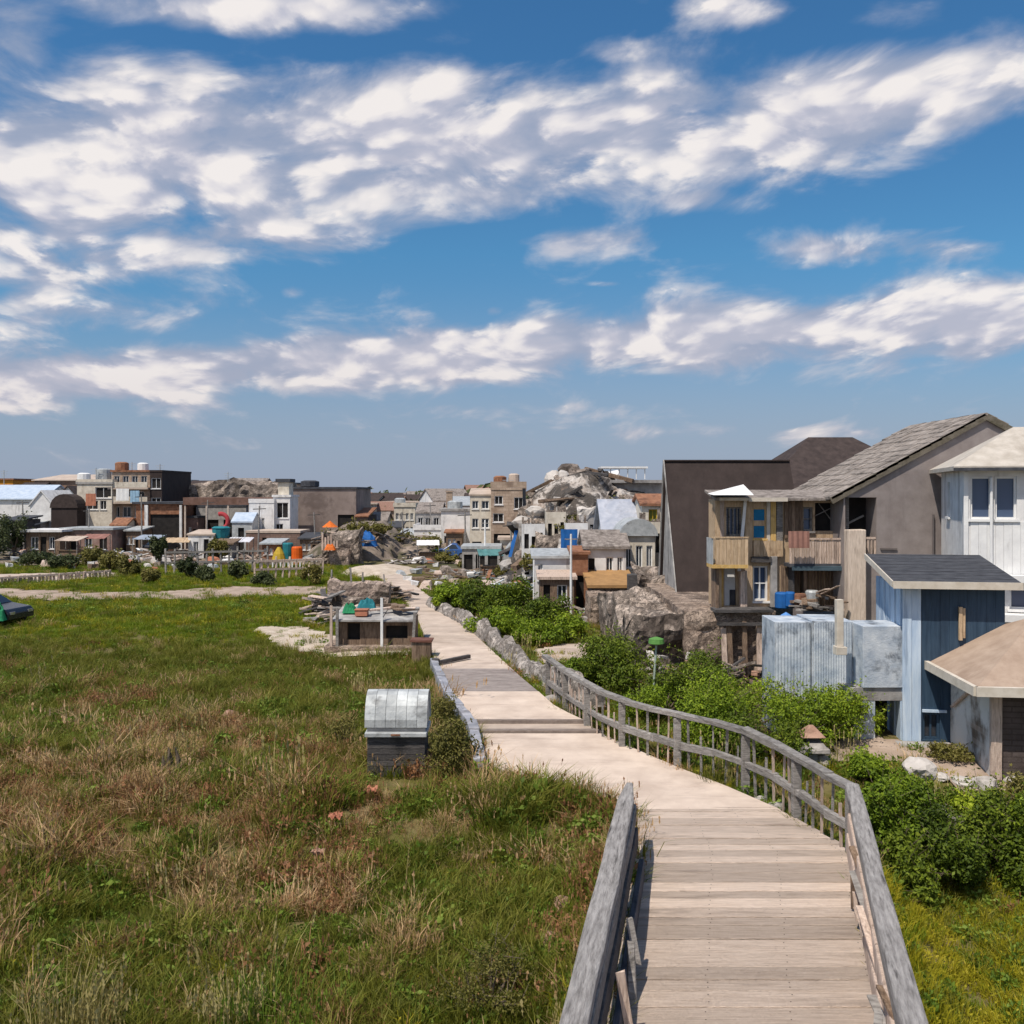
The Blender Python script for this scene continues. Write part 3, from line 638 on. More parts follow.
# far fence: curving post and rail with pickets
fpx = [(853, 785), (815, 765), (775, 741), (730, 724), (680, 713), (640, 703), (600, 689), (570, 672), (545, 655)]
fw = [(gx(px, gd(py, RH)), gd(py, RH)) for px, py in fpx]
fe = thing('picket_fence', 'long curving grey wooden fence with rails, posts and thin pickets beside the path', 'fence', (fw[4][0], fw[4][1], 0))
def curve(pts, n):
    out = []; P = [Vector((p[0], p[1], 0)) for p in pts]; P = [P[0] * 2 - P[1]] + P + [P[-1] * 2 - P[-2]]
    for i in range(1, len(P) - 2):
        for k in range(n):
            t = k / n; a, b_, c_, d_ = P[i - 1:i + 3]
            out.append(.5 * ((2 * b_) + (c_ - a) * t + (2 * a - 5 * b_ + 4 * c_ - d_) * t * t + (3 * b_ - a - 3 * c_ + d_) * t ** 3))
    return out + [P[-2]]
fc = curve(fw, 6)
def at(z, off=0): return [rel((p.x, p.y, z + random.uniform(-.015, .015)), fe) + Vector((off, 0, 0)) for p in fc]
for nm, z_, w_, h_ in (('top_rail', RH - .055, .19, .11), ('mid_rail', .45, .10, .14)):
    mb = MB(); q = at(z_)[::4]; q = q + ([at(z_)[-1]] if len(fc) % 4 != 1 else [])
    for i in range(len(q) - 1):
        mb.cur = random.random(); e = (q[i + 1] - q[i]).normalized() * .05; mb.bar(q[i] - e, q[i + 1] + e + Vector((0, 0, random.uniform(-.025, .025))), w_ * random.uniform(.85, 1.1), h_ * random.uniform(.85, 1.1), .01)
    mb.build(nm, wood_grey, fe, bevel=.01)
rest = 0.0; acc = 0; nxt = .05; kk = 0
tot = sum((fc[i + 1] - fc[i]).length for i in range(len(fc) - 1)); dist = 0
for i in range(len(fc) - 1):
    a, b_ = fc[i], fc[i + 1]; ln = (b_ - a).length
    while nxt < dist + ln:
        p = a.lerp(b_, (nxt - dist) / ln); mb = MB(); mb.cur = random.random(); main = kk % 6 == 0
        zb = hz(p.x, p.y) - .25
        if main: mb.box(-.075, .075, -.075, .075, zb, RH - .125, .01); o = mb.build('post', wood_grey, fe, bevel=.01)
        else: mb.bar((0, 0, zb), (random.uniform(-.05, .05), random.uniform(-.03, .03), RH - .12 - random.choice([0, 0, 0, .3])), random.uniform(.03, .055), .03, .004); o = mb.build('picket', wood_pink if random.random() < .6 else wood_grey, fe)
        o.location = rel((p.x + (0 if main else .02), p.y, 0), fe); nxt += .30; kk += 1
    dist += ln
# rubble wall carrying the fence line on towards the town
import bmesh
_b = bmesh.new(); bmesh.ops.create_icosphere(_b, subdivisions=2, radius=1); ICO = [v.co.copy() for v in _b.verts]; ICOF = [tuple(v.index for v in f.verts) for f in _b.faces]; _b.free()
wpx = [(604, 700), (585, 690), (560, 676), (530, 660), (510, 645), (490, 628), (470, 615), (448, 603), (432, 594)]
wc = curve([G(px - 3, py + 10) for px, py in wpx], 26); rb = MB(); nS = len(wc); prof = [(-.34, 0), (-.30, .25), (-.26, .5), (-.20, .8), (-.10, 1.0), (.12, 1.0), (.22, .78), (.28, .45), (.34, 0)]; acc = 0
for i, p in enumerate(wc):
    d_ = (wc[min(i + 1, nS - 1)] - wc[max(i - 1, 0)]).normalized(); u = Vector((d_.y, -d_.x, 0)); zb = hz(p.x, p.y) - .1
    hh = (.72 + .30 * float(fbm(p.y, p.x, 1.5, 91, 4)) + .10 * float(vn(p.y * 3, p.x * 3, 1, 92))) * (1 if 3 < i < nS - 4 else .4)
    for a, b_ in prof:
        k = 1 + .35 * float(fbm(p.y + a * 2, b_ * 2 + p.x, .5, 94, 3)); rb.v.append(tuple(p + u * (a * k + .10 * float(fbm(p.y, b_ + a, .7, 95, 3))) + Vector((0, 0, zb + b_ * hh * (1 + .12 * float(vn(p.y * 2.4, a * 3, 1, 96)))))))
    if i:
        for k in range(8): q = (i - 1) * 9 + k; rb.f.append((q, q + 1, q + 10, q + 9)); rb.r.append(random.random())
tag(rb.build('rubble_wall', mat('pale_rubble', (.20, .175, .155), (.45, .405, .37), 2.2, None, (.075, .062, .05), .85, 1.0, None, .5, bump=1.0, bsc=9, cells=(3.2, (.07, .06, .05))), fix=True), 'long low wall of worn grey stones between the far path and the green hedge', 'stone wall')
# ------------------------------------------------------------------ grass and plants
def blades(n, h, spread, wd, lean, head=0.0, leafy=0, seed=0, leaf=.05, flop=.25):
    g = np.random.default_rng(seed + 100); v, f, r = [], [], []
    for i in range(n):
        a = g.uniform(0, 2 * math.pi); rad = spread * math.sqrt(g.random()); bx, by = rad * math.cos(a), rad * math.sin(a)
        hh = h * g.uniform(.45, 1.1); la = a + g.normal(0, .9); l = lean * hh * g.uniform(.2, 1.3); w = wd * g.uniform(.7, 1.3)
        ta = g.uniform(0, math.pi); ux, uy = math.cos(ta) * w / 2, math.sin(ta) * w / 2; k = len(v)
        m_ = (bx + math.cos(la) * l * .35, by + math.sin(la) * l * .35, hh * .6); t = (bx + math.cos(la) * l, by + math.sin(la) * l, hh * (1 - flop * g.random() * lean))
        v += [(bx - ux, by - uy, -.04), (bx + ux, by + uy, -.04), (m_[0] + ux * .8, m_[1] + uy * .8, m_[2]), (m_[0] - ux * .8, m_[1] - uy * .8, m_[2]), t]
        q = g.random(); f += [(k, k + 1, k + 2, k + 3), (k + 3, k + 2, k + 4)]; r += [q, q]
        if head and g.random() < head:
            k = len(v); e = wd * 1.6
            for s0 in range(5):
                zz = t[2] - s0 * .035 * h; c, s = g.uniform(-1, 1, 2) * e; k = len(v)
                v += [(t[0] - c, t[1] - s, zz), (t[0] + c * .2, t[1] + s * .2, zz + .03 * h + .01), (t[0] + c, t[1] + s, zz), (t[0], t[1], zz - .03)]; f.append((k, k + 1, k + 2, k + 3)); r.append(.95)
    for i in range(leafy):
        a = g.uniform(0, 2 * math.pi); rad = spread * 1.1 * math.sqrt(g.random()); c = np.array([rad * math.cos(a), rad * math.sin(a), h * g.uniform(.05, .9) * (1 - .5 * rad / spread / 1.1)])
        u = g.normal(size=3); u /= np.linalg.norm(u); w_ = g.normal(size=3); w_[2] += .8; w_ -= u * w_.dot(u); w_ /= np.linalg.norm(w_); s = leaf * g.uniform(.6, 1.3); k = len(v)
        v += [tuple(c - u * s), tuple(c + w_ * s * .5), tuple(c + u * s), tuple(c - w_ * s * .5)]; f.append((k, k + 1, k + 2, k + 3)); r.append(g.random())
    return v, f, r
def raw(name, v, f, r, m):
    me = bpy.data.meshes.new(name); me.from_pydata(v, [], f); at = me.attributes.new('rnd', 'FLOAT', 'FACE'); at.data.foreach_set('value', np.array(r, np.float32)); me.materials.append(m)
    return me
g_lawn = mat_leaf('lawn_green', [(0.080, 0.133, 0.005), (0.136, 0.199, 0.008), (0.204, 0.266, 0.015), (0.272, 0.319, 0.033)], .3, .35)
g_olive = mat_leaf('olive_grass', [(0.061, 0.070, 0.006), (0.123, 0.134, 0.013), (0.205, 0.206, 0.028), (0.328, 0.298, 0.069)], .3, .5)
g_dry = mat_leaf('dry_grass', [(0.217, 0.128, 0.052), (0.383, 0.240, 0.108), (0.549, 0.363, 0.188), (0.715, 0.502, 0.291)], .2, .6)
g_red = mat_leaf('russet_weeds', [(0.119, 0.053, 0.022), (0.226, 0.104, 0.046), (0.360, 0.177, 0.085), (0.465, 0.260, 0.132)], .2, .6)
g_green = mat_leaf('weed_green', [(0.042, 0.076, 0.008), (0.097, 0.161, 0.016), (0.178, 0.263, 0.031), (0.283, 0.355, 0.070)], .3, .5)
g_yel = mat_leaf('yellow_green_grass', [(0.134, 0.140, 0.006), (0.240, 0.231, 0.010), (0.360, 0.323, 0.018), (0.496, 0.405, 0.040)], .3, .6)
g_stalk = mat_leaf('pale_stalks', [(0.156, 0.132, 0.036), (0.264, 0.221, 0.072), (0.396, 0.331, 0.130), (0.528, 0.442, 0.202)], .2, .6)
TUF = bpy.data.collections.new('tuft_sources')
def src(i, n, vfr, m):
    o = bpy.data.objects.new('%02d_%s' % (i, n), raw(n, *vfr, m)); TUF.objects.link(o)
src(0, 'lawn', blades(46, .15, .17, .011, .7, seed=1), g_lawn)
src(1, 'olive', blades(44, .30, .17, .011, .8, seed=2), g_olive)
src(2, 'dry', blades(40, .38, .15, .009, .8, head=.2, seed=3), g_dry)
src(3, 'russet', blades(16, .34, .16, .009, .7, head=.3, leafy=40, seed=4, leaf=.035), g_red)
src(4, 'weed', blades(12, .28, .16, .012, .7, leafy=70, seed=5, leaf=.042), g_green)
src(5, 'yellow', blades(40, .22, .17, .012, .8, leafy=16, seed=6, leaf=.03), g_yel)
src(6, 'stalk', blades(12, .85, .16, .009, .35, head=.9, seed=7), g_stalk)
src(7, 'drygreen', blades(46, .42, .17, .010, .9, seed=8), g_olive)
src(8, 'drymat', blades(60, .20, .20, .010, 1.4, seed=9), g_dry)
def in_poly(w, X, Y):
    c = np.zeros(X.shape, bool); n = len(w)
    for i in range(n):
        (x1, y1), (x2, y2) = w[i], w[(i + 1) % n]
        c ^= ((y1 > Y) != (y2 > Y)) & (X < (x2 - x1) * (Y - y1) / (y2 - y1 + 1e-9) + x1)
    return c
BOX = []      # footprints where nothing grows: (x0,x1,y0,y1)
def scatter(name, label, x, y, typ, sc):
    keep = np.ones(x.shape, bool)
    e_ = .16 * vn(x, y, .5, 71)
    keep &= ~((x > xl(y) + .04 + e_) & (x < xr(y) - .04 + e_))
    for w, q in MASKS:
        keep &= ~(in_poly(w, x + vn(x, y, 2.0, 21) * .4, y + vn(x, y, 2.0, 22) * .4) & (RNG.random(x.shape) > q * .35))
    for b_ in BOX: keep &= ~((x > b_[0]) & (x < b_[1]) & (y > b_[2]) & (y < b_[3]))
    x, y, typ, sc = x[keep], y[keep], typ[keep], sc[keep]; n = len(x)
    me = bpy.data.meshes.new(name); me.vertices.add(n); z = hgt(x, y)
    me.vertices.foreach_set('co', np.stack([x, y, z], 1).astype(np.float32).ravel())
    a = me.attributes.new('kind_index', 'INT', 'POINT'); a.data.foreach_set('value', typ.astype(np.int32))
    a = me.attributes.new('turn', 'FLOAT_VECTOR', 'POINT'); rot = np.zeros((n, 3), np.float32); rot[:, 2] = RNG.uniform(0, 6.28, n); rot[:, :2] = RNG.normal(0, .1, (n, 2)); a.data.foreach_set('vector', rot.ravel())
    a = me.attributes.new('size', 'FLOAT', 'POINT'); a.data.foreach_set('value', sc.astype(np.float32))
    o = bpy.data.objects.new(name, me); COL.objects.link(o); tag(o, label, 'grass', kind='stuff')
    g = bpy.data.node_groups.new(name, 'GeometryNodeTree')
    g.interface.new_socket('Geometry', in_out='INPUT', socket_type='NodeSocketGeometry'); g.interface.new_socket('Geometry', in_out='OUTPUT', socket_type='NodeSocketGeometry')
    gi, gu = g.nodes.new('NodeGroupInput'), g.nodes.new('NodeGroupOutput'); ci = g.nodes.new('GeometryNodeCollectionInfo'); ci.inputs[0].default_value = TUF; ci.inputs[1].default_value = True; ci.inputs[2].default_value = True
    ip = g.nodes.new('GeometryNodeInstanceOnPoints'); ip.inputs['Pick Instance'].default_value = True
    def na(nm, ty):
        q = g.nodes.new('GeometryNodeInputNamedAttribute'); q.data_type = ty; q.inputs[0].default_value = nm; return q.outputs[0]
    l = g.links.new; l(gi.outputs[0], ip.inputs['Points']); l(ci.outputs[0], ip.inputs['Instance']); l(na('kind_index', 'INT'), ip.inputs['Instance Index'])
    l(na('turn', 'FLOAT_VECTOR'), ip.inputs['Rotation']); l(na('size', 'FLOAT'), ip.inputs['Scale']); l(ip.outputs[0], gu.inputs[0])
    md = o.modifiers.new('tufts', 'NODES'); md.node_group = g; return o
def pick(n, probs):
    p = np.cumsum(probs, 0); p = p / p[-1]; u = RNG.random(n); return (u[None, :] > p).sum(0)
def pts(n, x0, x1, y0, y1):
    return RNG.uniform(x0, x1, n), RNG.uniform(y0, y1, n)
def left_field():
    X, Y, Sc = [], [], []
    for (y0, y1, dn) in ((7.5, 11, 48), (11, 16, 46), (16, 22, 34), (22, 30, 24), (30, 40, 18), (40, 52, 13), (52, 75, 6)):
        xa = -.66 * y1 - 2; xb = float(max(xl(y0), xl(y1), xl((y0 + y1) / 2)))
        n = int((xb - xa) * (y1 - y0) * dn); x_, y_ = pts(n, xa, xb, y0, y1); k = (x_ > -.62 * y_ - 1.5) & (x_ < xl(y_)); X.append(x_[k]); Y.append(y_[k]); Sc.append(RNG.uniform(.7, 1.35, k.sum()) * (1 + .35 * (y0 > 35)))
    X, Y, Sc = map(np.concatenate, (X, Y, Sc))
    a = fbm(X, Y, 3.2, 31, 3); b_ = fbm(X, Y, 1.0, 37, 3); c_ = fbm(X, Y, 2.2, 41, 3)
    near = 1 - sst(12.2, 14.6, Y + a * 3.0); mid = (1 - near) * (1 - sst(25, 31, Y + a * 4)); dk_ = sst(25, 31, Y + a * 4) * (1 - sst(34, 38, Y + a * 2)); lawn = sst(34, 38, Y + a * 2)
    dryp = sst(-.12, .42, b_ + a * .4); redp = sst(.0, .45, c_)
    one_ = np.ones_like(X)
    pr = [near * .55 + mid * .5 + lawn * 6 + dk_ * .7,                       # lawn
          near * 3.0 + mid * 1.7 + dk_ * 2.6 + lawn * .5,          # olive
          mid * 2.5 * dryp + near * .2 + dk_ * .35 * dryp,       # dry
          mid * 2.6 * redp + near * .35 + dk_ * .35 * redp,        # russet
          mid * 1.5 * (1 - dryp) + near * .8 + dk_ * .4 + lawn * .12,   # weed
          near * .5 + lawn * .9,                                  # yellow
          (mid * .14 * dryp + near * .02) ,                       # stalk
          near * 1.0 + mid * .7 + dk_ * .9,                       # long olive
          mid * 1.6 * dryp + .05 * one_]                          # dry mat
    Sc = Sc * (1 + (.25 + .35 * mid) * fbm(X, Y, .9, 51, 2) + .7 * mid * sst(.3, .6, fbm(X, Y, 1.1, 57, 2)))
    return X, Y, pick(len(X), np.array(pr)), Sc
BOX += [(-3.1, -1.7, 18.7, 20.0), (-7.4, -3.4, 34.2, 37.6), (6, 18, 21.2, 40), (10, 16, 19, 23)]
scatter('grass', 'rough meadow grass, green and straw coloured, left of the boardwalk', *left_field())
def right_field():
    X, Y = [], []
    for (y0, y1, x1, dn) in ((8, 12, 9, 52), (12, 17, 13, 44), (17, 23, 15, 22), (23, 34, 11, 18), (34, 60, 7, 9)):
        x0 = float(min(xr(y0), xr(y1))); x_, y_ = pts(int((x1 - x0) * (y1 - y0) * dn), x0, x1, y0, y1); k = (x_ > xr(y_)) & (x_ < .66 * y_ + 1.5); X.append(x_[k]); Y.append(y_[k])
    X, Y = map(np.concatenate, (X, Y)); a = fbm(X, Y, 1.6, 61, 3); nr_ = 1 - sst(15.2, 16.8, Y + a); o_ = np.ones_like(X)
    pr = [o_ * .9 + nr_ * .8, o_ * .5, .16 * (1 - nr_) * o_, .12 * (1 - nr_), o_ * .9, nr_ * 5 + .5, .05 * (1 - nr_), .3 * (1 - nr_) * o_, .15 * (1 - nr_)]
    return X, Y, pick(len(X), np.array(pr)), RNG.uniform(.7, 1.3, len(X)) * (1 - .1 * nr_)
scatter('grass', 'lush yellow green grass and verge weeds right of the boardwalk', *right_field())

def leafcloud(lobes, n, leaf, seed, flat=.5):
    """n small leaves over the outer volume of the lobes (centre, radii)"""
    g = np.random.default_rng(seed); vol = np.array([l[1][0] * l[1][1] + l[1][0] * l[1][2] for l in lobes]); cnt = np.maximum((vol / vol.sum() * n).astype(int), 3)
    C = []; O = []
    for (c, rd), k in zip(lobes, cnt):
        d = g.normal(size=(k, 3)); d /= np.linalg.norm(d, axis=1)[:, None]; rr_ = 1 - np.abs(g.normal(0, .22, (k, 1))); bumps = 1 + .16 * np.sin(d[:, :1] * 9 + c[0] * 5) * np.sin(d[:, 2:3] * 8 + c[1] * 3)
        C.append(np.array(c) + d * rr_ * bumps * np.array(rd)); O.append(d)
    C = np.concatenate(C); O = np.concatenate(O); n = len(C)
    nr_ = O + g.normal(0, .75, (n, 3)); nr_[:, 2] += .35; nr_ /= np.linalg.norm(nr_, axis=1)[:, None]
    u = np.cross(nr_, g.normal(size=(n, 3))); u /= np.linalg.norm(u, axis=1)[:, None] + 1e-9; w = np.cross(nr_, u); s = leaf * g.uniform(.6, 1.4, (n, 1))
    V = np.stack([C - u * s, C + w * s * flat + nr_ * s * .15, C + u * s, C - w * s * flat + nr_ * s * .15], 1).reshape(-1, 3)
    Fc = np.arange(n * 4).reshape(n, 4); return V.tolist(), Fc.tolist(), g.random(n)
def plant(name, label, cat, loc, rx, ry, h, n, leaf, m, nl=9, seed=0, trunk=.25, group=None, up=.5):
    g = np.random.default_rng(seed + 500); t = thing(name, label, cat, loc, g.uniform(0, 6), group); lobes = []; br = MB()
    br.tube([(0, 0, -.15), (0, 0, h * trunk)], [.05 * h / 2 + .02, .035 * h / 2 + .015], 7)
    nl = int(nl * 1.7)
    for i in range(nl):
        a = g.uniform(0, 2 * math.pi); q = math.sqrt(g.random()) * .78; s = g.uniform(.16, .46); z0 = h * (trunk + (1 - trunk) * g.uniform(.12, .80) * (1 - .35 * q))
        c = (math.cos(a) * q * rx, math.sin(a) * q * ry, z0); rad = (rx * s, ry * s, min(h * s * up * 1.3, max(h - z0, h * .14))); lobes.append((c, rad))
        br.tube([(0, 0, h * trunk * .8), (c[0] * .5, c[1] * .5, (h * trunk + z0) / 2), c], [.03 * h / 2 + .01, .02 * h / 2 + .008, .008], 5)
    v, f, r = leafcloud(lobes, n, leaf, seed); r = list(r); nsh = max(10, n // 140)
    for i in range(nsh):      # shoots standing out of the crown
        c, rd = lobes[g.integers(len(lobes))]; d = g.normal(size=3); d[2] = abs(d[2]) * .9 + .15; d /= np.linalg.norm(d); p0 = np.array(c) + d * np.array(rd) * .7; ln = g.uniform(.5, 1.1) * (rx + h) * .22
        if n > 1500: br.tube([tuple(p0), tuple(p0 + d * ln * .9)], [.006, .003], 3, cap=False)
        for k in range(14):
            q = p0 + d * ln * (k / 13) + g.normal(size=3) * leaf * .9; u = g.normal(size=3); u /= np.linalg.norm(u); w_ = np.cross(u, g.normal(size=3)); w_ /= np.linalg.norm(w_); s_l = leaf * g.uniform(.6, 1.2); b0 = len(v)
            v += [tuple(q - u * s_l), tuple(q + w_ * s_l * .5), tuple(q + u * s_l), tuple(q - w_ * s_l * .5)]; f.append([b0, b0 + 1, b0 + 2, b0 + 3]); r.append(g.uniform(.3, 1.0))
    br.build('trunk', bark, t)
    o = bpy.data.objects.new('crown', raw('crown', v, f, r, m)); COL.objects.link(o); o.parent = t; return t
def bush_px(px, base, wpx, top, label, m, seed, n=7000, leaf=None, z=None, cat='bush', name='bush', **k):
    d = gd(base, -.1 if z is None else z); x_ = gx(px, d); w = wpx / F * d; zz = hz(x_, d); h = gz(top, d) - zz
    return plant(name, label, cat, (x_, d, zz), w / 2, w / 2 * .85, h, n, leaf or max(.03, d * .0017), m, seed=seed, trunk=.12, **k)
for i, (px, base, w, top, n, m, lb) in enumerate([
    (622, 694, 112, 626, 9000, leaf_dark, 'deep green rounded bush beside the flat stone slab behind the fence'),
    (585, 688, 44, 650, 3500, leaf_bright, 'small bright bush at the left foot of the deep green bush'),
    (692, 716, 110, 640, 9000, leaf_dark, 'deep green bush right behind the thin garden lamp'),
    (664, 724, 84, 662, 6000, leaf_bright, 'low bright bush in front of the garden lamp by the fence rail'),
    (742, 744, 136, 668, 11000, leaf_bright, 'broad bright green bush in front of the brown stone wall'),
    (805, 742, 124, 680, 10000, leaf_bright, 'bright green bush in front of the weathered blue wall'),
    (850, 740, 84, 690, 7000, leaf_bright, 'bright green bush hiding the left side of the dark cellar opening'),
    (770, 760, 100, 712, 6000, leaf_dark, 'low dark bush just beyond the handrail, left of the stone lantern'),
    (715, 752, 90, 698, 5500, leaf_bright, 'low green bush touching the fence left of its sharp corner')]):
    bush_px(px, base, w, top, lb, m, 20 + i, n, group='bushes below the houses')
for i, (px, base, w, top, lb, m) in enumerate([
    (893, 874, 92, 770, 'tall bush hugging the handrail corner', leaf_bright), (950, 892, 96, 800, 'rounded dark bush in the middle of the row by the yellow grass', leaf_dark), (1010, 888, 100, 776, 'dense bush at the right edge of the photo', leaf_dark),
    (905, 900, 84, 818, 'lower dark bush against the handrail side', leaf_dark), (985, 850, 90, 792, 'bush under the tan roofed shed', leaf_bright), (930, 842, 80, 790, 'bush behind the row below the broken white masonry', leaf_dark), (1060, 890, 110, 770, 'bush partly cut off by the edge of the photo', leaf_bright), (872, 826, 50, 752, 'slim bush just behind the fence corner post', leaf_bright)]):
    bush_px(px, base, w, top, lb, m, 60 + i, 9000, leaf=.042, z=-1.2, group='bushes right of the boardwalk')
for i, (px, base, w, top, lb, m) in enumerate([
    (452, 612, 52, 580, 'left end bush of the hedge row beyond the rubble wall', leaf_bright), (482, 618, 58, 578, 'second bush of the hedge row beyond the rubble wall', leaf_dark), (512, 622, 60, 575, 'taller dark bush near the middle of the hedge row', leaf_dark),
    (545, 630, 58, 590, 'hedge row bush below the white shed', leaf_dark), (572, 640, 52, 612, 'hedge row bush next to the brown stone terrace', leaf_bright), (500, 634, 66, 606, 'low bright bush in front of the hedge row', leaf_bright), (540, 644, 70, 618, 'low spreading bright bush near the stone slab', leaf_bright), (465, 606, 34, 580, 'small bush at the foot of the hedge by the rubble', leaf_bright)]):
    bush_px(px, base, w, top, lb, m, 90 + i, 5000, group='hedge row beyond the rubble wall')
bush_px(452, 772, 66, 712, 'brownish green weedy bush right of the bin', leaf_olive, 130, 4500, leaf=.035, name='shrub', cat='shrub')
bush_px(440, 726, 40, 694, 'small olive shrub between the bin and the low wall', leaf_olive, 131, 2000, leaf=.035, name='shrub', cat='shrub')
bush_px(345, 740, 40, 712, 'greyish weed clump left of the bin', leaf_olive, 132, 1500, leaf=.03, name='shrub', cat='shrub')
bush_px(490, 1010, 120, 945, 'dark brown low shrub beside the near end of the left handrail', leaf_olive, 133, 3500, leaf=.02, z=-.6, name='shrub', cat='shrub')
bush_px(905, 790, 46, 768, 'small green weed clump in the dirt yard below the blue house', leaf_bright, 134, 2200, leaf=.035, name='shrub', cat='shrub')
bush_px(950, 762, 50, 742, 'low olive weeds at the foot of the blue house', leaf_olive, 135, 2200, leaf=.035, name='shrub', cat='shrub')
bush_px(1010, 800, 44, 768, 'weedy plant against the dark shed wall', leaf_olive, 136, 2200, leaf=.035, name='shrub', cat='shrub')
# tall pale tussocks near the viewer
for i, (px, base, h, sp, lb) in enumerate([(62, 1046, 1.0, .42, 'tall pale seeding grass clump in the near left corner'), (275, 1040, .8, .55, 'broad pale green tussock near the bottom edge of the meadow'), (232, 1030, .7, .3, 'narrow straw tussock left of the broad pale one'), (100, 1040, .75, .22, 'slim seeding grass clump with one leaning pale stem')]):
    d = gd(base, -.6); x_ = gx(px, d); v, f, r = blades(150, h, sp, .012, .45, head=.5, leafy=60, seed=200 + i, leaf=.03)
    o = bpy.data.objects.new('grass_clump', raw('grass_clump', v, f, r, g_stalk if i != 1 else g_green)); COL.objects.link(o); o.location = (x_, d, hz(x_, d)); tag(o, lb, 'grass clump', 'tall grass clumps')
# rocks, stump, scraps in the meadow
def rock(px, base, wpx, label, m, seed, z=-.1, flat=.6, name='rock', cat='rock', group=None, zlift=0):
    g = np.random.default_rng(seed); d = gd(base, z); x_ = gx(px, d); s = wpx / F * d / 2; import bmesh
    bm = bmesh.new(); bmesh.ops.create_icosphere(bm, subdivisions=3, radius=1)
    ks = g.normal(size=(9, 3)); ks /= np.linalg.norm(ks, axis=1)[:, None]; ds = g.uniform(.62, .95, 9)
    for v in bm.verts:
        p = np.array(v.co)
        for q, dd in zip(ks, ds):
            e = p.dot(q)
            if e > dd: p = p - q * (e - dd) * .9
        p = p * (1 + .05 * g.normal()); v.co = (p[0] * s, p[1] * s * .8, p[2] * s * flat)
    me = bpy.data.meshes.new(name); bm.to_mesh(me); bm.free(); me.materials.append(m); o = bpy.data.objects.new(name, me); COL.objects.link(o)
    o.location = (x_, d, hz(x_, d) + s * flat * .45 + zlift); o.rotation_euler = (0, 0, g.uniform(0, 6)); return tag(o, label, cat, group)
for i, a in enumerate([(561, 902, 26, 'pinkish boulder in the grass near the left handrail', rock_pink, -.55), (548, 935, 22, 'small half buried pinkish stone nearer than the boulder', rock_pink, -.55), (776, 806, 20, 'grey stone under the fence at the deck edge', rock_grey, -.1), (760, 796, 16, 'pale flat stone under the fence near the picket bend', rock_grey, -.1), (230, 712, 16, 'reddish stone lying in the meadow', rock_pink, -.2), (104, 788, 22, 'rust coloured stone in the dry grass at left', rock_pink, -.2),
    (918, 772, 44, 'long pale slab stone below the blue house', stone_pale, -.1), (948, 797, 46, 'dark grey flat boulder above the dense bushes', rock_grey, -.1), (985, 780, 30, 'pale block at the foot of the broken masonry', stone_pale, -.1), (1015, 790, 30, 'grey stone by the right edge of the yard', rock_grey, -.1), (890, 790, 20, 'small stone in the yard left of the slab', rock_grey, -.1), (820, 762, 26, 'flat stone beside the lantern', rock_grey, -.1), (552, 704, 22, 'brown rock beside the fence below the stone slab', rock_grey, -.1), (966, 790, 24, 'squared white block in the yard', stone_pale, -.1)]):
    rock(a[0], a[1], a[2], a[3], a[4], 300 + i, z=a[5], group='loose stones')
def stump():
    d = gd(778, -.3); x_ = gx(170, d); t = MB(); g = random.Random(4)
    for k in range(5):
        bx, by = g.uniform(-.16, .16), g.uniform(-.08, .08); hh = g.uniform(.35, .72); t.tube([(bx, by, -.1), (bx + g.uniform(-.04, .04), by, hh * .6), (bx + g.uniform(-.06, .06), by, hh)], [.075, .055, .012], 7)
    one(t, 'dead_stump', bark, 'charred split stump standing in the dry meadow grass', 'stump', (x_, d, hz(x_, d)))
stump()
for px, base, m, lb, w in ((372, 802, terracotta, 'crumpled orange cloth scrap in the grass below the bin', .20), (336, 824, terracotta, 'crumpled reddish cloth scrap in the meadow', .24), (318, 850, rock_pink, 'faded pinkish rag in the grass', .2)):
    d = gd(base, -.25); x_ = gx(px, d); c = MB(); n = 6
    P2 = [[(w * (i / n - .5) + random.uniform(-.02, .02), w * .8 * (k / n - .5) + random.uniform(-.02, .02), .16 + random.uniform(0, .12)) for i in range(n + 1)] for k in range(n + 1)]
    for k in range(n):
        for i in range(n): c.face([P2[k][i], P2[k][i + 1], P2[k + 1][i + 1], P2[k + 1][i]])
    o = one(c, 'cloth_scrap', m, lb, 'cloth', (x_, d, hz(x_, d) + .12), smooth=False, fix=False); o.modifiers.new('thick', 'SOLIDIFY').thickness = .01
for i, (px, base, top, hh) in enumerate([(205, 905, 800, 0), (405, 880, 838, 0), (390, 960, 900, 0), (28, 720, 690, 0)]):
    d = gd(base, -.3); x_ = gx(px, d); h = gz(top, d) - hz(x_, d); t = MB(); t.tube([(0, 0, -.1), (.03, 0, h * .5), (.08, .02, h)], [.012, .010, .004], 5)
    for k in range(9): zz = h * (.55 + .05 * k); t.bar((.05, 0, zz), (.05 + random.uniform(-.07, .07), random.uniform(-.05, .05), zz + .06), .012, .006)
    one(t, 'dry_stalk', g_stalk, ['tall dry stalk standing alone in the left meadow', 'dry stalk in the meadow below the orange scrap', 'short dry stalk close to the bottom of the meadow', 'thin far stalk in the dark green grass at left'][i], 'plant', (x_, d, hz(x_, d)))
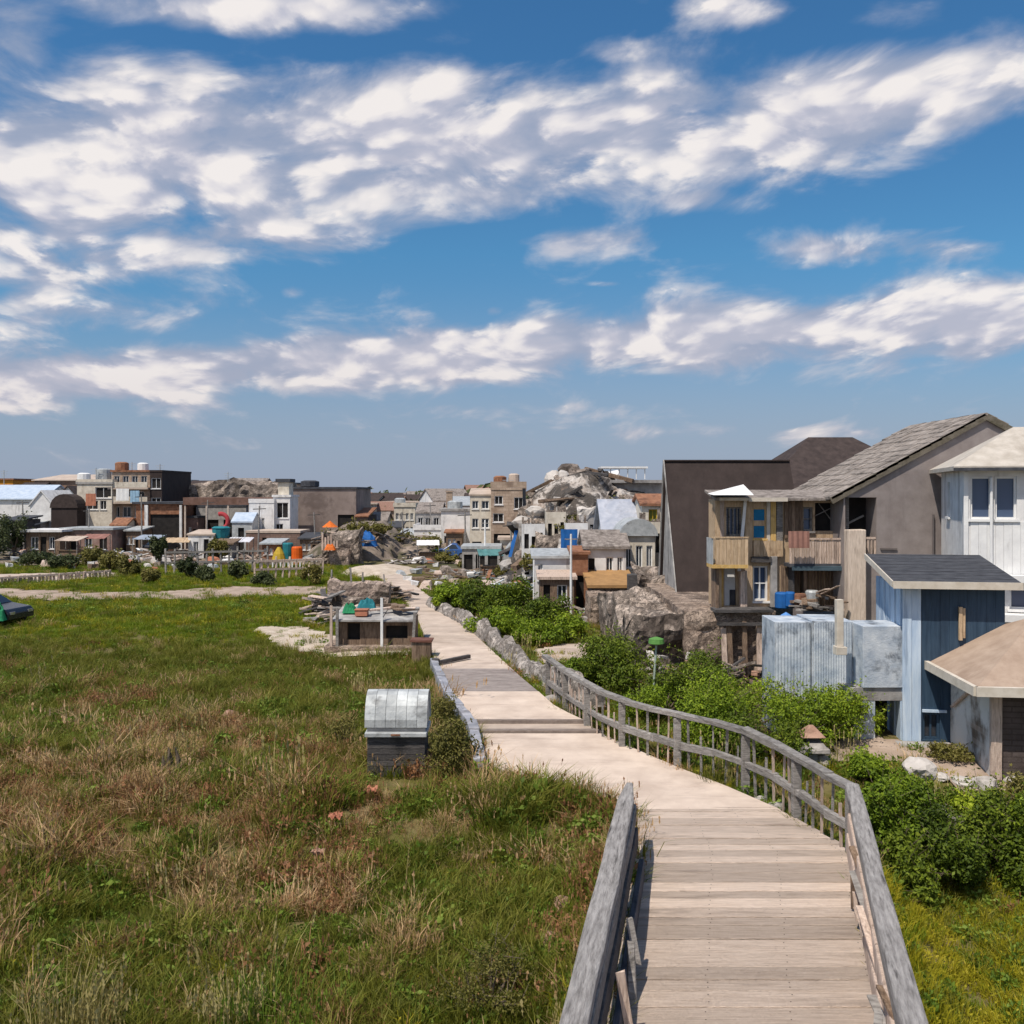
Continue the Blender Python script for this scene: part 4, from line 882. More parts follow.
# ------------------------------------------------------------------ houses on the right
def planks(mb, x0, x1, z0, z1, y, n, t=.03, jit=.02, gap=.008):
    w = (x1 - x0) / n
    for i in range(n):
        mb.cur = random.random(); a = x0 + i * w
        mb.box(a + gap / 2, a + w - gap / 2, y - t - random.uniform(0, .012), y, z0 - random.uniform(0, jit), z1 + random.uniform(-jit, jit))
def rough_block(name, m, parent, x0, x1, y0, y1, z0, z1, amp=.12, st=.28, seed=0, top=True, ragged=0.0):
    """masonry block whose faces and top edge are uneven"""
    mb = MB(); nx_, nz_, ny_ = max(2, int((x1 - x0) / st)), max(2, int((z1 - z0) / st)), max(2, int((y1 - y0) / st))
    def P(x_, y_, z_):
        k = (z_ - z0) / (z1 - z0); zz = z_ + ragged * k * float(fbm(x_ + y_, y_ * .7, 1.4, seed + 9, 4))
        return (x_ + amp * .6 * float(fbm(y_ + 3, z_, .9, seed + 1, 3)), y_ + amp * float(fbm(x_, z_, .9, seed, 4)), zz)
    def grid(f, n, k):
        b0 = len(mb.v)
        for i in range(n + 1):
            for j in range(k + 1): mb.v.append(P(*f(i / n, j / k)))
        for i in range(n):
            for j in range(k):
                q = b0 + i * (k + 1) + j; mb.f.append((q, q + k + 1, q + k + 2, q + 1)); mb.r.append(random.random())
    lx, ly, lz = x1 - x0, y1 - y0, z1 - z0
    grid(lambda a, b_: (x0 + lx * a, y0, z0 + lz * b_), nx_, nz_); grid(lambda a, b_: (x0, y1 - ly * a, z0 + lz * b_), ny_, nz_); grid(lambda a, b_: (x1, y0 + ly * a, z0 + lz * b_), ny_, nz_)
    grid(lambda a, b_: (x0 + lx * a, y0 + ly * b_, z1), nx_, ny_); grid(lambda a, b_: (x1 - lx * a, y1, z0 + lz * b_), nx_, nz_)
    return mb.build(name, m, parent, fix=False)

# tan roofed outbuilding
whitewash = mat('flaking_whitewash', (.24, .18, .14), (.38, .31, .26), 2, None, (.70, .69, .67), .95, .8, (1, 1, .7), .36, bump=.9, bsc=7, brick=(.34, .16, .02, (.5, .48, .45)))
t = thing('outbuilding', 'low shed with a tan hipped roof, white eaves and flaking whitewashed side wall', 'shed', (10.3, 19.3, -.15), R(-6))
w = MB(); facade(w, (0, 3.6, 0), (0, -1, 0), (-1, 0, 0), 3.6, 2.0, []); w.build('side_wall', whitewash, t, fix=False)
w = MB(); facade(w, (0, 0, 0), (1, 0, 0), (0, -1, 0), 5, 2.0, []); facade(w, (5, 0, 0), (0, 1, 0), (1, 0, 0), 3.6, 2.0, []); facade(w, (5, 3.6, 0), (-1, 0, 0), (0, 1, 0), 5, 2.0, []); w.build('wall', mat('dark_brick_wall', (.07, .055, .05), (.13, .105, .10), 2, None, (.03, .025, .024), .6, .8, None, .5, bump=.5, brick=(.4, .12, .015, (.6, .58, .56))), t, fix=False)
w = MB(); w.box(-.06, .16, -.10, -.004, 0, 1.98, .006); w.build('corner_post', wood_pink, t)
r = MB(); ov = .55; ez = 2.02; 
A = [(-ov, -ov, ez), (5 + ov, -ov, ez), (5 + ov, 3.6 + ov, ez), (-ov, 3.6 + ov, ez)]; B = [(1.7, 1.8, ez + 1.25), (3.4, 1.8, ez + 1.25)]
r.solid(A + B, [(0, 1, 5, 4), (1, 2, 5), (2, 3, 4, 5), (3, 0, 4), (3, 2, 1, 0)]); ro = r.build('roof', tan_roof, t)
f = MB()
for a, b_ in ((0, 1), (1, 2), (2, 3), (3, 0)): f.bar(Vector(A[a]) + Vector((0, 0, -.04)), Vector(A[b_]) + Vector((0, 0, -.04)), .10, .20)
f.build('fascia', cream_trim, t); 
for k, (a, b_) in enumerate(((0, 0), (3, 0))):
    f = MB(); f.bar(Vector(A[a]) + Vector((.06, .06, .02)), Vector(B[0]) + Vector((0, 0, .02)), .16, .04); pass
f = MB(); f.bar((-.05, .9, 1.75), (-.06, 2.1, 1.05), .07, .05, .01); f.build('brace', wood_pink, t)

# blue boarded house
t = thing('blue_house', 'small dark blue boarded building with pale blue corner and dark slate lean-to roof', 'house', (9.5, 21.8, -.1), R(-8)); w_, d_, h_ = 2.28, 2.2, 3.9
w = MB(); holes = [(.42, .82, .12, .78)]; facade(w, (0, 0, 0), (1, 0, 0), (0, -1, 0), w_, h_, holes, .1); facade(w, (w_, 0, 0), (0, 1, 0), (1, 0, 0), d_, h_, []); facade(w, (w_, d_, 0), (-1, 0, 0), (0, 1, 0), w_, h_, []); w.build('wall', navy, t, fix=False)
w = MB(); facade(w, (-.001, d_, 0), (0, -1, 0), (-1, 0, 0), d_, h_ + .05, []); w.build('side_wall', pale_blue, t, fix=False)
w = MB(); planks(w, .40, w_, .86, h_ - .04, -.003, 9, .018, 0, .004); w.build('cladding', navy, t)
w = MB(); w.box(-.05, .16, -.05, -.022, 0, h_); w.box(.165, .38, -.03, -.005, 0, h_); w.build('corner_board', pale_blue, t, bevel=.006)
sp_ = MB()
for k in range(5): sp_.cur = random.random(); sp_.box(-.05 - .012 * (k % 2), -.006, .15 + k * .48, .15 + k * .48 + .34, 0, h_ - .05)
sp_.build('side_board', pale_blue, t)
window(t, (0, 0, 0), (1, 0, 0), (0, -1, 0), holes[0], navy, glass, .1, bars=1, sill=False, name='cellar_window')
r = MB(); r.slab([(-.35, -.38, h_ + .06), (w_ + .25, -.38, h_ + .06), (w_ + .25, d_ + .1, h_ + .54), (-.35, d_ + .1, h_ + .54)], .10)
for k in range(9): y_ = -.38 + k * .32; z_ = h_ + .06 + k * .32 / (d_ + .48) * .48; r.box(-.345, w_ + .245, y_ + .004, y_ + .03, z_ - .01, z_ + .010)
ro = r.build('roof', slate, t); f = MB(); f.box(-.36, w_ + .26, -.41, -.383, h_ - .10, h_ + .075); f.bar((-.365, -.38, h_ - .0), (-.365, d_ + .1, h_ + .48), .03, .15); f.build('fascia', cream_trim, ro)
f = MB(); f.box(1.22, 1.30, -.12, -.03, 2.55, 3.35, .005); f.box(1.31, 1.37, -.10, -.03, 2.6, 3.32, .005); f.build('wall_bracket', wood_tan, t, bevel=.008)
f = MB(); f.box(-.25, 1.4, -.55, -.06, -.15, .10, .01); f.build('step', concrete_wall, t, bevel=.02)
f = MB(); f.box(.40, .95, -.09, -.03, .80, .86); f.build('ledge', pale_blue, t)

# weathered blue tin shed
x0 = gx(775, 22.6); t = thing('tin_shed', 'weathered pale blue tin shed front with a dark cellar opening at its right end', 'shed', (x0, 22.6, -.1))
def corr(mb, x0, x1, y, z0, z1, n, amp=.007):
    P = [(x0 + (x1 - x0) * i / n, y - amp * (1 if i % 2 else -1)) for i in range(n + 1)]
    for i in range(n): mb.face([(P[i][0], P[i][1], z0), (P[i + 1][0], P[i + 1][1], z0), (P[i + 1][0], P[i + 1][1], z1), (P[i][0], P[i][1], z1)])
xr_ = gx(852, 22.6) - x0; zt = gz(622, 22.6) + .1; w = MB()
w.box(0, xr_ * .47, .02, 1.2, 0, zt, .01); w.box(xr_ * .47 + .01, xr_, -.06, 1.2, 0, zt + .03, .012); w.build('wall', tin_blue, t, bevel=.01)
w = MB(); corr(w, .02, xr_ * .46, -.012, .1, zt - .03, 22); corr(w, xr_ * .48 + .02, xr_ - .03, -.095, .1, zt - .01, 30); o = w.build('tin_sheet', tin_blue, t, fix=False)
xe = gx(904, 21.9) - x0; za = gz(688, 21.9) + .1; zc = gz(626, 21.9) + .1; y2 = -.7
w = MB(); w.box(xr_ + .003, xe, y2, .3, za, zc, .006); w.build('tank_wall', tin_blue, t, bevel=.015)
w = MB(); w.box(xr_ - .35, xe, y2 + .05, .3, za - .32, za - .004, .005); w.build('lintel', concrete_wall, t)
w = MB(); w.box(xr_ - .2, xe - .68, y2 + .06, .3, 0, za - .323); w.build('pier', tin_blue, t)
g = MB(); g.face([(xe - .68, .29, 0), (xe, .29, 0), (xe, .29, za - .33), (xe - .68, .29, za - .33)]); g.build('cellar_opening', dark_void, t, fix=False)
w = MB(); xp = gx(841, 21.7) - x0; w.box(xp - .09, xp + .07, y2 - .18, y2 - .01, gz(655, 21.7) + .3, gz(600, 21.7) + .1, .008); w.box(xp - .13, xp + .13, y2 - .26, y2 - .008, gz(655, 21.7) + .1, gz(655, 21.7) + .297, .008); w.build('downpipe', cream_trim, t, bevel=.01)

# white house at the right edge
wh = building('white_house', 'tall white house with cream hipped roof and slim dark windows at the right edge', 'house', (974, 1164), 470, 25, 4.0, white_wall, cream_roof, 'hip', 1.35, rz=R(-17), ov=.32, gm=glass_blue, bars=0,
    side=[(.30, .42, .795, .955)], wins=[(.03, .135, .795, .975), (.15, .255, .795, .975), (.22, .35, .42, .52), (.42, .52, .79, .97), (.60, .70, .79, .97), (.75, .85, .79, .97)], doors=[(.62, .74, .06, .36)])
W_, H_ = wh['w'], wh['h']
b = MB(); b.box(-W_ / 2 - .02, -W_ / 2 + .10, -.05, -.004, 0, H_ - .03); b.box(-W_ / 2 + W_ * .43, -W_ / 2 + W_ * .43 + .1, -.05, -.004, 0, H_ - .03); b.build('corner_board', white_paint, wh)
b = MB(); planks(b, -W_ / 2 + W_ * .03, W_ / 2, H_ * .50, H_ * .785, -.003, 24, .014, 0, .006); b.build('cladding', white_paint, wh)
b = MB(); b.box(-W_ / 2 + W_ * .06, W_ / 2, -.52, -.063, H_ * .375, H_ * .405, .004); b.box(-W_ / 2 + W_ * .1, W_ / 2, -.36, -.065, H_ * .535, H_ * .565, .004); b.build('cornice', white_paint, wh)
b = MB(); b.tube([(-W_ / 2 + W_ * .13, -.08, .1), (-W_ / 2 + W_ * .13, -.08, H_ * .97)], .04, 8); b.build('downpipe', white_paint, wh)
b = MB(); b.bar((-W_ / 2 - .33, -.37, H_ + .03), (W_ / 2 + .3, -.37, H_ + .03), .09, .09); b.build('gutter', slate, wh)

# grey gabled house
t = thing('grey_gabled_house', 'large grey house with a plain taupe gable wall and worn shingle roof', 'house', (15.77, 30, -.1)); hw = 4.72; ez = 6.12; rz_ = 8.72; dp = 5.4
w = MB(); H1 = (.06, hw - 3.62, 3.75, 5.92); facade(w, (-hw, 0, 0), (1, 0, 0), (0, -1, 0), 2 * hw, ez, [H1], .9); w.face([(-hw, 0, ez), (hw, 0, ez), (0, 0, rz_)])
facade(w, (-hw, dp, 0), (0, -1, 0), (-1, 0, 0), dp, ez, [(1.2, 2.0, 3.9, 5.2), (3.0, 3.8, 3.9, 5.2)], .2); facade(w, (hw, 0, 0), (0, 1, 0), (1, 0, 0), dp, ez, []); facade(w, (hw, dp, 0), (-1, 0, 0), (0, 1, 0), 2 * hw, ez, []); w.face([(-hw, dp, ez), (hw, dp, ez), (0, dp, rz_)])
w.build('wall', grey_wall, t, fix=False)
for q in [(1.2, 2.0, 3.9, 5.2), (3.0, 3.8, 3.9, 5.2)]: window(t, (-hw, dp, 0), (0, -1, 0), (-1, 0, 0), q, wood_grey, glass, .2)
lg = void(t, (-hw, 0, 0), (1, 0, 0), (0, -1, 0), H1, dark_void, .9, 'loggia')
b = MB(); 
for k in range(9): b.cur = random.random(); xk = -hw + .12 + k * .115; b.box(xk, xk + .06, .05, .09, 3.76, 4.5 + random.uniform(-.05, .05))
b.bar((-hw + .07, .075, 4.56), (-hw + 1.09, .075, 4.56), .08, .07); b.build('balustrade', wood_pink, t)
b = MB(); b.bar((-hw + .3, .5, 3.8), (-hw + .3, .5, 5.9), .1, .1); b.bar((-hw + .3, .6, 5.0), (-hw + .9, .6, 5.3), .06, .06); b.build('loggia_post', wood_grey, t)
r = MB(); T = .16
def rslope(sg):
    n = 14
    for i in range(n):
        a0, a1 = i / n, (i + 1) / n; xa, xb = sg * (hw + .42) * (1 - a0), sg * (hw + .42) * (1 - a1); k = (rz_ - ez) / hw; z0 = rz_ + .05 - k * abs(xa); z1 = rz_ + .05 - k * abs(xb) - .03
        ys = np.linspace(-.10, dp + .3, 17)
        for q in range(16):
            r.cur = random.random(); jz = random.uniform(-.015, .02)
            r.slab([(xa, ys[q], z0 + jz), (xb, ys[q], z1 + jz), (xb, ys[q + 1] - .006, z1 + jz), (xa, ys[q + 1] - .006, z0 + jz)], .09)
rslope(-1); rslope(1)
ro = r.build('roof', mat('worn_shingle', (.19, .16, .14), (.36, .315, .28), 4, None, (.10, .085, .075), .7, 1.2, None, .52, bump=.9, bsc=14, rnd=.14), t)
b = MB(); b.bar((-hw - .44, -.075, ez - .32), (0, -.075, rz_ - .11), .05, .22); b.bar((0.003, -.077, rz_ - .11), (hw + .44, -.077, ez - .32), .05, .22); b.build('bargeboard', mat('mossy_board', (.10, .085, .06), (.20, .175, .14), 3, None, (.05, .045, .02), .7, 1.5, None, .5, bump=.5), ro)
b = MB(); b.tube([(-1.75, -.06, .2), (-1.75, -.06, 5.35)], .035, 8); b.build('downpipe', mat('grey_pipe', (.10, .09, .088), (.14, .12, .118), 4), t)
b = MB(); b.box(-hw + .02, -hw + .6, -.42, -.006, 1.6, 4.86, .012); b.build('pillar', mat('cream_timber', (.52, .42, .34), (.74, .62, .52), 4, (5, 5, .7), (.30, .23, .18), .6, 1.6, (3, 3, .5), .54, bump=.4), t, bevel=.03)
b = MB(); b.box(-3.5, -2.95, -.05, -.004, 4.18, 4.24); b.box(-3.55, hw, -.035, -.004, 3.60, 3.72); b.build('string_course', mat('taupe_trim', (.14, .12, .115), (.19, .165, .155), 3), t)

# timber balcony house
D = 31.0; X0 = gx(708, D); ZB = 2.05
t = thing('timber_house', 'ramshackle tan timber house front with a bright blue window and plank balconies', 'house', (X0, D, ZB))
lx = lambda px: gx(px, D) - X0
lz = lambda py: gz(py, D) - ZB
WW, HH = lx(834), lz(499)
hs_ = [(lx(726), lx(742), lz(536), lz(507)), (lx(753), lx(765.5), lz(538.5), lz(508.5)), (lx(815), lx(834) - .03, lz(531), lz(503)), (lx(724), lx(736), .03, lz(567)), (lx(753), lx(768), lz(601), lz(566)), (lx(803), lx(813), lz(531), lz(507))]
w = MB(); facade(w, (lx(715), 0, 0), (1, 0, 0), (0, -1, 0), WW - lx(715), HH, [(a - lx(715), b_ - lx(715), c_, e) for a, b_, c_, e in hs_], .25)
facade(w, (lx(715), 1.0, 0), (0, -1, 0), (-1, 0, 0), 1.0, HH, []); facade(w, (WW, 0, 0), (0, 1, 0), (1, 0, 0), 1.0, HH, []); w.build('wall', wood_tan, t, fix=False)
O0 = (0, 0, 0); U, N = (1, 0, 0), (0, -1, 0)
wi = window(t, O0, U, N, hs_[1], wood_yellow, window_blue, .05, bars=0, fw=.025); m_ = MB(); a, b_, c_, e = hs_[1]; m_.box(a + .025, b_ - .025, .015, .043, c_ + (e - c_) * .42, c_ + (e - c_) * .60); m_.build('transom', wood_tan, wi)
tag(wi, 'bright blue shuttered window')
window(t, O0, U, N, hs_[0], wood_grey, glass_blue, .2, bars=3); window(t, O0, U, N, hs_[4], white_paint, glass_blue, .2, bars=1, cross=1); window(t, O0, U, N, hs_[5], wood_grey, glass_blue, .2, bars=0, cross=1)
void(t, O0, U, N, hs_[2], dark_void, .25, 'balcony_opening'); dr_ = void(t, O0, U, N, hs_[3], white_paint, .12, 'door'); m_ = MB(); m_.box(hs_[3][0] + .22, hs_[3][1] - .01, .06, .11, .05, hs_[3][3] * .42); m_.build('door_panel', slate, dr_)
b = MB(); b.bar((lx(815) + .03, .1, lz(516)), (lx(834) - .05, .12, lz(508)), .03, .03); b.bar((lx(820), .14, lz(503) - .02), (lx(832), .1, lz(520)), .03, .03); b.build('broken_lath', wood_grey, t)
for (a, b_, z0, z1, m_, pr) in ((720, 724, 0, HH, wood_pink, .06), (744.5, 752, 0, HH, wood_tan, .08), (766.5, 770, lz(541), HH, cream_trim, .05), (770.3, 775.5, lz(541), HH, wood_yellow, .07), (776, 782, lz(545), HH + .05, wood_grey, .10), (769.5, 776, 0, lz(556), concrete_wall, .16), (711, 714.5, 0, lz(566), wood_brown, .7), (715.2, 718, 0, lz(566), wood_tan, .55), (719, 721.5, 0, lz(566), wood_yellow, .3), (800, 803, 0, lz(565), wood_brown, .4), (788, 790, 0, lz(565), wood_dark, .5)):
    m2 = MB(); m2.cur = random.random(); m2.box(lx(a), lx(b_), -pr, -.004, z0, z1, .004); m2.build('post', m_, t, bevel=.008)
m2 = MB(); m2.bar((lx(744.5), -.13, HH + .02), (lx(738), -.13, lz(571)), .10, .06); m2.build('downpipe', white_paint, t)
m2 = MB(); planks(m2, lx(784), lx(802.5), lz(538), HH - .03, -.004, 5, .04); m2.build('panel', wood_brown, t)
m2 = MB(); planks(m2, lx(780), WW - .02, 0.02, lz(565), -.006, 19, .035, .03, .03); m2.build('slat_wall', wood_brown, t)
m2 = MB(); planks(m2, lx(752.5), lx(782), lz(556), lz(540.5), -.10, 9, .03); m2.build('panel', wood_tan, t)
m2 = MB(); m2.box(lx(750), lx(770), -.2, -.09, lz(562), lz(556.5)); m2.build('beam', wood_dark, t)
m2 = MB(); m2.box(lx(753), lx(766), -.02, .03, lz(541.4), lz(539.4)); m2.build('window_sill', rust, t)
bc = MB(); x_a, x_b = lx(706), lx(741); z_a, z_b = lz(566), lz(537)
bc.box(x_a, x_b, -.95, -.10, z_a, z_a + .12); bo = bc.build('balcony', wood_yellow, t)
m2 = MB(); planks(m2, x_a + .12, x_b, z_a + .125, z_b, -.91, 9, .03); m2.build('balustrade', wood_tan, bo)
m2 = MB(); m2.box(x_a, x_a + .04, -.94, -.10, z_a + .125, z_b, .004); m2.build('side_panel', galv, bo); m2 = MB(); m2.bar((x_a - .02, -.93, z_b + .03), (x_b + .02, -.93, z_b + .03), .07, .05); m2.build('rail', wood_tan, bo)
bc = MB(); x_a, x_b = lx(783), lx(836); z_a, z_b = lz(562), lz(539); bc.box(x_a, x_b, -.75, -.104, z_a - .12, z_a); bo = bc.build('balcony', slate, t)
m2 = MB(); planks(m2, x_a, x_b, z_a + .005, z_b, -.70, 22, .025, .02, .016); m2.build('balustrade', wood_pink, bo); m2 = MB(); m2.bar((x_a - .03, -.72, z_b + .04), (x_b, -.72, z_b + .04), .08, .05); m2.build('rail', wood_pink, bo)
m2 = MB(); m2.box(lx(785), lx(833), -.85, -.76, z_a - .22, z_a - .08, .008); m2.build('beam', mat('blue_green_beam', (.04, .07, .09), (.08, .12, .15), 3), bo)
m2 = MB(); m2.slab([(lx(712), -.5, HH + .03), (WW + .1, -.5, HH + .03), (WW + .1, 1.2, HH + .32), (lx(712), 1.2, HH + .32)], .08); ro = m2.build('roof', thatch, t)
m2 = MB(); m2.box(lx(745), lx(783), -.55, -.503, HH - .08, HH + .05); m2.box(lx(716), lx(745) - .005, -.53, -.503, HH - .05, HH + .05); m2.build('fascia', cream_trim, ro)
m2 = MB(); planks(m2, lx(737.5), lx(744.3), 0.01, lz(570), -.15, 3, .25); m2.build('cupboard', wood_pink, t)
cv = MB(); cz = HH + .14; q = [(lx(706), -1.1, cz), (lx(745), -1.15, cz), (lx(747), .1, cz + .05), (lx(709), .2, cz + .05)]; ap = (lx(740), -.45, cz + .36)
for i in range(4): cv.face([q[i], q[(i + 1) % 4], ap])
cv.face(q[::-1]); cv.build('awning', white_paint, t)
one_ = MB(); one_.tube([(0, 0, 0), (0, 0, .04), (.0, 0, .5), (0, 0, .54)], [.2, .24, .24, .2], 14); one(one_, 'blue_drum', blue, 'bright blue plastic drum standing by the slatted wall of the timber house', 'drum', (gx(782, 30.4), 30.4, ZB + .02), smooth=False)
# terrace, its retaining wall, canopy
t = thing('retaining_wall', 'crumbling brown masonry terrace wall with timber buttress posts below the timber house', 'retaining wall', (gx(622, 30.2), 30.2, -.15))
L0 = gx(622, 30.2); a = gx(776, 30.2) - L0
rough_block('wall', stone_brown, t, 2.1, a, 0, 12, 0, 2.15, .3, .16, 3); rough_block('broken_end', rubble, t, .2, 2.4, .25, 9, 0, 1.75, .5, .14, 5, ragged=.9)
for px, m_ in ((724, wood_pink), (730, wood_brown), (744, wood_brown), (758, wood_pink), (768, wood_dark)):
    m2 = MB(); xk = gx(px, 30) - L0; m2.bar((xk, -.42, -.1), (xk + random.uniform(-.05, .05), -.2, random.uniform(1.6, 2.0)), .16, .12, .01); m2.build('buttress_post', m_, t, bevel=.01)
m2 = MB(); m2.box(gx(714, 30) - L0, gx(772, 30) - L0, -.4, .35, 2.155, 2.25, .01); m2.box(gx(716, 30) - L0, gx(771, 30) - L0, -.42, -.30, 1.72, 1.82, .01); m2.build('ledge', wood_dark, t)
cp = MB(); cp.tube([(0, 0, 0), (0, 0, .66)], .025, 6); t = thing('parasol', 'small blue parasol canopy above the weathered blue tin shed', 'parasol', (gx(786, 26.5), 26.5, hz(gx(786, 26.5), 26.5))); 
m2 = MB(); m2.tube([(0, 0, 0), (0, 0, 2.55)], .025, 6); m2.build('pole', white_paint, t); m2 = MB(); n = 8; zz = 2.35
ring = [(.42 * math.cos(2 * math.pi * k / n), .42 * math.sin(2 * math.pi * k / n), zz) for k in range(n)]
for k in range(n): m2.face([ring[k], ring[(k + 1) % n], (0, 0, zz + .26)])
m2.build('canopy', paint('sky_blue_cloth', (.12, .30, .66)), t)

# brown A-frame and hipped house behind
t = thing('brown_steep_house', 'dark brown house whose steep plain roof slope fills its front, grey gable end at left', 'house', (gx(664, 39), 39, 1.9)); LX = gx(786, 39) - gx(664, 39); zr = gz(461, 39) - 1.9; k = 3.0; kb = 1.2
w = MB(); w.face([(.12, -k + .1, 0), (.12, kb - .1, 0), (.12, 0, zr - .12)]); w.face([(LX, -k + .1, 0), (LX, kb - .1, 0), (LX, 0, zr - .12)]); w.build('gable_wall', concrete_wall, t, fix=False)
r = MB(); r.slab([(0, -k - .1, -.2), (LX + .15, -k - .1, -.2), (LX + .15, 0, zr), (0, 0, zr)], .12); r.slab([(0, 0.003, zr), (LX + .15, 0.003, zr), (LX + .15, kb + .1, -.2), (0, kb + .1, -.2)], .12); ro = r.build('roof', brown_wall, t)
r = MB(); r.bar((-.02, -k - .1, -.15), (-.02, 0, zr + .03), .05, .10); r.bar((-.02, .02, zr + .03), (-.02, kb + .1, -.15), .05, .10); r.build('bargeboard', concrete_wall, ro); r = MB(); r.bar((0, 0, zr + .02), (LX + .15, 0, zr + .02), .2, .06); r.build('ridge_cap', brown_roof, ro)
r = MB()
for j in range(0): f_ = (j + .5) / 9; r.bar((.02, -k * (1 - f_) - .09 * (1 - f_) - .01, zr * f_ - .17 * (1 - f_) + .018), (LX + .15, -k * (1 - f_) - .09 * (1 - f_) - .01, zr * f_ - .17 * (1 - f_) + .018), .03, .012)
building('brown_hipped_house', 'dark brown hip roofed house rising behind the grey shingle roof', 'house', (764, 958), 497, 41.5, 8, brown_wall, brown_roof, 'hip', 3.0, ov=.35, zb=1.9, wins=[(.08, .16, .4, .75)])

# ------------------------------------------------------------------ things by the path
db = gd(772, -.25); xb = gx(396, db); t = thing('storage_bin', 'grey barrel lidded storage bin with a dark slatted body standing in the meadow', 'bin', (xb, db, hz(xb, db) - .03)); hw = .68; zl = gz(735, db) - hz(xb, db); zt = gz(688, db + .5) - hz(xb, db)
w = MB(); w.box(-hw + .05, hw - .05, .02, .98, 0, zl); bd = w.build('body', wood_dark, t)
w = MB()
for k in range(7): w.cur = random.random(); z0 = .02 + k * (zl - .03) / 7; w.box(-hw + .04, hw - .04, -.012, .017, z0, z0 + (zl - .03) / 7 - .012, .002)
w.build('slats', wood_dark, bd)
w = MB(); w.box(-hw - .01, hw + .01, -.10, 1.0, zl + .003, zl + .10, .006); w.build('counter', galv, t, bevel=.01)
w = MB(); w.box(-hw + .03, hw - .03, .04, .98, zl + .103, zl + .22); w.build('upper_rail', concrete_wall, t)
w = MB(); n = 14
for k in range(n):
    a0, a1 = math.pi * (.5 - .5 * 1.0) + math.pi * k / n, math.pi * (k + 1) / n; cy, rr_ = .5, .52; rz2 = zt - zl - .2
    for e in range(6):
        xA, xB = -hw - .02 + (2 * hw + .04) * e / 6, -hw - .02 + (2 * hw + .04) * (e + 1) / 6 - .008; w.cur = random.random()
        p = [(cy - rr_ * math.cos(a0), zl + .2 + rz2 * math.sin(a0)), (cy - rr_ * math.cos(a1), zl + .2 + rz2 * math.sin(a1))]
        q = [(cy - (rr_ - .03) * math.cos(a0), zl + .2 + (rz2 - .03) * math.sin(a0)), (cy - (rr_ - .03) * math.cos(a1), zl + .2 + (rz2 - .03) * math.sin(a1))]
        w.hexa([(xA, q[0][0], q[0][1]), (xB, q[0][0], q[0][1]), (xB, q[1][0], q[1][1]), (xA, q[1][0], q[1][1]), (xA, p[0][0], p[0][1]), (xB, p[0][0], p[0][1]), (xB, p[1][0], p[1][1]), (xA, p[1][0], p[1][1])])
ld = w.build('lid', mat('worn_galvanised', (.34, .36, .37), (.54, .56, .56), 4, None, (.15, .15, .15), .7, 2.2, None, .52, bump=.4, rough=.6, metal=.15, rnd=.18), t)
for sx_ in (-1, 1):
    w = MB(); n = 12; w.prism([(sx_ * (hw - .02), .5 - .49 * math.cos(math.pi * k / n), zl + .2 + (zt - zl - .24) * math.sin(math.pi * k / n)) for k in range(n + 1)], (-sx_ * .03, 0, 0)); w.build('lid_end', galv, ld)
w = MB(); w.box(-.10, .10, -.125, -.102, zl + .04, zl + .075); w.build('latch', rust, t)

# low timber shed left of the path
D = 35; X0 = gx(333, D); t = thing('low_shed', 'low open fronted timber shed with pale flat roof and white posts beside the path', 'shed', (X0, D, hz(-5.5, 35))); zb = hz(-5.5, 35)
lx = lambda px: gx(px, D) - X0
lz = lambda py: gz(py, D) - zb
w = MB(); w.box(-.25, lx(417), -.45, 2.0, -.2, .18, .03); w.build('plinth', stone_brown, t, bevel=.02)
w = MB(); hh = [(.55, 1.05, .2, .85), (2.05, 2.9, .25, .75)]; facade(w, (.1, 0, .183), (1, 0, 0), (0, -1, 0), lx(413) - .1, .98, [(a - .1, b_ - .1, c_, e) for a, b_, c_, e in hh], .2); facade(w, (.1, 1.9, .183), (0, -1, 0), (-1, 0, 0), 1.9, .98, []); facade(w, (lx(413), 0, .183), (0, 1, 0), (1, 0, 0), 1.9, .98, []); w.build('wall', wood_brown, t, fix=False)
for q in hh: void(t, (0, 0, .183), U, N, q, dark_void, .2, 'opening')
r = MB(); r.slab([(-.02, -.3, 1.2), (lx(382), -.3, 1.2), (lx(382), 2.1, 1.42), (-.02, 2.1, 1.42)], .07); r.slab([(lx(382) + .02, -.25, 1.17), (lx(414), -.25, 1.17), (lx(414), 2.1, 1.4), (lx(382) + .02, 2.1, 1.4)], .06); r.build('roof', concrete_wall, t)
for xk, z1, m_ in ((0.0, 1.75, wood_pink), (lx(339), 1.6, wood_grey), (lx(383), 2.05, white_paint), (lx(413), 1.5, wood_grey)):
    m2 = MB(); m2.bar((xk, -.34, -.25), (xk + (.12 if xk > 3 else 0), -.34, z1), .10, .10, .008); m2.build('post', m_, t)

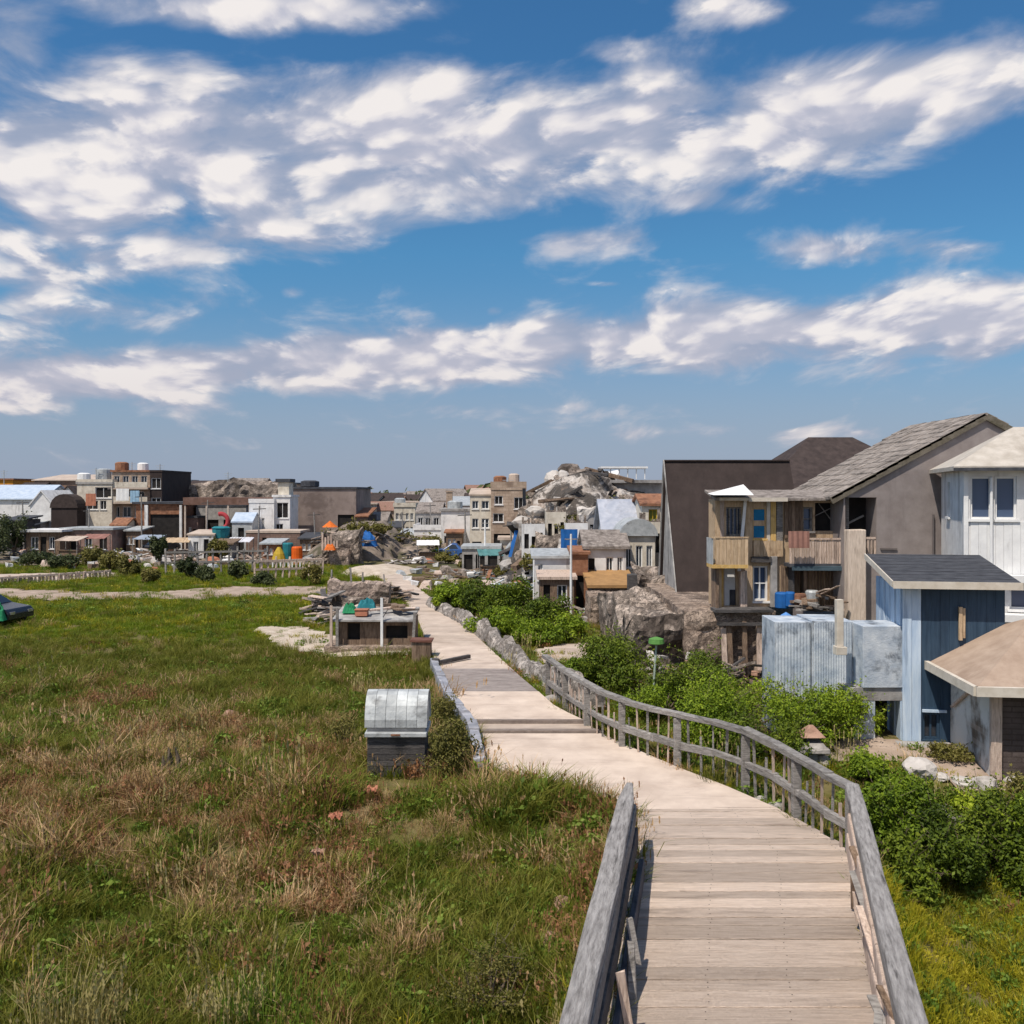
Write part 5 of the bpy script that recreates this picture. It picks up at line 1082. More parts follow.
def lump(name, m, label, cat, loc, w_, d_, h_, seed, n=10):
    g = np.random.default_rng(seed); c = MB(); vs = []
    for j in range(n + 1):
        for i in range(n + 1):
            u, v = i / n * 2 - 1, j / n * 2 - 1; e = max(0, 1 - u ** 4) * max(0, 1 - v ** 4); vs.append((u * w_ / 2, v * d_ / 2, h_ * e * (.45 + .55 * g.random())))
    c.v = vs
    for j in range(n):
        for i in range(n): q = j * (n + 1) + i; c.f.append((q, q + 1, q + n + 2, q + n + 1)); c.r.append(.5)
    b0 = [i for i in range(n + 1)]; return one(c, name, m, label, cat, loc, smooth=False, fix=False)
zt_ = zb + 1.36
lump('tarpaulin', green, 'bright green tarpaulin bundle on the roof of the low shed', 'tarpaulin', (gx(349, 35.6), 35.8, zt_ - .02), .55, .5, .42, 1)
lump('tarpaulin', teal, 'dark teal tarpaulin bundle on the shed roof right of the green one', 'tarpaulin', (gx(366, 36.3), 36.5, zt_ + .02), .8, .4, .5, 2)
c = MB(); c.box(-.24, .24, -.2, .2, 0, .22, .01); c.box(-.27, .27, -.23, .23, .223, .27, .008); one(c, 'clay_box', terracotta, 'terracotta coloured lidded box on the shed roof', 'box', (gx(361, 35.1), 35.3, zb + 1.28), bevel=.012)
t = thing('crate', 'dark brown lidded crate beside the path, right of the low shed', 'crate', (gx(422, 32.6), 32.6, hz(gx(422, 32.6), 32.6))); c = MB(); planks(c, -.34, .34, 0, .72, -.30, 4, .03, .01); c.box(-.33, .33, -.29, .3, 0, .71); c.build('body', wood_brown, t); c = MB(); c.box(-.40, .40, -.38, .34, .735, .80, .01); c.build('lid', mat('red_brown_lid', (.12, .05, .035), (.19, .09, .065), 3), t)
# board fence and scrap behind the low shed
pinkish_stone = mat('pinkish_masonry', (.27, .205, .17), (.50, .40, .335), 3, None, (.10, .075, .06), .75, .9, None, .5, bump=1.0, bsc=9, cells=(3.4, (.12, .09, .075)))
t = thing('ruined_wall', 'ragged pinkish brown masonry wall standing behind the low shed', 'wall', (gx(326, 45), 45, hz(-9, 45))); x_b = gx(388, 45) - gx(326, 45)
rough_block('wall', pinkish_stone, t, 0, x_b, 0, 1.2, -.1, 1.55, .3, .12, 61, ragged=.7); rough_block('lower_step', rubble, t, -.6, x_b * .7, -.9, .1, -.1, .8, .3, .12, 62, ragged=.5)
for k in range(5): c = MB(); c.cur = random.random(); xk = random.uniform(0, x_b); c.bar((xk, .5, 1.0), (xk + random.uniform(-.2, .2), .6, random.uniform(1.9, 2.3)), .08, .06, .01); c.build('stake', wood_grey, t)
def jumble(name, label, cat, loc, w_, d_, h_, n, seed, mats, ln=(.6, 1.6), part='board'):
    g = random.Random(seed); t = thing(name, label, cat, loc)
    for k in range(n):
        x_, y_ = g.uniform(-1, 1), g.uniform(-1, 1); e = max(0, 1 - (x_ * x_ + y_ * y_) * .8); z0 = g.uniform(.0, .75) * h_ * e + .05; a = g.uniform(0, 3.14); q = g.uniform(*ln) / 2; dz = g.uniform(-.45, .45) * q * min(1, z0 * 2)
        p = Vector((x_ * w_ / 2, y_ * d_ / 2, z0)); v = Vector((math.cos(a) * q, math.sin(a) * q, dz)); c = MB(); c.cur = g.random(); c.bar(p - v, p + v, g.uniform(.10, .28), g.uniform(.03, .09), .015); c.build(part, g.choice(mats), t)
    return t
jumble('scrap_heap', 'tangled heap of broken grey and brown boards beside the far path', 'scrap heap', (gx(391, 50), 50, hz(gx(391, 50), 50)), 1.6, 2.2, 1.9, 34, 3, [wood_dark, wood_grey, wood_brown, wood_pink], (.7, 1.9))
jumble('scrap_heap', 'pale heap of planks and rubble below the ragged masonry wall', 'scrap heap', (gx(345, 42), 42, hz(gx(345, 42), 42)), 3.2, 1.6, .9, 30, 5, [wood_pink, wood_pink, wood_grey, concrete], (.5, 1.4))
def mound(name, label, cat, m, cx, cy, rx, ry, h, seed, st=.5, amp=.35, kind=None, ridge=2.0):
    xs = np.arange(-rx, rx + st, st); ys = np.arange(-ry, ry + st, st); A, B = np.meshgrid(xs, ys); q = np.clip(1 - (np.abs(A / rx)) ** ridge - (np.abs(B / ry)) ** ridge, 0, 1) ** .7
    Z = h * q * (1 + amp * fbm(A + cx, B + cy, rx * .5, seed, 5)) + np.minimum(q * 6, 1) * amp * .5 * fbm(A, B, 1.2, seed + 3, 4) - .12; mb = MB(); n1 = len(xs); mb.v = np.stack([A.ravel(), B.ravel(), Z.ravel()], 1).tolist()
    for j in range(len(ys) - 1):
        for i in range(n1 - 1):
            if q[j:j + 2, i:i + 2].max() > 0: mb.f.append((j * n1 + i, j * n1 + i + 1, (j + 1) * n1 + i + 1, (j + 1) * n1 + i)); mb.r.append(.5)
    used = sorted({v for f in mb.f for v in f}); mp = {v: i for i, v in enumerate(used)}; mb.v = [mb.v[v] for v in used]; mb.f = [tuple(mp[v] for v in f) for f in mb.f]
    o = mb.build(name, m, smooth=False, fix=False, loc=(cx, cy, hz(cx, cy)))
    if kind: o['kind'] = kind
    else: tag(o, label, cat)
    return o
mound('sand_heap', 'pale heap of sand where the path ends', 'sand heap', sand, gx(374, 66), 69, 3.0, 5.5, .55, 3, st=.3, amp=.25)
earth = mat('brown_earth_bank', (.12, .095, .075), (.33, .27, .225), 1.6, None, (.06, .058, .028), .85, .5, None, .47, bump=1.0, bsc=3)
mound('hill', None, None, earth, gx(362, 88), 88, 5.2, 9, 3.1, 5, st=.55, amp=.35, kind='structure'); mound('hill', None, None, earth, gx(430, 88), 90, 9, 8, 1.5, 8, st=.55, amp=.4, kind='structure')
t = thing('ruined_wall', 'patched grey brown masonry block built into the left of the earth bank', 'wall', (gx(321, 74), 74, -.1)); x_b = gx(358, 74) - gx(321, 74)
rough_block('wall', rubble, t, 0, x_b, 0, 2.2, 0, 2.5, .4, .2, 63, ragged=1.0); rough_block('buttress', pinkish_stone, t, x_b * .3, x_b * .8, -.7, .1, 0, 1.5, .3, .2, 64, ragged=.6)
c = MB(); planks(c, .1, x_b * .5, 1.5, 2.4, -.45, 6, .04, .3, .1); c.build('patch_boards', wood_pink, t)
lump('tarpaulin', blue, 'bright blue tarpaulin on the earth bank', 'tarpaulin', (gx(364, 80), 79.2, gz(546, 79.2)), 2.6, 1.5, 1.5, 7)
lump('tarpaulin', orange, 'small orange tarpaulin on the earth bank by the masonry block', 'tarpaulin', (gx(330, 73), 73, gz(550, 73)), .9, .6, .55, 8)
for px, d, m_, lb, r_ in ((330, 84, orange, 'orange parasol by the big brown block at left', .75),):
    t = thing('parasol', lb, 'parasol', (gx(px, d), d, -.1)); z_ = gz(526, d) + .1; m2 = MB(); m2.tube([(0, 0, 0), (0, 0, z_)], .05, 6); m2.build('pole', white_paint, t); m2 = MB(); n = 10
    ring = [(r_ * math.cos(2 * math.pi * k / n), r_ * math.sin(2 * math.pi * k / n), z_ - .1) for k in range(n)]
    for k in range(n): m2.face([ring[k], ring[(k + 1) % n], (0, 0, z_ + .5)])
    m2.build('canopy', m_, t)
# lamp and stone lantern
d = gd(712); t = thing('garden_lamp', 'thin pale garden lamp post with a green head among the bushes', 'lamp', (gx(653, d), d, hz(gx(653, d), d))); c = MB(); hh = gz(645, d) - hz(gx(653, d), d)
c.tube([(0, 0, -.1), (.03, 0, hh * .5), (.09, 0, hh)], [.035, .03, .028], 8); c.build('pole', paint('pale_green_paint', (.42, .50, .42)), t); c = MB(); c.tube([(.09, 0, hh), (.09, 0, hh + .05), (.09, 0, hh + .17), (.09, 0, hh + .22)], [.06, .22, .20, .05], 12); c.build('lamp_head', paint('leaf_green_paint', (.12, .30, .07)), t)
c = MB(); c.tube([(.14, -.1, .2), (.02, -.1, .75)], .03, 6); c.build('stay', white_paint, t)
d = gd(758); x_ = gx(811, d); t = thing('stone_lantern', 'little stone lantern with a sloped cap in the yard', 'lantern', (x_, d, hz(x_, d)))
c = MB(); c.box(-.13, .13, -.13, .13, -.05, .32, .008); c.build('base', kerb_stone, t, bevel=.02); c = MB(); c.box(-.34, .34, -.3, .3, .323, .42, .01); c.hexa([(-.30, -.26, .423), (.30, -.26, .423), (.30, .26, .423), (-.30, .26, .423), (-.22, -.18, .54), (.22, -.18, .54), (.22, .18, .54), (-.22, .18, .54)]); c.build('ledge', rock_grey, t, bevel=.015)
c = MB(); c.box(-.15, .15, -.13, .13, .543, .66, .006); c.build('body', wood_dark, t); c = MB(); c.hexa([(-.27, -.24, .663), (.27, -.24, .663), (.27, .24, .663), (-.27, .24, .663), (-.05, -.04, .90), (.05, -.04, .90), (.05, .04, .90), (-.05, .04, .90)]); c.build('cap', rock_pink, t, bevel=.015)
# white rubble below the outbuilding
for k, (px, base, w) in enumerate(((1000, 800, 20), (940, 775, 18), (962, 778, 22), (978, 795, 14), (925, 790, 16), (1012, 778, 18), (1030, 790, 26))): rock(px, base, w, 'broken white masonry lump below the whitewashed wall', stone_pale, 400 + k, group='masonry lumps in the yard', name='masonry_lump', cat='rubble')

# ------------------------------------------------------------------ rocky bluff with its houses
bx0 = gx(592, 62)
def bluff():
    st = .3; x0, x1, y0, y1 = gx(516, 66) - 2, gx(700, 60) + 4, 55, 82; xs = np.arange(x0, x1, st); ys = np.arange(y0, y1, st); A, B = np.meshgrid(xs, ys)
    pxs = CX + A / B * F; prof = np.interp(pxs, [505, 522, 535, 548, 565, 590, 620, 660, 700], [575, 520, 500, 492, 484, 481, 486, 500, 506]); top = H - (prof - HY) / F * 66
    f = sst(0, 1, (B - 55.5 - 1.5 * fbm(A, B, 4, 3, 3)) / 9) * (1 - .6 * sst(74, 82, B)); Z = (top - .2) * f + f * 1.9 * fbm(A, B, 3.0, 71, 6) + f * .7 * fbm(A, B, .8, 75, 3) - .3 * (1 - f) - .1
    Z = np.minimum(Z, top + .35 * fbm(A, B, 1.5, 78, 4)); Z = Z + .5 * np.floor(Z * .7 + fbm(A, B, 5, 33, 2)) * .25 * f
    Yd = B + 1.1 * fbm(A, Z * 1.5, 2.2, 81, 4) * f
    global BL; BL = (A, Yd, Z)
    mb = MB(); n1 = len(xs); mb.v = np.stack([A.ravel(), Yd.ravel(), Z.ravel()], 1).tolist()
    for j in range(len(ys) - 1):
        for i in range(n1 - 1): mb.f.append((j * n1 + i, j * n1 + i + 1, (j + 1) * n1 + i + 1, (j + 1) * n1 + i)); mb.r.append(.5)
    m, nt, b, o = NT('bluff_rock'); ge = nt.nodes.new('ShaderNodeNewGeometry'); P_ = ge.outputs['Position']
    c = ramp(nt, noise(nt, P_, .9, 7, .65), [(.30, .25, .21), (.50, .445, .40), (.68, .625, .58)], [.3, .5, .68])
    c = mixc(nt, rng(nt, noise(nt, P_, .30, 7, .68, (1, .6, 1.0), .8), .45, .53, 0, .95), c, (.05, .042, .036)); c = mixc(nt, rng(nt, noise(nt, P_, 1.3, 6, .65), .50, .58, 0, .85), c, (.10, .082, .068)); c = mixc(nt, rng(nt, noise(nt, P_, .5, 4, .6, (1, 1, .8)), .56, .62, 0, .6), c, (.30, .215, .16))
    L(nt, c, b.inputs['Base Color']); b.inputs['Roughness'].default_value = .95; bp = nt.nodes.new('ShaderNodeBump'); bp.inputs['Strength'].default_value = 1; bp.inputs['Distance'].default_value = .25; L(nt, noise(nt, P_, 2.2, 7, .7), bp.inputs['Height']); L(nt, bp.outputs[0], b.inputs['Normal'])
    structure(mb.build('rocky_hill', m, fix=False))
bluff()
def slabhouse(px0, px1, ytop, ybase, d, *a, **k): pass
building('pavilion', 'flat roofed concrete pavilion on top of the rocky hill', 'pavilion', (604, 664), 483, 66, 5, concrete_wall, concrete_wall, 'flat', zb=4.6, ov=.5, doors=[(.42, .97, .0, .62)], wins=[(.08, .2, .2, .6)], fm=white_paint)
t = thing('railing', 'white railing and flat canopy along the pavilion roof edge', 'railing', (gx(601, 66), 66.2, gz(482, 66) + .22)); c = MB(); c.box(0, gx(648, 66) - gx(601, 66), -.2, 2, .78, .92); c.build('canopy', white_paint, t)
for k in range(6): c = MB(); xk = .1 + k * .63; c.tube([(xk, 0, 0), (xk, 0, .775)], .04, 6); c.build('post', white_paint, t)
building('cream_house', 'narrow cream house with one small green window by the dark brown roof', 'house', (642, 664), 503, 50, 3.5, cream_wall, rust, 'side', .5, zb=1.0, wins=[(.3, .7, .72, .92)], gm=paint('olive_green_paint', (.20, .22, .04)), fm=yellow, ov=.15)
building('slate_blue_house', 'low cottage with a pale slate blue pitched roof below the pavilion', 'house', (606, 642), 528, 51, 4.5, white_wall, mat('blue_grey_slates', (.30, .33, .40), (.45, .47, .53), 2, None, (.2, .19, .2), .5, 1), 'side', 1.6, zb=.5, wins=[(.12, .28, .55, .85), (.42, .58, .55, .85)], doors=[(.70, .84, .1, .85)], ov=.3)
building('dome_roof_house', 'small stone house with a grey barrel roof on the rocky slope', 'house', (622, 655), 536, 47.5, 3, cream_wall, galv, 'barrel', .9, zb=.3, wins=[(.1, .3, .5, .85), (.42, .62, .5, .85), (.74, .92, .5, .85)], ov=.15)
building('white_cottage', 'rough white cottage with dark door and blue white balcony front above the brown terrace', 'house', (586, 626), 545, 46, 3.5, white_wall, thatch, 'side', .7, zb=.2, wins=[(.5, .68, .45, .8), (.78, .92, .45, .8)], doors=[(.06, .22, .25, .78)], ov=.2)
building('white_shed', 'white boarded shed with stained left half above the hedge row', 'shed', (534, 574), 556, 47, 2.5, white_wall, galv, 'shed', .25, wins=[(.1, .22, .55, .85)], doors=[(.45, .58, .05, .7)], ov=.15)
building('orange_shed', 'narrow rusty orange shed between the white shed and white cottage', 'shed', (572, 588), 552, 45.5, 2.2, rust, rust, 'shed', .2, doors=[(.25, .75, .05, .62)], ov=.12)
building('lower_hut', 'red brown plank hut below the white shed', 'hut', (540, 574), 577, 44.5, 1.8, wood_brown, wood_pink, 'shed', .2, doors=[(.1, .3, .05, .8)], wins=[(.5, .8, .35, .8)], ov=.15)
building('ochre_roof_hut', 'stone hut with an ochre roof on the brown terrace', 'hut', (592, 632), 585, 43, 3.2, stone_brown, paint('ochre_tiles', (.42, .24, .10)), 'shed', .5, wins=[(.15, .35, .45, .75)], doors=[(.6, .78, .05, .7)], ov=.25)
t = thing('stone_terrace', 'brown rubble terrace wall beneath the ochre roofed hut', 'terrace wall', (gx(588, 41), 41, -.2)); rough_block('wall', stone_brown, t, 0, gx(634, 41) - gx(588, 41), 0, 1.6, 0, 1.5, .3, .14, 12, ragged=.5)
t = thing('stone_terrace', 'ragged brown rubble mass right of the tall dark post', 'terrace wall', (gx(634, 39.5), 39.5, -.2)); rough_block('wall', rubble, t, .3, gx(690, 39.5) - gx(634, 39.5), 0, 3, 0, 2.6, .6, .13, 14, ragged=1.1); rough_block('ledge', stone_pale, t, .6, 2.2, -.5, .3, 1.6, 2.0, .2, .3, 15)
t = thing('timber_post', 'tall thick dark post standing in front of the rubble mass', 'post', (gx(633, 38.5), 38.5, -.2)); c = MB(); c.bar((0, 0, 0), (-.05, 0, gz(574, 38.5) + .2), .38, .38, .03); c.build('shaft', wood_dark, t, bevel=.03); c = MB(); c.bar((0, -.1, 0), (1.0, -.5, .05), .6, .5, .08); c.build('footing', wood_dark, t)
jumble('rubble_heap', 'heap of broken brick and stone at the foot of the terrace', 'rubble heap', (gx(655, 35), 35, hz(gx(655, 35), 35)), 3.6, 3, 1.5, 40, 9, [rock_pink, rubble, stone_pale, rock_grey], (.3, .9), part='block')
jumble('rubble_heap', 'low heap of stones and timber below the lower hut', 'rubble heap', (gx(556, 43), 43, -.1), 4.6, 1.6, 1.1, 36, 10, [rock_pink, rubble, stone_pale, wood_brown, wood_dark], (.3, 1.1), part='block')
for px, top, d, lb, w_ in ((571, 534, 43.5, 'white utility pole in front of the rusty orange shed', .07), (534, 560, 45, 'thin pale pole by the left end of the white shed', .06), (485, 520, 71, 'white mast in front of the tan block', .09), (619, 545, 46.5, 'dark thin pole beside the white cottage', .06)):
    c = MB(); c.tube([(0, 0, 0), (.0, 0, gz(top, d) + .1)], [w_, w_ * .7], 8); t = thing('utility_pole', lb, 'pole', (gx(px, d), d, -.1)); c.build('shaft', white_paint if 'white' in lb else wood_grey, t); c = MB(); zt = gz(top, d); c.bar((-.3, 0, zt - .15), (.3, 0, zt - .15), .06, .06); c.build('crossarm', wood_grey, t)
# ------------------------------------------------------------------ middle of the town
W4 = [(.08, .22, .62, .82), (.30, .44, .62, .82), (.56, .70, .62, .82), (.78, .92, .62, .82), (.08, .22, .22, .42), (.30, .44, .22, .42), (.56, .70, .22, .42), (.78, .92, .22, .42)]
building('tan_block', 'tan brick block of flats with ragged parapet in the middle distance', 'flats', (491, 526), 490, 78, 8, tan_brick, tan_brick, 'flat', ov=.05, parapet=.5, wins=[(.10, .34, .80, .92), (.06, .36, .56, .68), (.66, .92, .74, .90), (.66, .92, .30, .52)], doors=[(.08, .55, .06, .40)], gm=dark_void)
building('pale_block', 'pale concrete block of flats attached left of the tan one', 'flats', (470, 491), 494, 79, 8, cream_wall, concrete, 'side', .5, ov=.1, wins=[(.1, .4, .78, .9), (.55, .9, .78, .9), (.1, .4, .5, .64), (.55, .9, .5, .64)], doors=[(.1, .55, .04, .3)])
building('white_box_house', 'plain white box shaped house with a long blank upper wall', 'house', (441, 472), 511, 86, 7, white_wall, concrete_wall, 'flat', ov=.15, wins=[(.1, .3, .15, .45), (.45, .7, .12, .45)], chimney=.2)
building('long_white_house', 'long low white house with two small dark windows near the blue car', 'house', (414, 446), 530, 90, 6, white_wall, white_wall, 'flat', ov=.1, parapet=.3, wins=[(.30, .42, .45, .75), (.52, .66, .4, .75)], doors=[(.08, .18, .05, .7)])
building('grey_terrace', 'grey terrace with dark openings behind the long white house', 'house', (416, 441), 512, 97, 7, concrete_wall, thatch, 'side', 1.0, ov=.1, wins=[(.08, .28, .62, .85), (.38, .58, .62, .85), (.70, .92, .62, .85), (.08, .28, .25, .5), (.38, .58, .25, .5)], gm=dark_void)
building('pale_apartments', 'pale apartment house with two window bands beyond the earth bank', 'flats', (394, 415), 507, 112, 9, cream_wall, cream_wall, 'flat', ov=.1, wins=W4, parapet=.3)
building('dark_roof_house', 'dark roofed brown house behind the white box house', 'house', (420, 452), 505, 128, 9, brown_wall, brown_roof, 'side', 1.4, wins=[(.1, .3, .3, .6), (.6, .8, .3, .6)])
building('glass_roof_house', 'red brown house with a shiny pale roof left of the pale block', 'house', (450, 470), 505, 95, 6, rust, galv, 'shed', .9, wins=[(.1, .35, .4, .7), (.6, .9, .4, .7)])
building('grey_lockup', 'row of grey garages in front of the tan block', 'garage', (462, 500), 549, 70, 4, concrete_wall, galv, 'flat', ov=.1, doors=[(.05, .28, .02, .75), (.36, .60, .02, .75), (.68, .93, .02, .75)])
t = building('dome_hut', 'rounded grey hut with a dark door in front of the tan flats', 'hut', (503, 535), 563, 68, 4, concrete_wall, galv, 'barrel', 1.6, ov=.05, doors=[(.3, .52, .05, .8)], wins=[(.62, .8, .4, .8)])
lump('tarpaulin', blue, 'big dark blue tarpaulin stretched over goods beside the rocky hill', 'tarpaulin', (gx(524, 64), 63, gz(556, 63)), 2.2, 2, 2.1, 31)
t = thing('crane', 'slim dark blue crane mast beside the tan flats', 'crane', (gx(526, 67), 67, -.1)); zt = gz(487, 67); c = MB(); c.bar((0, 0, 0), (-.15, 0, zt), .24, .24); c.build('mast', car_dark, t); c = MB(); c.bar((.0, -.18, zt * .2), (0, -.18, zt * .75), .1, .1); c.build('hoist_rail', red, t)
# vehicles
def car(label, loc, rz, body, L_=4.1, Wd=1.75, group=None, open_boot=False):
    t = thing('parked_car', label, 'car', loc, rz, group); hw = Wd / 2; pr = [(-L_ / 2, .35), (-L_ / 2, .72), (-L_ / 2 + .12, .88), (-L_ / 2 + .55, .92), (-L_ / 2 + 1.1, 1.38), (L_ / 2 - 1.75, 1.42), (L_ / 2 - 1.05, .95), (L_ / 2 - .15, .80), (L_ / 2, .62), (L_ / 2, .32)]
    c = MB(); vs = []
    for s in (-1, 1):
        for (x_, z_) in pr: vs.append((x_, s * (hw - max(0, z_ - .85) * .35), z_))
    n = len(pr); c.solid(vs, [tuple(range(n - 1, -1, -1)), tuple(range(n, 2 * n))] + [(i, (i + 1) % n, n + (i + 1) % n, n + i) for i in range(n)]); c.build('body', body, t, bevel=.05)
    g = MB()
    for s in (-1, 1): g.face([(-L_ / 2 + .95, s * (hw - .02), .95), (L_ / 2 - 1.25, s * (hw - .02), .95), (L_ / 2 - 1.78, s * (hw - .17), 1.34), (-L_ / 2 + 1.2, s * (hw - .17), 1.33)])
    g.build('side_window', glass, t, fix=False)
    g = MB(); g.face([(L_ / 2 - 1.07, -hw + .2, .985), (L_ / 2 - 1.07, hw - .2, .985), (L_ / 2 - 1.70, hw - .28, 1.41), (L_ / 2 - 1.70, -hw + .28, 1.41)]); g.build('windscreen', glass, t, fix=False)
    g = MB(); g.face([(-L_ / 2 + .52, -hw + .2, .93), (-L_ / 2 + .52, hw - .2, .93), (-L_ / 2 + 1.06, hw - .28, 1.38), (-L_ / 2 + 1.06, -hw + .28, 1.38)]); g.build('rear_window', glass, t, fix=False)
    for sx_ in (-1, 1):
        for s in (-1, 1):
            w = MB(); x_ = sx_ * L_ * .31; w.tube([(x_, s * (hw - .2), .31), (x_, s * (hw + .02), .31)], .31, 14); wo_ = w.build('wheel', tyre_m, t); w = MB(); w.tube([(x_, s * (hw + .015), .31), (x_, s * (hw + .03), .31)], .18, 10); w.build('rim', chrome, wo_)
    for s in (-1, 1): w = MB(); w.box(L_ / 2 - .04, L_ / 2 + .02, s * .6 - .15, s * .6 + .15, .56, .68); w.build('headlight', chrome, t)
    return t
d = gd(622); car('dark car half out of the photo at the left edge of the meadow', (gx(-14, d), d, hz(gx(-14, d), d) + .02), R(-8), car_dark, 3.6)
lump('green_sheet', green, 'green sheet hanging over the side of the dark car at the left edge', 'sheet', (gx(-4, d - 1.2), d - 1.25, .25), .9, .4, .9, 44)
car('small blue car by the long white house', (gx(451, 82), 82, -.08), R(180), car_blue, 3.3)
car('white car among the rubble below the brown flats', (gx(130, 93), 93, -.08), R(170), car_white); car('light blue car left of the white one', (gx(104, 92), 92, -.08), R(185), sky_blue); car('dark car in the mouth of the rusty garage', (gx(162, 90), 90, -.08), R(80), car_dark)
# ------------------------------------------------------------------ left side of the town
building('orange_hall', 'bright orange hall partly out of the photo at the far left', 'hall', (-30, 13), 480, 125, 8, paint('orange_wall', (.62, .27, .03)), rust, 'flat', ov=.2, wins=[(.5, .65, .3, .6)])
building('blue_roof_house', 'low house with a long pale blue roof at the left edge', 'house', (-20, 42), 498, 108, 8, white_wall, mat('pale_blue_roof', (.36, .44, .56), (.50, .57, .66), 2), 'side', 1.6, wins=[(.15, .25, .3, .6), (.4, .5, .3, .6), (.65, .75, .3, .6)])
building('white_gable_house', 'white gabled house with narrow dark door beside the round dark hut', 'house', (30, 53), 504, 98, 6, white_wall, white_wall, 'gable', 1.5, ov=.15, doors=[(.62, .80, .02, .6)], wins=[(.2, .36, .45, .75)])
building('round_dark_hut', 'dark brown slatted hut with a rounded roof', 'hut', (51, 77), 508, 97, 5, brown_wall, brown_roof, 'barrel', 1.5, ov=.1, doors=[(.4, .6, .02, .4)])
building('white_flats', 'white three storey flats with dark open balconies', 'flats', (77, 112), 484, 99, 8, cream_wall, concrete_wall, 'flat', ov=.1, parapet=.3, wins=[(.52, .98, .78, .95), (.05, .22, .60, .74), (.28, .60, .60, .74), (.66, .84, .60, .74), (.70, .86, .12, .34), (.32, .40, .24, .34)], gm=dark_void, side=[(.2, .5, .6, .8)])
t = building('brown_flats', 'brown four storey flats with lit balconies and a dark end bay', 'flats', (112, 150), 472, 100, 9, tan_brick, rust, 'flat', ov=.15, wins=[(.05, .20, .83, .95), (.28, .44, .83, .95), (.52, .68, .83, .95), (.76, .92, .83, .95), (.05, .85, .62, .74), (.05, .2, .40, .54), (.28, .5, .40, .54), (.6, .8, .40, .54)], doors=[(.05, .85, .12, .30)])
w_, h_ = t['w'], t['h']
for f_ in (.58, .77): m2 = MB(); m2.box(-w_ / 2 - .1, w_ / 2 + .1, -.9, -.004, h_ * f_, h_ * f_ + .2); bo = m2.build('balcony', concrete, t); m2 = MB(); m2.box(-w_ / 2 - .05, w_ / 2 + .05, -.9, -.84, h_ * f_ + .203, h_ * f_ + .8); m2.build('balustrade', cream_wall, bo)
building('dark_end_block', 'tall dark end block joined to the brown flats', 'flats', (150, 162), 472, 99.5, 9, brown_wall, brown_wall, 'flat', ov=.05, wins=[(.1, .9, .78, .92), (.1, .9, .5, .66)], gm=dark_void)
building('rear_terrace', 'long brown terrace with a rising pale parapet behind the white flats', 'flats', (34, 114), 480, 122, 8, mat('red_brown_brick', (.20, .12, .08), (.32, .21, .15), 1, None, (.09, .06, .05), .6, .5, None, .5), concrete, 'shed', .9, wins=[(.1, .16, .7, .85), (.25, .31, .7, .85), (.4, .46, .7, .85), (.55, .61, .7, .85), (.7, .76, .7, .85), (.85, .91, .7, .85)])
t = building('garage', 'open garage with a rusty beam over its dark mouth', 'garage', (136, 183), 504, 94, 7, rust, slate, 'flat', ov=.3, doors=[(.30, .93, .02, .78)]); w_, h_ = t['w'], t['h']
m2 = MB(); m2.box(-w_ / 2 + w_ * .20, -w_ / 2 + w_ * .27, -.25, -.004, 0, h_ * .98); m2.box(w_ / 2 - w_ * .06, w_ / 2 - w_ * .01, -.25, -.004, 0, h_ * .98); m2.build('column', white_wall, t)
t = thing('canopy', 'long thin red brown canopy on posts right of the garage', 'canopy', (gx(183, 92), 92, -.1)); zt = gz(500, 92); x_b = gx(273, 92) - gx(183, 92); c = MB(); c.box(0, x_b, 0, 3.5, zt - .4, zt + .35, .02); c.build('roof', mat('red_brown_steel', (.13, .07, .05), (.21, .125, .10), 2, None, (.06, .035, .03), .6, 1), t)
for k in range(5): c = MB(); xk = .1 + k * (x_b - .4) / 4; c.box(xk, xk + .16, .05, .21, 0, zt - .42); c.build('post', concrete, t)
t = thing('ruined_wall', 'ragged grey stone wall rising behind the long canopy', 'stone wall', (gx(186, 108), 108, -.1)); rough_block('wall', rubble, t, 0, gx(290, 108) - gx(186, 108), 0, 3, 0, gz(483, 108) + .1, .6, .55, 21, ragged=1.0)
building('grey_slab_block', 'narrow pale grey slab building beside the ruined wall', 'building', (168, 184), 481, 130, 6, concrete_wall, concrete_wall, 'flat', ov=.05, wins=W4[:4])
t = building('white_cube_house', 'bright white cube shaped house under the end of the long canopy', 'house', (249, 274), 503, 90.5, 6, white_wall, white_wall, 'flat', ov=.05, parapet=.2, wins=[(.5, .62, .25, .7)], doors=[(.05, .2, .05, .6)])
t = building('white_turret', 'white turret with a black cap beside the cube house', 'tower', (273, 290), 497, 91, 3.5, white_wall, white_wall, 'flat', ov=.1, wins=[(.2, .9, .62, .90), (.15, .6, .2, .52)], gm=dark_void); w_, h_ = t['w'], t['h']
c = MB(); c.box(-w_ * .3, w_ * .35, .6, 2.4, h_ + .224, h_ + 1.5); lt = c.build('lantern_room', cream_wall, t); c = MB(); c.box(-w_ * .42, w_ * .45, .4, 2.6, h_ + 1.505, h_ + 1.85); c.build('cap', slate, lt)
t = building('brown_block', 'big windowless brown block with a black roof edge and dark doorway', 'warehouse', (291, 356), 489, 96, 10, mat('blotched_brown_render', (.20, .155, .135), (.31, .25, .225), .7, None, (.12, .09, .08), .75, .35, None, .48, bump=.5), slate, 'flat', ov=.12, doors=[(.72, .97, .05, .58)], zb=-.2)
building('brown_annex', 'reddish brown annex on the right flank of the brown block', 'house', (355, 368), 516, 95, 6, brown_wall, rust, 'shed', .8, ov=.05, wins=[(.3, .7, .4, .7)])
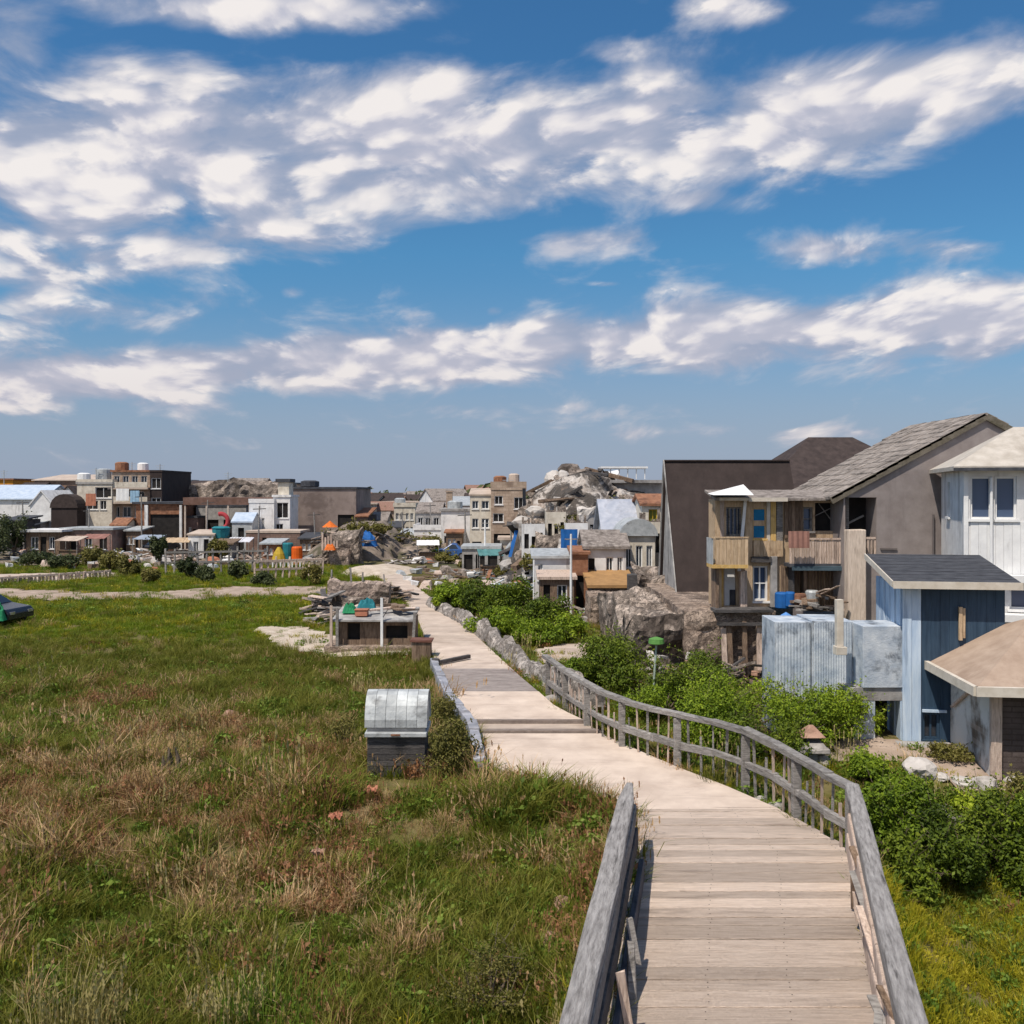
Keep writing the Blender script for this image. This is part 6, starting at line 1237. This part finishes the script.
building('long_brick_wall', 'low red brown brick store below the white cube house', 'store', (246, 300), 533, 86, 4, mat('red_brick_store', (.20, .125, .10), (.33, .23, .19), 1, None, (.12, .08, .07), .6, .6, None, .5, brick=(.5, .2, .02, (.6, .58, .56))), concrete, 'flat', ov=.05, doors=[(.3, .38, .05, .8)])
building('kiosk', 'small shack with white flat roof and red brown posts', 'kiosk', (26, 60), 532, 86, 3.5, wood_brown, white_wall, 'flat', ov=.35, doors=[(.42, .60, .02, .8)], wins=[(.14, .36, .3, .8), (.68, .84, .3, .8)])
building('red_brown_store', 'long low store with peeling red brown front right of the kiosk', 'store', (62, 112), 530, 88, 4, mat('peeling_store_front', (.22, .12, .10), (.38, .28, .24), 1.2, None, (.08, .06, .055), .7, .6, None, .5), galv, 'flat', ov=.2, doors=[(.05, .3, .02, .75), (.75, .9, .02, .75)], wins=[(.45, .6, .3, .7)])
building('pale_lean_to', 'small pale lean-to behind the coloured drums', 'shed', (232, 252), 521, 88, 3, galv, mat('pale_blue_roof', (.3, .3, .3), (.4, .4, .4)), 'side', .8, ov=.1, doors=[(.3, .6, .02, .8)])
building('low_white_store', 'low white store with a sagging roof under the canopy', 'store', (188, 214), 534, 82, 3, white_wall, concrete, 'shed', .3, ov=.1, wins=[(.2, .4, .3, .7)], doors=[(.6, .8, .02, .8)])
building('green_shopfront', 'dim green shopfront under the long canopy', 'shop', (196, 246), 507, 97, 5, concrete_wall, slate, 'flat', ov=.05, doors=[(.05, .45, .1, .7), (.55, .8, .1, .7)])
c = MB(); pts_ = [(.65 * math.cos(a), 0, 1.4 + .7 * math.sin(a)) for a in np.linspace(-1.4, 1.9, 12)] ; c.tube([(-1.2, 0, .4), (-.5, 0, .55)] + pts_, .21, 8); one(c, 'curved_slide', mat('faded_red_plastic', (.34, .04, .05), (.48, .06, .07), 3, None, (.22, .05, .05), .5, 2), 'curved red plastic slide in front of the shopfront', 'slide', (gx(221, 85), 85, gz(536, 85)), smooth=True)
c = MB(); c.tube([(0, 0, 0), (0, 0, .05), (0, 0, 1.1), (0, 0, 1.2)], [.6, .7, .8, .75], 12); c.tube([(0, 0, 1.2), (0, 0, 1.35)], [.86, .6], 12); one(c, 'round_bin', teal, 'teal round bin under the red slide', 'bin', (gx(221, 83), 83, gz(541, 83)))
# coloured drums and tents on a white stand
t = thing('stand', 'white slatted stand below the coloured tents', 'stand', (gx(272, 71), 71, -.1)); x_b = gx(304, 71) - gx(272, 71); c = MB(); c.box(-.1, x_b + .1, 0, 1.2, .55, .68); c.build('top', concrete, t)
for k in range(9): c = MB(); xk = k * x_b / 8.2; c.box(xk, xk + .1, 0, .08, -.1, .547); c.build('slat', white_paint, t)
def cone(name, m, label, px, w_, top, d=71.5):
    c = MB(); z0, z1 = .59, gz(top, d); c.tube([(0, 0, z0), (0, 0, z0 + (z1 - z0) * .5), (0, 0, z1)], [w_, w_ * .75, .12], 10); one(c, name, m, label, 'tent', (gx(px, d), d, 0))
cone('small_tent', yellow, 'mustard cone tent at the left of the white stand', 279, .58, 547); cone('small_tent', paint('olive_cloth', (.30, .27, .04)), 'olive cone tent right behind the mustard one', 285, .5, 549, 72)
c = MB(); c.tube([(0, 0, .59), (0, 0, 1.1), (0, 0, 1.75), (0, 0, 1.85)], [.35, .4, .42, .36], 12); one(c, 'drum', teal, 'dark teal drum between the tents and the orange drum', 'drum', (gx(288, 71.8), 71.8, .1))
c = MB(); c.tube([(0, 0, .59), (0, 0, .7), (0, 0, 1.55), (0, 0, 1.66)], [.38, .43, .43, .36], 14); one(c, 'drum', paint('signal_orange', (.80, .13, .01)), 'bright orange drum at the right end of the white stand', 'drum', (gx(297, 71.5), 71.5, 0)); 
# fences in the middle distance
def railfence(label, pa, pb, z, n, h, m_, rails=(.9, .45)):
    A, B = Vector((*G(*pa), 0)), Vector((*G(*pb), 0)); t = thing('rail_fence', label, 'fence', A); 
    for k in range(n): q = (B - A) * (k / (n - 1)); c = MB(); c.cur = random.random(); c.bar((q.x, q.y, -.3), (q.x + random.uniform(-.1, .1), q.y, h * random.uniform(.8, 1.15)), .12, .12, .01); c.build('post', m_, t)
    for r_ in rails: c = MB(); c.bar((0, -.07, h * r_), (B.x - A.x, B.y - A.y - .07, h * r_ + random.uniform(-.1, .1)), .09, .14, .01); c.build('rail', m_, t)
railfence('tumbledown pale rail fence left of the coloured drums', (166, 573), (268, 571), 0, 14, 1.7, wood_grey); railfence('low white paling along the gravel walk', (-10, 584), (110, 576), 0, 34, .42, wood_pink, (.8,)); railfence('grey rail fence below the coloured drums', (255, 578), (322, 575), 0, 11, 1.3, wood_pink)
# trees and shrubs of the town edge
for i, (px, base, w, top, lb, m) in enumerate([
    (14, 556, 34, 506, 'dark tall tree at the left edge behind the kiosk', leaf_far), (-8, 560, 40, 512, 'dark tree cut by the left edge of the photo', leaf_far), (38, 566, 40, 548, 'dark shrub on the bank below the kiosk', leaf_far), (62, 570, 36, 552, 'dark rounded shrub right of the bank shrub', leaf_far), (88, 566, 32, 545, 'yellow green shrub below the peeling store', leaf_olive), (112, 571, 34, 550, 'yellowish shrub beside the spindly tree', leaf_olive), (130, 576, 26, 556, 'bushy green shrub in front of the spindly tree', leaf_olive),
    (160, 566, 20, 533, 'spindly tree at the mouth of the garage', leaf_far), (188, 578, 22, 556, 'shrub against the tumbledown fence', leaf_far), (218, 562, 24, 536, 'olive tree below the teal bin', leaf_olive), (238, 580, 24, 560, 'dark shrub in the middle of the tumbledown fence', leaf_far), (206, 584, 20, 566, 'small round shrub on the lawn edge', leaf_far), (312, 584, 22, 562, 'yellowish shrub by the masonry block', leaf_olive), (262, 586, 26, 572, 'low shrub in the lawn below the drums', leaf_far), (150, 584, 22, 566, 'small shrub beside the dirt track at left', leaf_olive),
    (386, 536, 18, 508, 'dark tree left of the pale apartments', leaf_far), (372, 540, 20, 510, 'dark bushy tree beside the brown annex', leaf_far), (437, 560, 18, 550, 'low green shrub below the long white house', leaf_bright), (470, 568, 22, 556, 'yellow green shrub below the grey garages', leaf_olive), (502, 578, 22, 566, 'shrub in front of the rounded hut', leaf_olive), (458, 520, 26, 501, 'dark tree mass behind the white box house', leaf_far)]):
    bush_px(px, base, w, top, lb, m, 160 + i, 1600, cat='tree' if 'tree' in lb else 'shrub', name='tree' if 'tree' in lb else 'shrub', group='trees and shrubs along the town edge')
# loose blocks, planks and sheets lying about the yards
g = random.Random(21); mats_ = [stone_pale, rubble, rock_grey, wood_pink, wood_brown, galv, terracotta, white_wall]
protos = {}
for k in range(290):
    px = g.choice([g.uniform(0, 320), g.uniform(60, 260), g.uniform(400, 560), g.uniform(540, 700)]); base = g.uniform(549, 569) if px < 400 else g.uniform(560, 590); d = gd(base)
    if px > 540: d = g.uniform(40, 52)
    mi = g.randrange(len(mats_)); sh = g.randrange(3); sh = 0 if sh == 1 and mi not in (3, 4, 5) else sh; key = (mi, sh)
    if key not in protos:
        c = MB()
        if sh == 0: c.box(-.5, .5, -.4, .4, 0, .55, .12)
        elif sh == 1: c.bar((-1.1, 0, .15), (1.1, .2, .35), .22, .14, .03); c.bar((-.9, .35, .06), (1.2, .5, .12), .2, .1, .03)
        else: c.hexa([(-.8, -.6, .0), (.8, -.5, .05), (.9, .6, .1), (-.7, .6, .05), (-.5, -.3, .6), (.5, -.3, .75), (.55, .4, .7), (-.5, .4, .55)])
        nm = ('block', 'plank_pair', 'debris_lump')[sh]; cn = ['pale rock', 'grey rubble', 'grey stone', 'bleached timber', 'brown timber', 'grey metal', 'terracotta', 'white plaster'][mi]
        o = c.build(nm, mats_[mi], bevel=.03); tag(o, cn + [' block', ' plank pair', ' lump'][sh] + ' lying loose in the town yards', 'debris', cn + ' pieces in the yards'); protos[key] = o
    else: o = protos[key].copy(); COL.objects.link(o)
    s = g.uniform(.45, 1.0) * (.8 if px < 540 else .6); o.location = (gx(px, d), d, hz(gx(px, d), d) + .02); o.rotation_euler = (0, 0, g.uniform(0, 6.28)); o.scale = (s, s, s)
# small far houses up to the horizon
g = random.Random(5); kinds = []
for i, (wm, rm, nm) in enumerate(((white_wall, thatch, 'white'), (cream_wall, brown_roof, 'cream'), (concrete_wall, concrete, 'grey'), (tan_brick, mat('dull_red_tiles', (.20, .11, .08), (.30, .18, .14), 3), 'tan'))):
    t = building('far_house', 'tiny %s house far off near the horizon' % nm, 'house', (CX - 20, CX + 20), 492 - 0, 180, 7, wm, rm, 'side' if i != 2 else 'flat', 1.8, wins=[(.12, .28, .3, .6), (.42, .58, .3, .6), (.72, .88, .3, .6)], zb=0); t.scale = (1, 1, .8); kinds.append(t); t['group'] = 'far %s houses' % nm
for k in range(150):
    px = g.uniform(330, 500) if k < 60 else g.uniform(-20, 640); d = 118 + 420 * g.random() ** 1.7; t = kinds[k % 4] if k < 4 else copy_tree(kinds[g.randrange(4)])
    s = g.uniform(.7, 1.1); t.location = (gx(px, d), d, -.2); t.scale = (s * (1 if d > 170 else .7), s, s * g.uniform(.5, .9)); t.rotation_euler = (0, 0, g.uniform(-.5, .5))
ft = bush_px(420, 510, 20, 497, 'small dark tree among the far houses', leaf_far, 300, 700, leaf=.5, name='tree', cat='tree', group='far trees')
for k in range(70):
    px = g.uniform(340, 520) if k < 40 else g.uniform(-20, 700); d = 130 + 500 * g.random() ** 1.3; t = copy_tree(ft); s = g.uniform(.7, 1.5); t.location = (gx(px, d), d, -.2); t.scale = (s * 1.3, s * 1.3, s); t.rotation_euler = (0, 0, g.uniform(0, 6))
# ------------------------------------------------------------------ ruins on the hill, roof clutter, yard heaps
g = random.Random(77)
for i, (px0, px1, top, d, z0, m_, lb) in enumerate([
    (520, 536, 512, 60, 0, stone_pale, 'pale ruined wall stump at the left foot of the rocky hill'), (528, 552, 492, 64, 2.5, rubble, 'dark ruined wall high on the left shoulder of the rocky hill'), (548, 570, 500, 60.5, 2.0, stone_pale, 'broken white wall with ragged top in the middle of the rocky hill'),
    (566, 584, 484, 66, 4, rubble, 'dark broken wall on the crest of the rocky hill'), (578, 606, 508, 58, 2, stone_pale, 'wide chalky wall fragment left of the slate blue roof'), (586, 604, 482, 67, 4.5, rock_grey, 'grey wall stump beside the pavilion'), (536, 560, 530, 56.5, .3, rubble, 'brown ruined wall above the white shed'), (560, 580, 528, 56, .3, stone_pale, 'pale ruined wall behind the rusty orange shed'), (640, 668, 500, 62, 3, rubble, 'dark broken wall below the pavilion at right')]):
    t = thing('ruined_wall', lb, 'ruin', (gx(px0, d), d, z0)); w_ = gx(px1, d) - gx(px0, d); h_ = gz(top, d) - z0
    rough_block('wall', m_, t, 0, w_, 0, 1.4, 0, h_ * .85, .5, .16, 40 + i, ragged=1.3)
    if i in ():
        for k in range(2): c = MB(); xk = w_ * (.25 + .4 * k); c.box(xk, xk + .45, -.42, -.1, h_ * .42, h_ * .62, .04); c.build('window_hole', dark_void, t)
for k, (px, d, z0, w_, h_, lb) in enumerate([(545, 57.5, 0, 6, 1.8, 'heap of chalky blocks under the broken white wall'), (600, 56, .3, 5, 1.6, 'heap of blocks behind the white cottage'), (520, 58, -.1, 4, 1.4, 'heap of blocks right of the rounded hut'), (650, 45, .3, 3.6, 1.8, 'heap of dark stones under the cream house')]):
    jumble('rubble_heap', lb, 'rubble heap', (gx(px, d), d, z0), w_, 2.5, h_, 46, 50 + k, [stone_pale, stone_pale, rubble, rock_grey, wood_dark], (.4, 1.1), part='block')
for k, (px, d, w_, h_, lb, ms) in enumerate([(100, 80, 7, 1.3, 'scrap heap of dark boards below the peeling store', [wood_dark, wood_brown, galv]), (140, 82, 6, 1.1, 'heap of pale boards and sheet below the white car', [wood_pink, galv, stone_pale, white_paint]), (200, 79, 6, 1.0, 'heap of brown planks behind the tumbledown fence', [wood_brown, wood_dark, wood_pink]), (10, 83, 6, 1.5, 'dark scrap heap by the trees at the far left', [wood_dark, car_dark, slate]),
        (48, 79, 5, 1.0, 'low heap of grey boards in front of the kiosk', [wood_grey, rubble, galv]), (246, 77, 5, 1.0, 'heap of reddish boards left of the coloured tents', [rust, wood_brown, wood_pink]), (415, 76, 5, .8, 'heap of grey stones below the long white house', [rock_grey, rubble, stone_pale]), (475, 64, 5, .9, 'heap of planks below the grey garages', [wood_brown, rust, wood_grey, galv]), (515, 56, 4, .9, 'heap of pale sheets and planks behind the hedge row', [sky_blue, galv, white_paint, wood_grey]), (340, 78, 5, 1.2, 'heap of boards on the earth bank', [wood_pink, wood_grey, wood_brown]), (385, 82, 5, 1.4, 'dark heap of timber on the earth bank beside the blue tarpaulin', [wood_dark, wood_brown, rubble]), (300, 80, 4, 1.0, 'grey scrap heap beside the orange drum', [galv, wood_dark, rock_grey])]):
    z0 = 1.6 if 'earth bank' in lb else hz(gx(px, d), d); jumble('scrap_heap', lb, 'scrap heap', (gx(px, d), d, z0), w_, 2.4, h_, 34, 70 + k, ms, (.5, 1.7))
for px, d, top, lb in ((96, 101, 468, 'thin roof aerial on the white flats'), (132, 103, 462, 'tall roof aerial on the brown flats'), (4, 122, 470, 'roof aerial on the orange hall'), (228, 108, 472, 'thin mast behind the ruined grey wall'), (508, 80, 478, 'roof aerial on the tan flats'), (160, 102, 464, 'short aerial on the dark end block')):
    zt = gz(top, d); c = MB(); c.tube([(0, 0, -2.6), (0, 0, 0)], .05, 6)
    for k in range(4): c.bar((-.5 + .08 * k, 0, -.2 - .25 * k), (.5 - .08 * k, 0, -.2 - .25 * k), .04, .04)
    one(c, 'roof_aerial', galv, lb, 'aerial', (gx(px, d), d, zt))
for px, d, base, w_, h_, m_, lb in ((84, 101, 482, 1.4, 1.0, white_paint, 'white water tank on the white flats'), (104, 102, 482, 1.6, 1.5, galv, 'grey water tank on the white flats'), (122, 103, 470, 1.5, .9, rust, 'rusty tank on the brown flats'), (143, 102, 470, 1.2, .8, white_paint, 'white tank on the brown flats'), (400, 114, 506, 1.4, 1.0, galv, 'grey tank on the pale apartments'), (455, 88, 509, 1.5, .8, galv, 'grey tank on the white box house'), (500, 81, 486, 1.2, .9, rust, 'rusty tank on the tan flats'), (514, 81, 486, 1.0, 1.1, concrete, 'pale stair hut on the tan flats'), (310, 99, 486, 2.0, .6, slate, 'black vent box on the brown block')):
    c = MB(); c.tube([(0, 0, 0), (0, 0, .06), (0, 0, h_), (0, 0, h_ + .12)], [w_ * .44, w_ * .5, w_ * .5, w_ * .3], 12); one(c, 'water_tank', m_, lb, 'tank', (gx(px, d), d, gz(base, d) - .1))
# laundry and sheets on the flats
for px, d, py, w_, m_, lb in ((120, 99, 495, 1.4, white_paint, 'white sheet hung on the brown flats'), (134, 99, 497, 1.0, sky_blue, 'light blue sheet hung on the brown flats'), (90, 98, 500, 1.1, terracotta, 'reddish sheet on a balcony of the white flats'), (560, 55, 540, 1.0, blue, 'blue sheet hung on the ruins')):
    c = MB(); n = 6
    for k in range(n): x0_, x1_ = w_ * k / n, w_ * (k + 1) / n; c.slab([(x0_, -.03 * (k % 2), 0), (x1_, -.03 * ((k + 1) % 2), 0), (x1_, -.03 * ((k + 1) % 2) + .02, 1.3), (x0_, -.03 * (k % 2) + .02, 1.3)], .01)
    one(c, 'hung_sheet', m_, lb, 'sheet', (gx(px, d), d - 1.0, gz(py, d) - .6), fix=False)
# dry brush on the earth bank and below the hill
for i, (px, d, w_, h_, z0, lb) in enumerate([(335, 80, 2.6, 1.4, 1.2, 'dry brown scrub on the left of the earth bank'), (356, 82, 3, 1.3, 2.2, 'dry scrub on top of the earth bank'), (378, 83, 3, 1.5, 1.8, 'dry scrub right of the blue tarpaulin'), (402, 86, 3, 1.2, 1.0, 'dull scrub on the low end of the earth bank'), (428, 85, 4, 1.2, .8, 'dull scrub below the grey terrace'), (448, 76, 3, 1.0, 0, 'low scrub in front of the blue car'), (530, 58, 2.4, 1.3, 1.0, 'dark scrub on the left of the rocky hill'), (572, 59, 2.6, 1.4, 3.4, 'dark scrub growing out of the rocky hill'), (610, 60, 2.6, 1.2, 4.2, 'dark scrub below the pavilion')]):
    plant('scrub', lb, 'shrub', (gx(px, d), d, z0), w_ / 2, w_ / 2.4, h_, 900, .13, leaf_olive, nl=7, seed=700 + i, trunk=.1, group='scrub on the banks')
jumble('scrap_heap', 'loose planks and rags piled on the roof of the low shed', 'scrap heap', (gx(395, 36), 36.2, hz(-4.5, 36) + 1.38), 1.3, 1.2, .45, 14, 91, [wood_pink, wood_grey, wood_brown], (.4, 1.0))
jumble('scrap_heap', 'heap of bleached boards at the left end of the ragged masonry wall', 'scrap heap', (gx(326, 44), 44, hz(-9, 44)), 1.6, 1.6, 2.2, 26, 92, [wood_pink, wood_dark, wood_grey], (.6, 1.5))
# clutter round the timber house and its terrace
for k, (px, d, z0, m_, w_, h_, lb) in enumerate([(790, 30.2, 2.15, blue, .16, .5, 'slim blue can left of the slatted wall'), (800, 30.1, 2.15, rust, .2, .45, 'rusty can by the slatted wall'), (812, 30.2, 2.15, galv, .22, .55, 'grey metal can by the slatted wall')]):
    c = MB(); c.tube([(0, 0, 0), (0, 0, .03), (0, 0, h_ * .9), (0, 0, h_)], [w_ * .8, w_, w_, w_ * .85], 12); one(c, 'can', m_, lb, 'can', (gx(px, d), d, z0))
jumble('scrap_heap', 'tangle of laths, poles and boards on the terrace in front of the slatted wall', 'scrap heap', (gx(818, 29.7), 29.7, 2.1), 1.3, .8, 1.0, 22, 95, [wood_pink, wood_brown, wood_grey, wood_dark], (.5, 1.5))
jumble('scrap_heap', 'heap of dark boards and stones at the foot of the buttress posts', 'scrap heap', (gx(745, 29), 29, hz(gx(745, 29), 29)), 2.4, .9, .9, 26, 96, [wood_brown, wood_dark, rubble, rock_pink], (.4, 1.2))
jumble('rubble_heap', 'heap of tumbled brown stones against the terrace wall by the garden lamp', 'rubble heap', (gx(668, 29.3), 29.3, hz(gx(668, 29.3), 29.3)), 3.2, 1.4, 1.1, 40, 97, [rubble, rock_grey, rock_pink, stone_pale], (.3, .8), part='block')
for k, (px, d, z0, w_, m_, lb) in enumerate([(797, 30.1, 4.45, .7, paint('brick_cloth', (.35, .18, .14)), 'brick red cloth hung over the right plank balcony')]):
    c = MB(); n = 8
    for q in range(n): x0_, x1_ = w_ * q / n, w_ * (q + 1) / n; c.slab([(x0_, -.03 * (q % 2), 0), (x1_, -.03 * ((q + 1) % 2), 0), (x1_, -.03 * ((q + 1) % 2) + .02, .55), (x0_, -.03 * (q % 2) + .02, .55)], .01)
    one(c, 'hung_cloth', m_, lb, 'cloth', (gx(px, d) - w_ / 2, d - .22, z0 - .3), fix=False)

# blocks, boulders and timbers strewn over the rocky hill
g = random.Random(303); A_, Y_, Z_ = BL; hm = [stone_pale, stone_pale, rubble, wood_dark, rock_grey, wood_brown, white_wall]; hn = ['pale', 'chalky', 'brown', 'charred', 'grey', 'rusty brown', 'white plaster']; hp = {}
for k in range(170):
    i, j = g.randrange(A_.shape[0]), g.randrange(A_.shape[1]); p = (A_[i, j], Y_[i, j], Z_[i, j])
    if p[1] > 72 or p[2] < .2: continue
    mi = g.randrange(len(hm))
    if mi not in hp:
        c = MB(); q = g.random()
        if mi in (3, 5): c.bar((-1.2, 0, .0), (1.2, .2, .25), .24, .18, .03); c.bar((-.9, .3, .0), (1.0, .6, .2), .2, .1, .03)
        else: c.solid([Vector((v.x * .6 * g.uniform(.75, 1.2), v.y * .5 * g.uniform(.75, 1.2), v.z * .42 * g.uniform(.7, 1.2) + .12)) for v in ICO], ICOF)
        o = c.build('timber' if mi in (3, 5) else 'boulder', hm[mi]); tag(o, hn[mi] + (' timbers' if mi in (3, 5) else ' lump') + ' lying loose on the rocky hill', 'debris', hn[mi] + ' pieces on the rocky hill'); hp[mi] = o
    else: o = hp[mi].copy(); COL.objects.link(o)
    s = g.uniform(.5, 1.7); o.location = p; o.rotation_euler = (g.uniform(-.4, .4), g.uniform(-.4, .4), g.uniform(0, 6.28)); o.scale = (s, s, s * g.uniform(.7, 1.3))
# more small sheds, stalls and poles that crowd the left and middle of the town
for (px, top, d, dep, wl_, rf_, rt_, rh_, lb) in [
    ((0, 20), 520, 92, 4, wood_dark, slate, 'shed', .4, 'dark timber shed behind the tree at the left edge'), ((20, 34), 524, 95, 4, concrete_wall, galv, 'shed', .4, 'narrow grey shed left of the white gabled house'),
    ((112, 126), 524, 92, 3, cream_wall, rust, 'side', .6, 'small cream cottage below the brown flats'), ((126, 140), 530, 90, 3, wood_brown, galv, 'shed', .3, 'brown plank shed left of the rusty garage'), ((182, 198), 518, 95, 4, mat('plum_wall', (.16, .10, .09), (.26, .18, .16), 2), slate, 'flat', .2, 'plum brown lock-up right of the rusty garage'),
    ((214, 232), 543, 80, 2, wood_grey, wood_brown, 'shed', .3, 'grey plank stall below the teal bin'), ((262, 280), 543, 79, 2.4, rust, galv, 'shed', .3, 'rusty sheet stall left of the brick store end'), ((300, 318), 538, 84, 3, wood_brown, slate, 'shed', .4, 'brown lean-to against the big brown block'),
    ((186, 222), 488, 118, 6, concrete_wall, brown_roof, 'side', 1.0, 'long grey house behind the ruined wall, left part'), ((226, 262), 486, 122, 6, cream_wall, thatch, 'side', 1.1, 'cream house with grey roof behind the ruined wall'), ((262, 292), 484, 126, 6, tan_brick, slate, 'flat', .3, 'tan brick house behind the white turret'),
    ((60, 76), 494, 108, 5, white_wall, brown_roof, 'gable', 1.0, 'small white gable behind the round dark hut'), ((14, 36), 490, 118, 6, tan_brick, brown_roof, 'side', 1.0, 'brown roofed house behind the long pale blue roof'),
    ((372, 386), 520, 104, 5, tan_brick, thatch, 'side', .9, 'tan house behind the trees left of the pale apartments'), ((386, 400), 527, 98, 4, concrete_wall, slate, 'shed', .5, 'grey shed in front of the pale apartments'), ((400, 416), 534, 92, 4, cream_wall, galv, 'shed', .4, 'cream shed left of the long white house'),
    ((446, 462), 532, 84, 3, wood_brown, rust, 'shed', .3, 'brown plank shed right of the long white house'), ((500, 514), 540, 74, 3, cream_wall, concrete, 'flat', .2, 'small cream store at the foot of the tan flats'), ((476, 492), 500, 100, 5, white_wall, thatch, 'gable', 1.0, 'white gable seen between the pale block and its neighbours')]:
    building('town_house' if 'hous' in lb or 'cott' in lb or 'gable' in lb else 'shed', lb, 'house' if 'house' in lb or 'cottage' in lb or 'gable' in lb else 'shed', px, top, d, dep, wl_, rf_, rt_, rh_, ov=.2, wins=[(.12, .3, .4, .72), (.42, .58, .4, .72)], doors=[(.68, .88, .03, .66)])
for px, d, w_, h_, m_, lb in [(72, 83, 2.4, 2.0, concrete, 'stall with a pale grey awning below the peeling store'), (96, 84, 2.2, 2.1, mat('faded_red_cloth', (.22, .10, .08), (.34, .17, .14), 2), 'stall with a faded red awning beside the light blue car'), (150, 85, 2.6, 2.0, mat('faded_blue_cloth', (.22, .27, .34), (.34, .38, .44), 2), 'stall with a faded blue awning by the garage'), (178, 82, 2.2, 1.9, wood_tan, 'stall with a tan awning by the tumbledown fence'), (240, 82, 2.2, 2.0, mat('pale_stripe_cloth', (.5, .5, .55), (.65, .65, .68), 2), 'stall with a pale awning left of the brick store'), (428, 80, 2.0, 1.8, white_paint, 'stall with a white awning near the blue car'), (490, 66, 1.8, 1.9, mat('dull_teal_cloth', (.06, .18, .18), (.12, .26, .26), 2), 'stall with a dull teal awning by the rounded hut')]:
    t = thing('market_stall', lb, 'stall', (gx(px, d), d, hz(gx(px, d), d)), random.uniform(-.2, .2)); c = MB()
    for k in range(8): a0, a1 = -w_ / 2 + w_ * k / 8, -w_ / 2 + w_ * (k + 1) / 8; z_ = random.uniform(-.03, .03); c.slab([(a0, -.9, h_ - .35 + z_), (a1, -.9, h_ - .35 - z_), (a1, .7, h_ - z_), (a0, .7, h_ + z_)], .03)
    c.build('awning', m_, t)
    for sx_ in (-1, 1):
        for sy_, zz in ((-.85, h_ - .37), (.65, h_ - .05)): c = MB(); c.tube([(sx_ * (w_ / 2 - .06), sy_, -.1), (sx_ * (w_ / 2 - .06), sy_, zz)], .035, 6); c.build('post', wood_grey, t)
    c = MB(); c.box(-w_ / 2 + .15, w_ / 2 - .15, -.6, .3, .70, .78, .01); c.box(-w_ / 2 + .2, w_ / 2 - .2, -.5, .2, .05, .695, .01); c.build('counter', wood_brown, t)
for i, (px, d, top) in enumerate([(24, 90, 500), (88, 89, 508), (142, 88, 494), (206, 86, 500), (258, 84, 506), (316, 86, 512), (404, 88, 512), (432, 92, 503), (466, 76, 512), (512, 66, 522)]):
    lb = ['at the kiosk roof', 'before the peeling store', 'beside the rusty garage', 'at the low white store', 'before the brick store', 'at the flank of the brown block', 'by the cream shed', 'behind the long white house', 'between the white box house and garages', 'behind the rounded hut'][i]
    t = thing('utility_pole', 'leaning grey utility pole ' + lb, 'pole', (gx(px, d), d, -.1)); h_ = gz(top, d) + .1; tl = random.uniform(-.25, .25); c = MB(); c.tube([(0, 0, 0), (tl, 0, h_)], [.09, .06], 7); c.build('shaft', wood_grey, t); c = MB(); c.bar((tl - .6, 0, h_ - .3), (tl + .6, 0, h_ - .25), .08, .08); c.build('crossarm', wood_dark, t)
# roofless pale house fronts along the foot of the hill
for px, top, d, wl_, lb in [((522, 545), 524, 57.5, white_wall, 'roofless white house front left of the rocky hill'), ((546, 566), 512, 58.5, cream_wall, 'roofless cream house front in the middle of the hill foot'), ((566, 588), 523, 56.5, white_wall, 'roofless white house front behind the orange shed'), ((588, 607), 513, 58, concrete_wall, 'roofless grey house front left of the slate blue roof'), ((640, 662), 522, 48.5, cream_wall, 'roofless cream house front against the dark steep house')]:
    t = building('ruined_house', lb, 'ruin', px, top, d, 2.2, wl_, wl_, 'none', wins=[], doors=[(.10, .30, .60, .84), (.42, .60, .58, .80), (.72, .90, .62, .86), (.12, .32, .18, .42), (.60, .82, .02, .38)], zb=0)
    w_, h_ = t['w'], t['h']; c = MB(); c.v, c.f, c.r = [], [], []
    for k in range(12): x0_ = -w_ / 2 + w_ * k / 12; q = random.uniform(.0, .9) * random.random(); c.box(x0_, x0_ + w_ / 12, .003, .32, h_ + .003, h_ + .02 + q, .01)
    c.build('broken_top', rubble, t)
